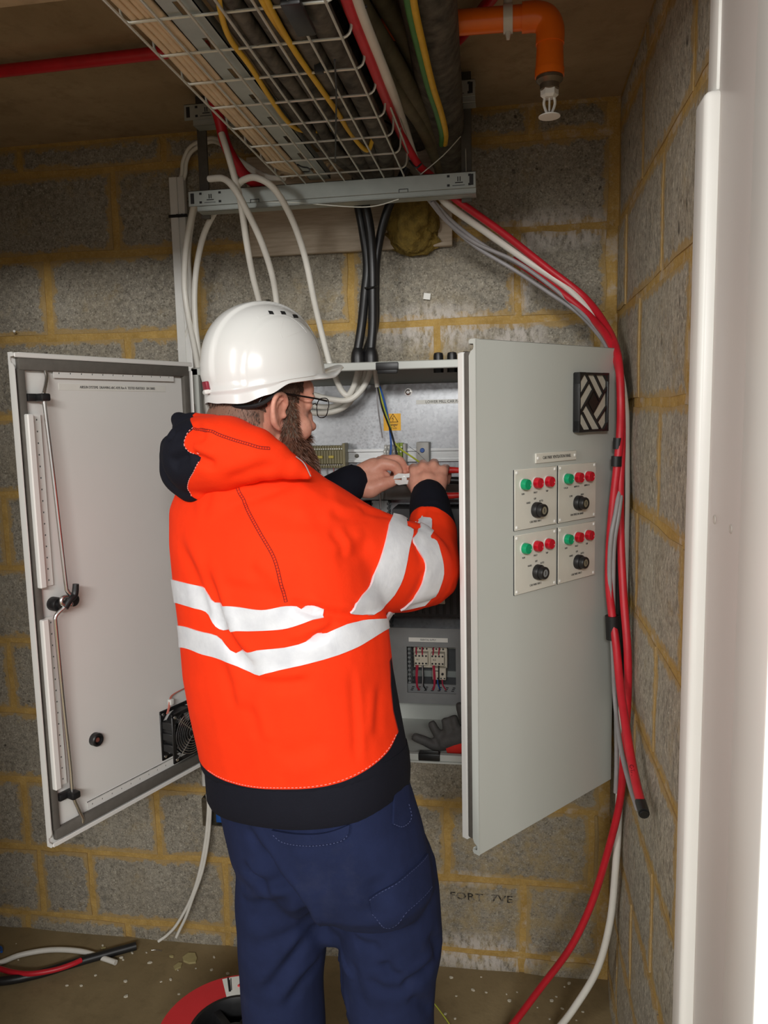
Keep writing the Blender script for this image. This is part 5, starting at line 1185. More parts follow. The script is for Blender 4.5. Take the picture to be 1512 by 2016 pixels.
# hood bunched behind the neck
b = MB()
limb(b, [((-0.3359, -0.835, 1.5188), .011), ((-0.3626, -0.845, 1.5317), .022), ((-0.3888, -0.85, 1.5426), .035), ((-0.4237, -0.85, 1.5524), .049), ((-0.48, -0.83, 1.5555), .066), ((-0.5453, -0.79, 1.5497), .070), ((-0.5949, -0.755, 1.5493), .040)], 24)
limb(b, [((-0.5994, -0.745, 1.6149), .016), ((-0.5715, -0.76, 1.5962), .034), ((-0.5249, -0.77, 1.5811), .042)], 20)
limb(b, [((-0.6122, -0.745, 1.5649), .026), ((-0.5962, -0.765, 1.5194), .034), ((-0.5676, -0.79, 1.4919), .024), ((-0.5348, -0.81, 1.4882), .018)], 20)
limb(b, [((-0.5622, -0.735, 1.5992), .026), ((-0.5415, -0.64, 1.5968), .022), ((-0.4953, -0.57, 1.5594), .020), ((-0.4412, -0.56, 1.5072), .020), ((-0.3929, -0.62, 1.4911), .016)], 20)
limb(b, [((-0.466, -0.8, 1.5961), .018), ((-0.516, -0.79, 1.603), .020), ((-0.5639, -0.765, 1.6089), .016)], 16)
hood = b.build('hood', [ORANGE, NAVY], jacket, smooth=0)
fuse(hood, .0052, 6)
hb = [V((-0.5575, -0.7809, 1.6216)), V((-0.5274, -0.8552, 1.6027)), V((-0.5347, -0.8654, 1.587)), V((-0.5325, -0.8752, 1.5671)), V((-0.5124, -0.8867, 1.5539)), V((-0.5105, -0.8865, 1.543)), V((-0.5194, -0.8776, 1.529)), V((-0.5352, -0.8613, 1.5142)), V((-0.5491, -0.8372, 1.4964)), V((-0.5501, -0.8213, 1.4823)), V((-0.541, -0.8194, 1.4758))]
def curve_x(pts, z):
    pts = sorted(pts, key=lambda p: p.z)
    if z <= pts[0].z: return pts[0].x
    for a, c in zip(pts[:-1], pts[1:]):
        if a.z <= z <= c.z: return a.x + (c.x - a.x) * (z - a.z) / max(1e-6, c.z - a.z)
    return pts[-1].x
hbs = spline(hb, 6)
recolour(hood, lambda p: curve_x(hbs, p.z) - p.x)
creases(hood, [([(-0.5255, -0.8801, 1.5588), (-0.5013, -0.8909, 1.549), (-0.4703, -0.8934, 1.538)], .012, .010, .005), ([(-0.5332, -0.8379, 1.6111), (-0.5049, -0.8761, 1.5943), (-0.4958, -0.8903, 1.5739)], .005, .010, .003), ([(-0.5714, -0.8543, 1.539), (-0.5519, -0.8661, 1.5482), (-0.5222, -0.8818, 1.5588)], .010, .012, .004), ([(-0.4698, -0.8753, 1.5097), (-0.4111, -0.8904, 1.5314), (-0.3651, -0.8717, 1.5378)], .004, .012, .003), ([(-0.5677, -0.8342, 1.5987), (-0.5721, -0.8399, 1.5903), (-0.5783, -0.8441, 1.5776)], .008, .010, .003)])
ht = bvh_of(hood)
stitch_d = simple('dark_red_stitching', srgb(120, 14, 10), .8); stitch_p = simple('pale_pink_stitching', srgb(236, 150, 140), .8)
seam('seam_stitching', ht, [(-0.5257, -0.8571, 1.6019), (-0.4798, -0.884, 1.5924), (-0.4436, -0.8896, 1.5804), (-0.405, -0.8911, 1.5684), (-0.3869, -0.8812, 1.5644)], stitch_d, hood, .0006, .0042, .0022)
seam('seam_stitching', ht, hb[1:-1], stitch_p, hood, .0008, .0034)
# jacket: panels, folds, tape, seams
hemz = [V((-0.5443, -0.8254, 0.977)), V((-0.5032, -0.8573, 0.9783)), V((-0.4451, -0.889, 0.9841)), V((-0.3733, -0.9163, 0.9982)), V((-0.3019, -0.9218, 1.0104)), V((-0.2535, -0.9062, 1.0231)), V((-0.2096, -0.8578, 1.0423)), V((-0.1955, -0.8192, 1.061))]
side = [V((-0.2126, -0.789, 1.2307)), V((-0.2102, -0.7975, 1.1965)), V((-0.2067, -0.81, 1.1456)), V((-0.2019, -0.8181, 1.1028)), V((-0.1945, -0.8131, 1.064))]
fa = V((-0.181, -0.345, 1.419)) - V((-0.1635, -0.475, 1.3521)); fa.normalize(); fo = V((-0.1666, -0.44, 1.3731))
def curve_z(pts, x):
    if x <= pts[0].x: return pts[0].z
    for a, c in zip(pts[:-1], pts[1:]):
        if a.x <= x <= c.x: return a.z + (c.z - a.z) * (x - a.x) / max(1e-6, c.x - a.x)
    return pts[-1].z
hems = spline(hemz, 5)
def jac_col(p):
    d = -.05
    if p.x > -.26 and p.y > -.60 and p.z > fo.z - .05: d = max(d, (p - fo).dot(fa) + (p.x - fo.x) * .35)
    if p.x < -.25: d = max(d, p.y + .52)
    if p.z < 1.30 and p.x > -.36: d = max(d, min(p.x - curve_x(side, p.z), (1.19 - p.z) * 2))
    if p.z < 1.1: d = max(d, curve_z(hems, p.x) - p.z)
    return max(-.05, min(.05, d))
recolour(jacket, jac_col)
creases(jacket, [
    ([(-0.5274, -0.8498, 1.376), (-0.5003, -0.8681, 1.318), (-0.4753, -0.883, 1.2516), (-0.4395, -0.9007, 1.2139), (-0.4009, -0.9144, 1.1892)], .012, .014, .006),
    ([(-0.5886, -0.8021, 1.4035), (-0.5495, -0.8373, 1.3554), (-0.5221, -0.8569, 1.3016), (-0.5123, -0.8633, 1.263)], .006, .016, .005),
    ([(-0.4508, -0.8975, 1.1861), (-0.4011, -0.9149, 1.1807), (-0.3471, -0.922, 1.1851), (-0.3138, -0.918, 1.1934)], .006, .010, .004),
    ([(-0.3293, -0.9157, 1.2543), (-0.2974, -0.906, 1.2667), (-0.2785, -0.8939, 1.2808)], .006, .008, .003), ([(-0.3633, -0.9168, 1.2487), (-0.3293, -0.9157, 1.2543), (-0.2897, -0.9022, 1.2701)], .004, .007, .002),
    ([(-0.2599, -0.8905, 1.2159), (-0.2551, -0.8939, 1.1478), (-0.253, -0.8994, 1.0888), (-0.2519, -0.9047, 1.0296)], .003, .008, .002),
    ([(-0.3372, -0.9104, 1.3094), (-0.2975, -0.9014, 1.2968), (-0.2605, -0.8775, 1.2862), (-0.227, -0.827, 1.2708)], .009, .010, .003),
    ([(-0.3581, -0.9111, 1.3134), (-0.329, -0.9095, 1.3068), (-0.2975, -0.9014, 1.2968)], .007, .010, .002),
    ([(-0.3072, -0.8381, 1.4622), (-0.269, -0.8147, 1.4418), (-0.2342, -0.7617, 1.4364)], .004, .010, .003), ([(-0.2963, -0.8517, 1.4298), (-0.2793, -0.8538, 1.4044), (-0.27, -0.8603, 1.38)], .004, .010, .003), ([(-0.2874, -0.8787, 1.379), (-0.2574, -0.8365, 1.3843), (-0.233, -0.7988, 1.4043)], .004, .014, .003),
    ([(-0.2005, -0.679, 1.4214), (-0.1773, -0.676, 1.4067), (-0.1588, -0.6451, 1.3973)], .003, .009, .001), ([(-0.1752, -0.7028, 1.3983), (-0.1642, -0.7207, 1.3685), (-0.1558, -0.7178, 1.3371)], .003, .012, .001), ([(-0.1558, -0.7179, 1.3333), (-0.1632, -0.7223, 1.3078), (-0.189, -0.7164, 1.268)], .003, .012, .001),
    ([(-0.189, -0.7164, 1.268), (-0.1641, -0.6864, 1.2658), (-0.1365, -0.6541, 1.2713)], .004, .007, .003), ([(-0.1988, -0.7263, 1.4153), (-0.1839, -0.4889, 1.4008), (-0.1418, -0.4802, 1.4039)], .004, .007, .002), ([(-0.2034, -0.7262, 1.4198), (-0.1805, -0.4693, 1.4123), (-0.1393, -0.4447, 1.4158)], .003, .006, .002),
    ([(-0.2609, -0.8728, 1.3056), (-0.2404, -0.8473, 1.2909), (-0.2244, -0.8147, 1.2783)], .005, .007, .002), ([(-0.4352, -0.8916, 1.376), (-0.3975, -0.9042, 1.345), (-0.3624, -0.9106, 1.3174)], .004, .014, .003), ([(-0.4996, -0.8674, 1.3355), (-0.4165, -0.901, 1.3313), (-0.3624, -0.911, 1.3133)], .003, .012, .002),
    ([(-0.442, -0.9028, 1.1441), (-0.4241, -0.9078, 1.1113), (-0.4215, -0.9069, 1.0754)], .003, .014, .003), ([(-0.4938, -0.8753, 1.2131), (-0.4732, -0.8882, 1.1643), (-0.4652, -0.8911, 1.1208)], .004, .014, .003), ([(-0.2996, -0.9198, 1.0954), (-0.3337, -0.9238, 1.0694), (-0.3887, -0.9159, 1.0543)], .003, .018, .003),
    ([(-0.4915, -0.8478, 1.4639), (-0.444, -0.8528, 1.4774), (-0.3923, -0.845, 1.4935), (-0.348, -0.8107, 1.5073)], .006, .012, .003), ([(-0.2648, -0.7893, 1.4561), (-0.2357, -0.7524, 1.4406), (-0.2153, -0.7068, 1.4309)], .004, .008, .003), ([(-0.2238, -0.8735, 1.0702), (-0.2211, -0.8571, 1.1173), (-0.22, -0.8409, 1.1652)], .003, .012, .003)])
jt = bvh_of(jacket)
tape('reflective_tape', jt, [(-0.69, -0.6, 1.2868), (-0.6621, -0.68, 1.3021), (-0.6052, -0.7882, 1.3242), (-0.5343, -0.8487, 1.3264), (-0.5144, -0.8606, 1.3142), (-0.4963, -0.8709, 1.3028), (-0.4468, -0.8933, 1.3031), (-0.4001, -0.9073, 1.3024), (-0.3581, -0.9113, 1.3109), (-0.329, -0.9096, 1.3059), (-0.3006, -0.9024, 1.2987)],
     [(-0.6874, -0.6, 1.2348), (-0.6595, -0.68, 1.2549), (-0.6013, -0.7915, 1.2823), (-0.5379, -0.8475, 1.2863), (-0.5149, -0.8614, 1.2804), (-0.4927, -0.8742, 1.2593), (-0.4534, -0.8927, 1.2619), (-0.4132, -0.9065, 1.2667), (-0.3629, -0.9147, 1.2736), (-0.3291, -0.9122, 1.2838), (-0.299, -0.9026, 1.2937)], TAPE, jacket, 64, 6, lab='upper silver tape round the back', rip=.0012)
tape('reflective_tape', jt, [(-0.681, -0.6, 1.1891), (-0.6536, -0.68, 1.2095), (-0.5916, -0.801, 1.2422), (-0.5341, -0.8506, 1.2472), (-0.4934, -0.8742, 1.2459), (-0.4687, -0.8871, 1.2264), (-0.4442, -0.8982, 1.227), (-0.4016, -0.9114, 1.2366), (-0.3461, -0.9175, 1.2468), (-0.2943, -0.9048, 1.2664), (-0.2499, -0.8677, 1.2769), (-0.2269, -0.8277, 1.2692), (-0.2167, -0.7748, 1.2561), (-0.2156, -0.7, 1.2401), (-0.2328, -0.62, 1.2227)],
     [(-0.6771, -0.6, 1.1386), (-0.6499, -0.68, 1.1637), (-0.587, -0.8056, 1.2028), (-0.53, -0.8544, 1.2073), (-0.4917, -0.8767, 1.2073), (-0.4503, -0.8969, 1.2009), (-0.4152, -0.9103, 1.1934), (-0.373, -0.9189, 1.2046), (-0.3298, -0.9189, 1.2162), (-0.282, -0.9044, 1.2274), (-0.2456, -0.8729, 1.2368), (-0.2227, -0.8298, 1.244), (-0.2137, -0.7866, 1.241), (-0.214, -0.7, 1.2226), (-0.2311, -0.62, 1.2063)], TAPE, jacket, 72, 6, lab='lower silver tape round the back', rip=.0012)
tape('reflective_tape', jt, [(-0.2224, -0.56, 1.4052), (-0.2256, -0.6, 1.4187), (-0.2127, -0.7246, 1.4277), (-0.2132, -0.7592, 1.4161), (-0.2171, -0.7903, 1.3869), (-0.236, -0.8175, 1.3315), (-0.2465, -0.8485, 1.3155), (-0.2547, -0.8655, 1.3047), (-0.2599, -0.8758, 1.29)],
     [(-0.211, -0.53, 1.3926), (-0.2083, -0.58, 1.4058), (-0.1882, -0.702, 1.4114), (-0.1785, -0.6981, 1.4033), (-0.181, -0.7484, 1.3734), (-0.1968, -0.7677, 1.3128), (-0.209, -0.7682, 1.2953), (-0.2201, -0.7747, 1.2828), (-0.2304, -0.8319, 1.2774)], TAPE, jacket, 40, 6, .0042, lab='silver tape round the upper arm', rip=.001)
tape('reflective_tape', jt, [(-0.194, -0.5, 1.3668), (-0.1717, -0.7007, 1.3952), (-0.1644, -0.7185, 1.3719), (-0.1559, -0.7142, 1.3533), (-0.1534, -0.7133, 1.34), (-0.1582, -0.7164, 1.3103), (-0.1698, -0.7167, 1.2874), (-0.1836, -0.7137, 1.2703), (-0.2016, -0.7082, 1.2561)],
     [(-0.1649, -0.47, 1.3622), (-0.1491, -0.6568, 1.3864), (-0.1397, -0.6561, 1.3757), (-0.1304, -0.6664, 1.3513), (-0.1259, -0.6674, 1.3273), (-0.1269, -0.6686, 1.312), (-0.1349, -0.6693, 1.2866), (-0.1467, -0.669, 1.2687), (-0.1611, -0.671, 1.2572)], TAPE, jacket, 40, 6, .0036, lab='silver tape round the elbow', rip=.001)
seam('seam_stitching', jt, [(-0.4609, -0.8395, 1.5047), (-0.4381, -0.8583, 1.4651), (-0.4042, -0.8867, 1.4221), (-0.3799, -0.9, 1.3866), (-0.3682, -0.9068, 1.3502), (-0.3598, -0.9106, 1.3175)], stitch_d, jacket, .0006, .0046, .0024)
seam('seam_stitching', jt, [V(p) + V((0, -.001, .003)) for p in hemz], stitch_p, jacket, .0007, .0036)
# ribbed navy waistband under the jacket
b = MB()
ring_loft(b, [((-0.5803, -0.75, 0.9609), (-0.1912, -0.755, 1.0281), .70), ((-0.578, -0.75, 0.9466), (-0.1878, -0.755, 1.0088), .72), ((-0.5764, -0.75, 0.9178), (-0.1864, -0.755, 0.9814), .73), ((-0.5757, -0.75, 0.8908), (-0.1879, -0.755, 0.9548), .73), ((-0.5713, -0.75, 0.8765), (-0.1919, -0.755, 0.9418), .71), ((-0.5608, -0.75, 0.8792), (-0.2013, -0.755, 0.9432), .69), ((-0.5465, -0.75, 0.9194), (-0.2129, -0.755, 0.9801), .66)], n=64)
hem = b.build('waistband', NAVY, jacket, smooth=70)
# trousers
b = MB()
ring_loft(b, [((-0.5526, -0.75, 0.9603), (-0.2057, -0.755, 1.0099), .66), ((-0.5583, -0.75, 0.8877), (-0.1843, -0.755, 0.9422), .70), ((-0.5501, -0.745, 0.8228), (-0.1647, -0.755, 0.8739), .70), ((-0.5407, -0.745, 0.7601), (-0.1488, -0.755, 0.8049), .68), ((-0.5329, -0.74, 0.7203), (-0.1404, -0.75, 0.7569), .62), ((-0.5114, -0.735, 0.6811), (-0.1588, -0.745, 0.7164), .50)])
limb(b, [((-0.3388, -0.74, 0.7405), .095), ((-0.3421, -0.735, 0.6684), .070), ((-0.3423, -0.735, 0.6289), .040)], 20)
limb(b, [((-0.4323, -0.74, 0.7545), .094), ((-0.4409, -0.735, 0.6762), .095), ((-0.4481, -0.73, 0.5855), .089), ((-0.4543, -0.725, 0.493), .084), ((-0.4541, -0.72, 0.3992), .084)], 24)
limb(b, [((-0.2324, -0.75, 0.7754), .095), ((-0.229, -0.745, 0.7003), .098), ((-0.2285, -0.735, 0.6094), .099), ((-0.236, -0.725, 0.5153), .092), ((-0.2326, -0.72, 0.424), .084)], 24)
for k_ in (V((-0.4541, -0.72, 0.3992)), V((-0.2326, -0.72, 0.424))):
    limb(b, [(k_, .084), (k_ + V((0, .005, -.15)), .078), (k_ + V((0, .0, -.30)), .076), (V((k_.x, k_.y - .005, .09)), .080)], 24)
tro = b.build('trousers', TROUS, person, smooth=0)
fuse(tro, .0062, 6)
creases(tro, [
    ([(-0.4435, -0.8678, 0.8695), (-0.4096, -0.8795, 0.8169), (-0.3644, -0.8841, 0.7616), (-0.3513, -0.7843, 0.6438), (-0.2754, -0.9135, 0.7991)], .020, .017, .005), ([(-0.4697, -0.8559, 0.8994), (-0.4386, -0.8697, 0.8614), (-0.4082, -0.8819, 0.8328)], .007, .014, .003),
    ([(-0.4892, -0.8259, 0.7873), (-0.4401, -0.8601, 0.7898), (-0.3843, -0.8892, 0.8032)], .010, .013, .003), ([(-0.4843, -0.8358, 0.8186), (-0.458, -0.8493, 0.7894), (-0.4167, -0.8631, 0.7644)], .007, .012, .003), ([(-0.4874, -0.8172, 0.6805), (-0.4371, -0.8333, 0.7262), (-0.3646, -0.8959, 0.7931)], .009, .015, .003),
    ([(-0.5011, -0.8028, 0.6204), (-0.4134, -0.8241, 0.6614), (-0.3597, -0.8054, 0.6765)], .006, .016, .002), ([(-0.468, -0.8098, 0.5208), (-0.4193, -0.814, 0.5866), (-0.3593, -0.8009, 0.6631)], .011, .015, .004), ([(-0.4307, -0.8051, 0.4893), (-0.388, -0.7891, 0.5497), (-0.3622, -0.7449, 0.572)], .008, .014, .003), ([(-0.5049, -0.8023, 0.7152), (-0.4688, -0.8255, 0.7233), (-0.4326, -0.8452, 0.7444)], .007, .011, .002),
    ([(-0.2845, -0.8216, 0.6664), (-0.2585, -0.8348, 0.6664), (-0.2251, -0.8402, 0.6734)], .007, .013, .003), ([(-0.2253, -0.8374, 0.6437), (-0.2154, -0.8333, 0.6137), (-0.1873, -0.8237, 0.6011)], .010, .013, .003), ([(-0.2013, -0.8262, 0.5826), (-0.1661, -0.8086, 0.5916), (-0.1385, -0.7735, 0.6043)], .013, .015, .004), ([(-0.2668, -0.8248, 0.5999), (-0.2243, -0.8292, 0.5774), (-0.1777, -0.8147, 0.5789)], .006, .014, .002), ([(-0.1894, -0.8147, 0.5543), (-0.1651, -0.7857, 0.5232), (-0.1506, -0.7461, 0.4766)], .007, .013, .002), ([(-0.1474, -0.7968, 0.6763), (-0.1363, -0.7722, 0.6323), (-0.1357, -0.7638, 0.5953)], .008, .013, .002),
    ([(-0.2261, -0.901, 0.8492), (-0.2231, -0.9041, 0.8055), (-0.2394, -0.9019, 0.7609)], .006, .022, .002), ([(-0.2903, -0.8128, 0.6241), (-0.2821, -0.8132, 0.5741), (-0.2719, -0.8093, 0.5154)], .005, .016, .002), ([(-0.3447, -0.9079, 0.8812), (-0.3099, -0.9125, 0.8315), (-0.2957, -0.9055, 0.7724)], .004, .025, .001)])
tt_ = bvh_of(tro)
tape('pocket_flap', tt_, [(-0.4043, -0.8898, 0.911), (-0.3525, -0.9071, 0.9168), (-0.3068, -0.9126, 0.9248), (-0.2662, -0.906, 0.9383)], [(-0.4017, -0.8906, 0.9042), (-0.3828, -0.8974, 0.8964), (-0.3345, -0.9105, 0.9008), (-0.283, -0.9118, 0.9124), (-0.2679, -0.908, 0.9249)], TROUS, tro, 24, 4, .0055)
tape('cargo_pocket', tt_, [(-0.2354, -0.9082, 0.8072), (-0.2085, -0.8952, 0.8212), (-0.1778, -0.8637, 0.8316), (-0.1512, -0.7998, 0.8312)], [(-0.2317, -0.9037, 0.7767), (-0.2066, -0.8848, 0.7454), (-0.1775, -0.8748, 0.7712), (-0.1433, -0.8134, 0.7768)], TROUS, tro, 20, 6, .005)
tape('side_pocket_flap', tt_, [(-0.202, -0.8428, 0.9657), (-0.1904, -0.8177, 0.9632), (-0.1842, -0.7969, 0.9579)], [(-0.2007, -0.8641, 0.9195), (-0.1873, -0.848, 0.9069), (-0.1764, -0.8222, 0.9095)], TROUS, tro, 12, 8, .004)
c, nn, _, _ = tt_.find_nearest(V((-0.3331, -0.9109, 0.9121))); b = MB(); b.lathe([(.0055, 0), (.0055, .0015), (.004, .0012), (.0005, .0012)], frame(c + nn * .004, nn.orthogonal(), nn), 14); b.build('pocket_button', TROUS, tro)
thread = simple('faded_blue_thread', srgb(62, 70, 108), .8)
for pts in ([(-0.4018, -0.8904, 0.9022), (-0.3829, -0.8973, 0.8944), (-0.3346, -0.9104, 0.899), (-0.2831, -0.9119, 0.9107), (-0.2679, -0.9082, 0.9231)], [(-0.2354, -0.9083, 0.8054), (-0.2085, -0.8955, 0.8195), (-0.1778, -0.8642, 0.8301), (-0.1511, -0.8009, 0.83)], [(-0.2317, -0.9037, 0.7767), (-0.2066, -0.8848, 0.7454), (-0.1775, -0.8748, 0.7712), (-0.1433, -0.8134, 0.7768)], [(-0.2007, -0.8641, 0.9195), (-0.1873, -0.848, 0.9069), (-0.1764, -0.8222, 0.9095), (-0.1819, -0.8179, 0.9354)]):
    seam('pocket_stitching', tt_, pts, thread, tro, .0008, .003, off=.0045)
BOOT = simple('black_boot_leather', srgb(30, 28, 27), .5, var=.2)
for k_ in (V((-0.4541, -0.72, 0.3992)), V((-0.2326, -0.72, 0.424))):
    f0 = V((k_.x, k_.y, .055)); b = MB()
    limb(b, [(f0 + V((0, 0, .10)), .052), (f0, .050), (f0 + TF * .09 + V((0, 0, -.012)), .043), (f0 + TF * .185 + V((0, 0, -.016)), .036)], 20)
    bt_ = b.build('boot', BOOT, person, smooth=0); fuse(bt_, .007, 4)
    for v in bt_.data.vertices: v.co.z = max(v.co.z, .004 - ORG[bt_.name].z)
    b = MB()
    sole = [(f0 + TF * (.20 * t - .052) + TR * w) for t, w in ((0, -.036), (.3, -.046), (.75, -.050), (1.1, -.038), (1.22, 0), (1.1, .042), (.75, .052), (.3, .046), (0, .036))]
    b.prism([(p.x, p.y) for p in reversed(sole)], 0.0, .022); b.build('sole', M_['rubber'], bt_)
b = MB(); b.tube([V((-0.3496, -0.8518, 1.5464)) + V((0, -.004, .004)), V((-0.3395, -0.846, 1.5341)) + V((.002, -.004, .004)), V((-0.3243, -0.86, 1.5173))], .0010, 8, 5); b.build('drawcord', M_['greycable'], jacket)

# ---- hard hat
GF0 = V((.73, .68, 0)).normalized(); GR = V((.68, -.73, 0)).normalized(); tl_ = math.radians(8)
GF = GF0 * math.cos(tl_) + V((0, 0, 1)) * math.sin(tl_); GU = GR.cross(GF)
GC = HC + HU * .064 + HF * .004
GM = Matrix(((GF.x, GR.x, GU.x, GC.x), (GF.y, GR.y, GU.y, GC.y), (GF.z, GR.z, GU.z, GC.z), (0, 0, 0, 1)))
RIM = [(0, .010), (25, .004), (45, -.010), (65, -.010), (90, -.009), (112, -.024), (135, -.033), (160, -.028), (180, -.024)]
def rim_u(a):
    a = abs(a)
    for (x0, y0), (x1, y1) in zip(RIM[:-1], RIM[1:]):
        if x0 <= a <= x1:
            f = (a - x0) / (x1 - x0); f = f * f * (3 - 2 * f); return y0 + (y1 - y0) * f
    return RIM[-1][1]
sm = lambda x: max(0, min(1, x)) ** 2 * (3 - 2 * max(0, min(1, x)))
NA, ND, NS = 128, 34, 8
def hat_point(k, j):
    a = -180 + 360 * k / NA; t = math.radians(a); ca, sa = math.cos(t), math.sin(t)
    fx = .122 if ca > 0 else .121; ry = .104
    if j <= ND:
        s = j / ND; q = s * PI / 2
        rr = math.sin(q) ** .92; zz = .146 * math.cos(q) ** .86
        f, r, u = fx * ca * rr, ry * sa * rr, zz
        n = V((f / fx ** 2, r / ry ** 2, u / .146 ** 2)).normalized()
        d = 0
        ridge = sm((.030 - abs(r)) / .006) * sm((f + .135) / .02)
        d += .0042 * ridge * sm((s - .0) / .05 + .6) * sm((1.0 - s) / .10)
        # raised side panels with a rounded outline
        x, y = f / .122, u / .146
        lim = (x - .12) ** 2 / .62 + (y - .02) ** 2 / .60
        d += .0022 * sm((1 - lim) / .10) * sm((abs(r) - .036) / .006)
        # step behind the peak
        d -= .0022 * sm((x - .72) / .03) * sm((abs(r) - .02) / .01)
        p = V((f, r, u)) + n * d
    else:
        s = (j - ND) / NS; ru = rim_u(a)
        ext = .041 * max(0, math.cos(math.radians(a) * 90 / 62)) ** .75 if abs(a) < 62 else 0
        fl = .0035 * s + ext * s ** .9
        f = (fx + fl) * ca; r = (ry + fl) * sa
        if abs(a) < 62: r = (ry + .0035 * s + ext * .55 * s) * sa
        u = ru * s - .006 * (ext / .046) * (s - s * s) * 2
        if 0 < s < .35 and abs(a) > 60: f *= 1.026; r *= 1.026
        p = V((f, r, u))
    return GM @ p
vs = [GM @ V((0, 0, .1502))]; fs = []
for j in range(1, ND + NS + 1):
    for k in range(NA): vs.append(hat_point(k, j))
for k in range(NA): fs.append((0, 1 + (k + 1) % NA, 1 + k))
for j in range(ND + NS - 1):
    for k in range(NA):
        a, c = 1 + j * NA, 1 + (j + 1) * NA; k2 = (k + 1) % NA
        fs.append((a + k, a + k2, c + k2, c + k))
HATM = NT('white_hat_shell').set(.22, spec=.5); HATM.color(srgb(222, 222, 219)); HATM.b.inputs['Coat Weight'].default_value = .3; HATM.b.inputs['Coat Roughness'].default_value = .12
b = MB(); b.add(vs, fs); hat = b.build('hard_hat', HATM.mat, person, smooth=0)
bm = bmesh.new(); bm.from_mesh(hat.data); bmesh.ops.recalc_face_normals(bm, faces=bm.faces); bm.to_mesh(hat.data); bm.free()
tip = hat.data.polygons[0]
if (tip.normal.dot(GU)) < 0: hat.data.flip_normals()
so = hat.modifiers.new('s', 'SOLIDIFY'); so.thickness = .0026; so.offset = -1; bake(hat); hat.data.set_sharp_from_angle(angle=math.radians(60))
hat['label'] = 'white vented hard hat'
htree = bvh_of(hat)
for top_, bot_ in (([(-0.4428, -0.6775, 1.8112), (-0.4354, -0.6731, 1.8105)], [(-0.4383, -0.6834, 1.8043), (-0.4311, -0.6782, 1.8042)]), ([(-0.4247, -0.6594, 1.8122), (-0.4185, -0.6505, 1.8121)], [(-0.4201, -0.6659, 1.8052), (-0.4139, -0.6569, 1.8055)]), ([(-0.4071, -0.6388, 1.8074), (-0.4051, -0.6135, 1.8093)], [(-0.4023, -0.6463, 1.8002), (-0.3983, -0.6284, 1.8016)])):
    tape('vent_slot', htree, top_, bot_, M_['print'], hat, 3, 2, .0006)
tape('raised_rib', htree, [(-0.4584, -0.6985, 1.7993), (-0.442, -0.6716, 1.8147), (-0.4227, -0.6366, 1.8191), (-0.4127, -0.7003, 1.7593), (-0.3865, -0.5813, 1.7835)], [(-0.4532, -0.7002, 1.7953), (-0.4367, -0.684, 1.8028), (-0.4167, -0.666, 1.8032), (-0.3989, -0.654, 1.7955), (-0.3791, -0.6426, 1.7725)], HATM.mat, hat, 24, 3, .0004)
b = MB(); c = GM @ V((-.1235, .004, .006)); b.rbox((-.004, -.010, -.009), (.003, .010, .012), .002, frame(c, GF, y=GR)); b.build('rear_clip', simple('maroon_clip', srgb(140, 34, 52), .4), hat)
b = MB(); c = GM @ V((-.126, .010, -.004)); b.rbox((-.006, -.005, -.004), (.004, .005, .004), .0015, frame(c, GF, y=GR)); b.build('clip_tab', M_['white_pl'], hat)
b = MB()
b.lathe([(.090, -.008), (.093, -.008), (.093, .010), (.090, .010), (.090, -.008)], GM @ Matrix.Diagonal((1.06, .90, 1, 1)), 48, cap=False)
b.build('headband', simple('grey_harness', srgb(120, 120, 122), .5), hat)
b = MB(); b.tube([GM @ V((-.104, .02, -.024)), GM @ V((-.090, .052, -.038)), GM @ V((-.060, .082, -.040)), GM @ V((-.028, .090, -.024)), GM @ V((-.01, .092, -.006))], .0042, 8, 6); b.build('nape_strap', M_['rubber'], hat)

# ---- hair, sideburns and beard
def strands(name, surf_obj, count, length, grav, mat, parent, w=.0007, keep=lambda p: True, curl=.3, stuff=True, segs=2):
    me = surf_obj.data; org = ORG[surf_obj.name]; polys = list(me.polygons); rnd = random.Random(5); b = MB(); made = 0
    cum = np.cumsum([p.area for p in polys])
    tries = 0
    while made < count and tries < count * 400:
        tries += 1
        p = polys[int(np.searchsorted(cum, rnd.random() * cum[-1]))]; c = p.center + org
        if not keep(c): continue
        made += 1
        vv = [me.vertices[i].co for i in p.vertices]; r1, r2 = rnd.random(), rnd.random()
        o_ = vv[0] + (vv[1] - vv[0]) * r1 + (vv[-1] - vv[0]) * r2 + org - p.normal * .001
        g = grav(c); d = (p.normal * .75 + g).normalized(); d = (d + V((rnd.gauss(0, curl), rnd.gauss(0, curl), rnd.gauss(0, curl))) * .6).normalized()
        L = length * rnd.uniform(.55, 1.2); sd = d.orthogonal().normalized(); sd = Matrix.Rotation(rnd.uniform(0, 6.28), 3, d) @ sd
        q1 = o_ + d * L * .5; q2 = q1 + ((d + g * .6).normalized()) * L * .5
        b.add([o_ - sd * w, o_ + sd * w, q1 + sd * w * .8, q1 - sd * w * .8, q2], [(0, 1, 2, 3), (3, 2, 4)])
    o = b.build(name, mat, parent, smooth=0)
    if stuff: o['kind'] = 'stuff'
    return o
b = MB()
for s in (-1, 1):
    limb(b, [(h(.026, s * .066, .022), .009), (h(.032, s * .065, -.012), .012), (h(.036, s * .060, -.045), .016), (h(.044, s * .054, -.072), .020), (h(.066, s * .036, -.098), .026)], 14)
    limb(b, [(h(.050, s * .050, -.050), .015), (h(.076, s * .034, -.062), .016), (h(.092, s * .012, -.066), .015)], 14)
    limb(b, [(h(.098, s * .004, -.034), .007), (h(.092, s * .026, -.042), .007), (h(.082, s * .034, -.058), .009)], 10)
limb(b, [(h(.074, 0, -.080), .038), (h(.088, 0, -.100), .041), (h(.094, .004, -.124), .033), (h(.094, .006, -.145), .018)], 20)
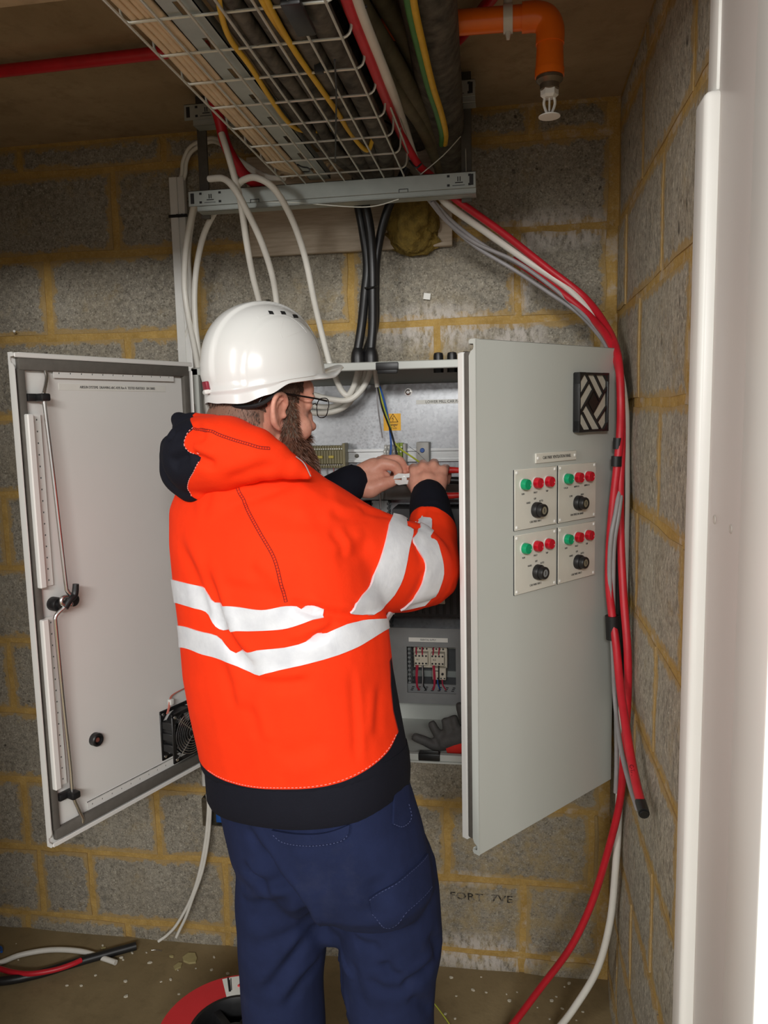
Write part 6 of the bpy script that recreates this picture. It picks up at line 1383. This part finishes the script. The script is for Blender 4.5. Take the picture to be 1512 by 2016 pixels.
limb(b, [(h(.045, .032, -.088), .026), (h(.064, .018, -.112), .028)], 16); limb(b, [(h(.045, -.032, -.088), .026), (h(.064, -.018, -.112), .028)], 16)
beard = b.build('beard', BEARD, person, smooth=0); fuse(beard, .0042, 3)
creases(beard, [])
down = lambda c: HU * -.75 + HF * .25
BEARD2 = simple('beard_strand', srgb(104, 68, 50), .55, var=.55, scale=120)
strands('beard_strands', beard, 6500, .017, down, BEARD2, beard, .00075)
b = MB(); bm = bmesh.new(); bmesh.ops.create_icosphere(bm, subdivisions=5, radius=1)
kill = []
for v in bm.verts:
    c = v.co.copy(); v.co = V((-.012 + c.x * .1005, c.y * .0785, .045 + c.z * .0905))
for f in bm.faces:
    c = f.calc_center_median(); front = c.x > .040 + (.02 if c.z > .045 else 0); ear_ = abs(c.y) > .060 and -.022 < c.x < .022 and c.z < .030
    if front or ear_ or c.z < -.020 - .03 * sm((-.02 - c.x) / .05): kill.append(f)
bmesh.ops.delete(bm, geom=kill, context='FACES')
b.bm(bm, HM); hair = b.build('hair', HAIR, person, smooth=70)
HAIR2 = simple('hair_strand', srgb(84, 62, 48), .6, var=.45, scale=120)
strands('hair_strands', hair, 5200, .011, lambda c: HU * -1.0 - HF * .5, HAIR2, hair, .0006, curl=.2)
HAIRD = simple('short_dark_hair', srgb(66, 48, 38), .6, var=.4, scale=120)
HI = HM.inverted()
def nape_zone(p):
    q = HI @ p
    return q.x < .012 and -.040 - .03 * max(0, -q.x - .06) / .05 < q.z < .05 and abs(q.y) < .095 and not (q.x > -.034 and q.z < .036)
strands('nape_hair', body, 12000, .008, lambda c: HU * -1.6, HAIRD, hair, .0006, keep=nape_zone, curl=.15)
def stubble_zone(p):  # brown tint of hair roots on the skin
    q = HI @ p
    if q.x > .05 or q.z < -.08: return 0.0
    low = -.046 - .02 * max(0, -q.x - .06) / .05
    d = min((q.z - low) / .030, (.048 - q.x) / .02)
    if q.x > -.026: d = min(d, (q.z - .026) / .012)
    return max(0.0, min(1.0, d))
recolour(body, stubble_zone)
def temple_zone(p):
    q = HI @ p
    return .020 < q.x < .052 and .028 < q.z < .075 and .045 < abs(q.y) < .080
strands('temple_hair', body, 3000, .008, lambda c: HU * -1.0 - HF * .6, HAIR2, hair, .0006, keep=temple_zone, curl=.2)
GREYH = simple('greying_sideburn', srgb(116, 98, 84), .6, var=.4, scale=150)
strands('sideburn_strands', beard, 5200, .009, lambda c: HU * -1.0, GREYH, beard, .0006, keep=lambda p: (HM.inverted() @ p).z > -.040, curl=.2)
b = MB(); 
for s in (-1, 1): b.tube([h(.092, s * .014, .047), h(.092, s * .030, .052), h(.084, s * .046, .046)], lambda t: .0035 - .001 * t, 8, 4)
b.build('eyebrow', HAIR, person)

EYEW = simple('eye_white', srgb(226, 220, 214), .2, var=0); IRIS = simple('brown_iris', srgb(60, 40, 30), .2, var=0)
for s in (-1, 1):
    b = MB(); ell(b, (.0845, s * .030, .0235), (.0112, .0112, .0098), HM, 2); ey = b.build('eye', EYEW, body)
    b = MB(); ell(b, (.0925, s * .030, .0225), (.0036, .0055, .0055), HM, 2); b.build('iris', IRIS, ey)
# ---- glasses
gls = thing('glasses', None, None, h(.05, 0, .03), parent=person)
FRM = simple('dark_metal_frame', srgb(28, 22, 22), .35, .5, var=.1)
b = MB()
for s in (-1, 1):
    b.tube([h(-.044, s * .079, .012), h(-.034, s * .081, .028), h(-.018, s * .0815, .036), h(.03, s * .078, .0365), h(.08, s * .071, .036), h(.108, s * .064, .035)], .0017, 8, 6)
b.build('temple', FRM, gls)
for s in (-1, 1):
    cx, cu, w_, hh_ = s * .036, .023, .0255, .0195
    ring = []
    for k in range(33):
        a = 2 * PI * k / 32; e = .72
        x = math.copysign(abs(math.cos(a)) ** e, math.cos(a)) * w_; y = math.copysign(abs(math.sin(a)) ** e, math.sin(a)) * hh_
        if y < 0: x *= .90
        ring.append(h(.110 - .10 * abs(x * s + cx) ** 1.5 + .006, cx + x, cu + y))
    b = MB(); b.tube(ring, .0010, 8, 0, cap=False); b.build('lens_rim', FRM, gls)
    cen = h(.1165, cx, cu); b = MB(); b.add([cen] + ring[:-1], [(0, 1 + k, 1 + (k + 1) % 32) for k in range(32)])
    lm = NT('spectacle_lens'); lm.t.nodes.remove(lm.b); out = [n for n in lm.t.nodes if n.type == 'OUTPUT_MATERIAL'][0]
    tr = lm.n('ShaderNodeBsdfTransparent'); gsy = lm.n('ShaderNodeBsdfGlossy'); gsy.inputs['Roughness'].default_value = .03; mx = lm.n('ShaderNodeMixShader'); fr = lm.n('ShaderNodeFresnel'); fr.inputs[0].default_value = 1.45
    lm.l(fr.outputs[0], mx.inputs[0]); lm.l(tr.outputs[0], mx.inputs[1]); lm.l(gsy.outputs[0], mx.inputs[2]); lm.l(mx.outputs[0], out.inputs[0])
    b.build('lens', lm.mat, gls, smooth=80)
b = MB(); b.tube([h(.114, -.011, .029), h(.118, 0, .033), h(.114, .011, .029)], .0010, 8, 5); b.build('bridge', FRM, gls)

# ---- cutters in the right hand, reaching the core held by the left
cut = thing('wire_cutters', 'steel side cutters with red and grey handles held in the right hand', 'cutters', (-0.2484, -0.235, 1.4589))
b = MB(); jx = V((-0.2381, -0.295, 1.464)) - V((-0.2687, -0.3, 1.4635)); Mj = frame((-0.2533, -0.298, 1.4644), jx, y=(0, 0, 1))
sc_ = lambda q: [(x * 1.25, y * 1.2) for x, y in q]
b.prism(sc_([(-.014, .0005), (-.012, .007), (-.004, .0115), (.008, .010), (.020, .011), (.020, .003), (.002, .002)]), -.005, .005, Mj)
b.prism(sc_([(-.014, -.0005), (.002, -.002), (.020, -.003), (.020, -.011), (.008, -.010), (-.004, -.0115), (-.012, -.007)]), -.005, .005, Mj)
b.lathe([(.0062, -.0068), (.0062, .0068)], Mj @ Matrix.Translation((.008, 0, 0)), 16); b.build('jaws', M_['chrome'], cut)
RED2 = simple('red_grip', srgb(210, 40, 34), .45, var=.05)
for pts in ([(-0.2357, -0.275, 1.4683), (-0.1957, -0.263, 1.4742), (-0.154, -0.255, 1.4804), (-0.118, -0.253, 1.4799), (-0.0821, -0.253, 1.4771)], [(-0.2376, -0.262, 1.4538), (-0.1977, -0.25, 1.4365), (-0.1559, -0.242, 1.4195), (-0.1194, -0.24, 1.4191), (-0.0831, -0.24, 1.4165)]):
    b = MB(); b.tube(pts, lambda t: .0050 + .0035 * math.sin(PI * min(1, t * 1.1)), 12, 5); b.build('handle', RED2, cut)
b = MB(); b.tube([(-0.163, -0.225, 1.4549), (-0.1202, -0.222, 1.453), (-0.0836, -0.222, 1.4515)], .0090, 12, 4); b.build('grip_inlay', M_['rubber'], cut)

# ---------------------------------------------------------------- below the cabinet and on the floor
tl = thing('white_trunking', 'short white trunking stub on the wall under the cabinet, left of the legs', 'trunking', (-0.8982, -0.02, 0.5177))
b = MB(); b.rbox((-.905, -.024, .530), (-.876, -.004, .757), .002); b.build('channel', M_['white_pl'], tl)
b = MB(); b.rbox((-.894, -.022, .495), (-.876, -.004, .535), .002); b.build('lower_channel', M_['white_pl'], tl)
bxm = simple('shiny_pressed_steel', srgb(150, 144, 130), .25, .85, var=.3, scale=60)
sb = thing('steel_back_box', 'small galvanised steel back box on the wall under the cabinet', 'box', (-.82, -.02, .445))
bo = V((-.905, 0, .412))
b = MB()
for lo, hi in (((0, -.034, 0), (.003, -.004, .085)), ((0, -.034, 0), (.11, -.004, .003)), ((0, -.034, .082), (.11, -.004, .085)), ((0, -.008, 0), (.11, -.005, .085)), ((0, -.036, 0), (.028, -.033, .085)), ((.107, -.034, 0), (.11, -.004, .085))):
    b.rbox(bo + V(lo), bo + V(hi), .0005, seg=1)
b.build('shell', bxm, sb)
b = MB(); b.rbox(bo + V((.040, -.030, .01)), bo + V((.058, -.006, .08)), .002); b.build('knockout', M_['bluewire'], sb)
for q, lab in enumerate(('thin white cable hanging under the cabinet, left end of the pair', 'thin white cable hanging under the cabinet, right end of the pair')):
    pts = [(-.889 + .009 * q, -.030, .51), sh((-0.8814, -0.044, 0.4753), .0068 * q), sh((-0.8939, -0.045, 0.3793), .0082 * q), sh((-0.9166, -0.05, 0.2758), .0082 * q), sh((-0.9487, -0.05, 0.1868), .0055 * q)]
    pts += [(-0.9932, -0.055, 0.1056), (-1.0282, -0.055, 0.0642), (-1.0577, -0.058, 0.0419)] if q == 0 else [(-0.966, -0.055, 0.1278), (-0.9879, -0.055, 0.0845), (-1.0008, -0.055, 0.0584)]
    cable('white_cable', pts, .0046, M_['whitecable'], lab)
b = MB(); b.rbox((-.898, -.036, .500), (-.870, -.022, .504), .001, seg=1); tag(b.build('cable_tie', M_['rubber']), 'black cable tie above the steel back box', 'cable tie')
# cables lying on the floor at the left
cable('white_cable', [(-1.62, -.17, .010), (-1.5258, -0.1739, 0.0095), (-1.4726, -0.1291, 0.0095), (-1.3926, -0.0959, 0.0095), (-1.295, -0.0902, 0.0095), (-1.2088, -0.1106, 0.0095), (-1.1648, -0.1225, 0.0095)], .0078, M_['whitecable'], 'white cable offcut lying in an arc on the floor', n=14)
bt = thing('black_tube', 'black split tube lying on the floor at the left', 'tube', (-1.3097, -0.1507, 0))
b = MB(); b.tube([(-1.64, -.25, .014), (-1.4733, -0.2473, 0.014), (-1.3712, -0.2069, 0.014), (-1.2801, -0.1435, 0.014), (-1.208, -0.0964, 0.014), (-1.1358, -0.0504, 0.014)], .0125, 16, 8, cap=False); b.tube([(-1.64, -.25, .014), (-1.4733, -0.2473, 0.014), (-1.3712, -0.2069, 0.014), (-1.2801, -0.1435, 0.014), (-1.208, -0.0964, 0.014), (-1.1384, -0.0519, 0.014)], .0095, 16, 8); b.build('tube_wall', M_['blackcable'], bt)
cable('red_cable', [(-1.62, -.20, .03), (-1.5027, -0.2048, 0.022), (-1.4361, -0.2179, 0.024), (-1.3783, -0.2192, 0.026), (-1.32, -0.1969, 0.026), (-1.2808, -0.1683, 0.026), (-1.2629, -0.1437, 0.024)], .0075, M_['red'], 'red cable offcut resting on the black tube on the floor')
cable('blue_offcut', [(-1.5758, -0.0989, 0.008), (-1.5539, -0.1054, 0.008), (-1.5405, -0.1222, 0.008)], .004, M_['bluewire'], 'blue core offcut at the left edge of the floor')
cable('earth_offcut', [(-0.2098, -0.23, 0.0771), (-0.1908, -0.235, 0.0582), (-0.164, -0.24, 0.0257), (-0.1452, -0.245, -0.0017)], .0018, M_['yg'], 'yellow green core offcut on the floor right of the legs')
chip = simple('pale_plaster_chip', srgb(168, 156, 110), .9, var=.1)
def flake(name, c, w, h, lab, mat, t=.004, group=None):
    c = V(c); k = random.randint(5, 8)
    poly = [(w * random.uniform(.35, .6) * math.cos(2 * PI * i / k), h * random.uniform(.35, .6) * math.sin(2 * PI * i / k)) for i in range(k)]
    b = MB(); b.prism(poly, .0, t, Matrix.Translation(c) @ Matrix.Rotation(random.uniform(-.6, .6), 4, 'Z'))
    return tag(b.build(name, mat, smooth=0), lab, 'debris', group)
flake('plaster_flake', (-0.9542, -0.0692, 0), .055, .045, 'largest plaster flake on the floor below the hanging white cables', chip, .006)
flake('plaster_flake', (-0.9767, -0.1029, 0), .020, .035, 'smaller plaster flake left of the largest one', chip, .005)
flake('plaster_flake', (-1.0141, -0.0658, 0), .016, .010, 'small pale flake behind the two plaster flakes', chip)
flake('plaster_flake', (-1.2381, -0.0583, 0), .016, .010, 'pale flake beside the end of the black tube', chip)
white_chip = simple('white_dust_crumb', srgb(206, 200, 182), .9, var=.1)
for i in range(46):
    x_, y_ = random.choice([(random.uniform(-1.55, -.72), random.uniform(-.24, -.03)), (random.uniform(-.19, .2), random.uniform(-.21, -.02))])
    s = random.uniform(.003, .008)
    flake('floor_crumb', (x_, y_, 0), s * 1.6, s, 'pale crumb of plaster scattered on the brown floor', white_chip, s * .5, 'plaster crumbs on the floor')
cable('copper_sliver', [(-1.0877, -0.0485, 0.002), (-1.0731, -0.0443, 0.002), (-1.054, -0.0465, 0.002)], .0014, M_['chrome'], 'bright sliver of bare wire near the wall foot')
# cable reel
rz = .23
RC = V((-.625, -.565, 0)); K_ = .92
rl = thing('cable_reel', 'red cable reel with black hub standing on the floor behind the legs', 'cable reel', RC)
redr = simple('red_reel_card', srgb(196, 46, 50), .5, var=.06, scale=12)
Mr = Matrix.Translation(RC) @ Matrix.Diagonal((K_, K_, 1, 1))
b = MB(); b.lathe([(.108, rz - .004), (.190, rz - .004), (.190, rz), (.108, rz), (.108, rz - .004)], Mr, 56, cap=False); b.build('upper_flange', redr, rl)
b = MB(); b.lathe([(.02, 0), (.190, 0), (.190, .004), (.02, .004)], Mr, 56); b.build('lower_flange', redr, rl)
b = MB(); b.lathe([(.113, rz + .002), (.104, rz + .003), (.098, rz - .010), (.096, rz - .075), (.020, rz - .078), (.020, .006), (.11, .006), (.113, rz + .002)], Mr, 44, cap=False)
for k in range(6):
    a = 2 * PI * k / 6 + .3
    b.rbox((.012, -.010, rz - .078), (.100, .010, rz - .012), .003, Mr @ Matrix.Rotation(a, 4, 'Z'))
b.lathe([(.030, rz - .078), (.030, rz - .006), (.022, rz - .004), (.018, rz - .03)], Mr, 24); b.build('hub', M_['rubber'], rl)
b = MB(); b.lathe([(.102, .012), (.150, .014), (.152, rz - .02), (.102, rz - .018)], Mr, 40, cap=False); b.build('wound_cable', M_['whitecable'], rl)
a0 = PI / 2 + .52; n_ = 8
b = MB(); vs = []
for i in range(n_ + 1):
    a = a0 - .62 * i / n_
    for r in (.112, .184): vs.append(Mr @ V((r * math.cos(a), r * math.sin(a), rz + .0012)))
b.add(vs, [(2 * i, 2 * i + 1, 2 * i + 3, 2 * i + 2) for i in range(n_)]); b.build('reel_label', M_['label'], rl, smooth=0)
b = MB()
for i, (r0, r1) in enumerate(((.130, .185), (.130, .175), (.134, .18))):
    a = a0 - .085 - .020 * i; d = V((math.cos(a), math.sin(a), 0)); n2 = V((-math.sin(a), math.cos(a), 0)); wd_ = .0022 if i == 0 else .001
    b.add([RC + d * r0 * K_ + n2 * wd_ + V((0, 0, rz + .0016)), RC + d * r1 * K_ + n2 * wd_ + V((0, 0, rz + .0016)), RC + d * r1 * K_ - n2 * wd_ + V((0, 0, rz + .0016)), RC + d * r0 * K_ - n2 * wd_ + V((0, 0, rz + .0016))], [(3, 2, 1, 0)])
b.build('label_print', M_['print'], rl, smooth=0)
b = MB(); a = a0 - .42; cc = RC + V((math.cos(a), math.sin(a), 0)) * .155 * K_ + V((0, 0, rz + .002)); tri = [cc + V((.026 * math.cos(PI / 2 + 2 * PI * k / 3), .026 * math.sin(PI / 2 + 2 * PI * k / 3), 0)) for k in range(3)]
for k in range(3): b.cyl(tri[k], tri[(k + 1) % 3], .0022, 6)
b.build('label_triangle', redr, rl)
b = MB(); b.cyl((-.69, -.30, .004), (-.688, -.292, .14), .006, 10); tag(b.build('threaded_stub', M_['darksteel']), 'short dark rod standing on the floor behind the reel', 'rod')
# work gloves lying in the cabinet
gl = thing('work_glove', 'dark grey coated work glove with red cuff lying on the cabinet floor', 'glove', (-.16, -.20, CZ0))
def blob_mesh(name, parts, vox, mat, parent, smooth_it=6, org=None):
    b = MB()
    for p in parts: p(b)
    o = b.build(name, mat, parent, smooth=0)
    m = o.modifiers.new('r', 'REMESH'); m.mode = 'VOXEL'; m.voxel_size = vox
    s = o.modifiers.new('s', 'SMOOTH'); s.iterations = smooth_it; s.factor = .5
    bake(o, True); return o
def bake(o, smooth=True):
    bpy.context.view_layer.update()
    me = bpy.data.meshes.new_from_object(o.evaluated_get(bpy.context.evaluated_depsgraph_get()))
    o.modifiers.clear(); old = o.data; o.data = me; me.name = old.name; bpy.data.meshes.remove(old)
    if smooth: me.polygons.foreach_set('use_smooth', [True] * len(me.polygons))
    return o
gm = simple('grey_glove_coating', srgb(74, 72, 70), .7, var=.15, scale=60, bump=.3, bscale=500)
def fing(pts, r0, r1): return lambda b: b.tube(pts, (lambda t: r0 + (r1 - r0) * t if t < .97 else r1 * .8), 12, 6)
blob_mesh('coated_hand', [
    fing([(-0.1409, -0.205, 0.7813), (-0.186, -0.21, 0.7732), (-0.2178, -0.215, 0.7874), (-0.2474, -0.217, 0.7991)], .016, .011),
    fing([(-0.1758, -0.205, 0.7892), (-0.1911, -0.205, 0.8142), (-0.2017, -0.2, 0.8334)], .0135, .0105),
    fing([(-0.1537, -0.205, 0.797), (-0.1598, -0.205, 0.8237), (-0.1652, -0.2, 0.8444)], .0135, .011),
    fing([(-0.1278, -0.205, 0.8049), (-0.1391, -0.205, 0.8314), (-0.1444, -0.2, 0.8521)], .0135, .011),
    fing([(-0.1759, -0.205, 0.7796), (-0.1473, -0.205, 0.7905), (-0.0956, -0.205, 0.8064)], .022, .027)], .004, gm, gl)
b = MB(); b.tube([(-0.1601, -0.21, 0.769), (-0.1277, -0.211, 0.7764), (-0.0763, -0.211, 0.787)], lambda t: .015 + .012 * t, 14, 5); b.build('knit_cuff', simple('red_knit_cuff', srgb(214, 44, 32), .85, var=.1, bump=.4, bscale=400), gl)
g2 = thing('work_glove', 'dark grey glove finger standing up behind the right door edge', 'glove', (-.10, -.20, CZ0))
blob_mesh('coated_hand', [fing([(-0.0957, -0.205, 0.7996), (-0.1133, -0.205, 0.8392), (-0.1245, -0.205, 0.8723), (-0.1269, -0.205, 0.8882)], .016, .010), fing([(-0.0701, -0.205, 0.8008), (-0.089, -0.205, 0.8403)], .018, .013)], .004, gm, g2)
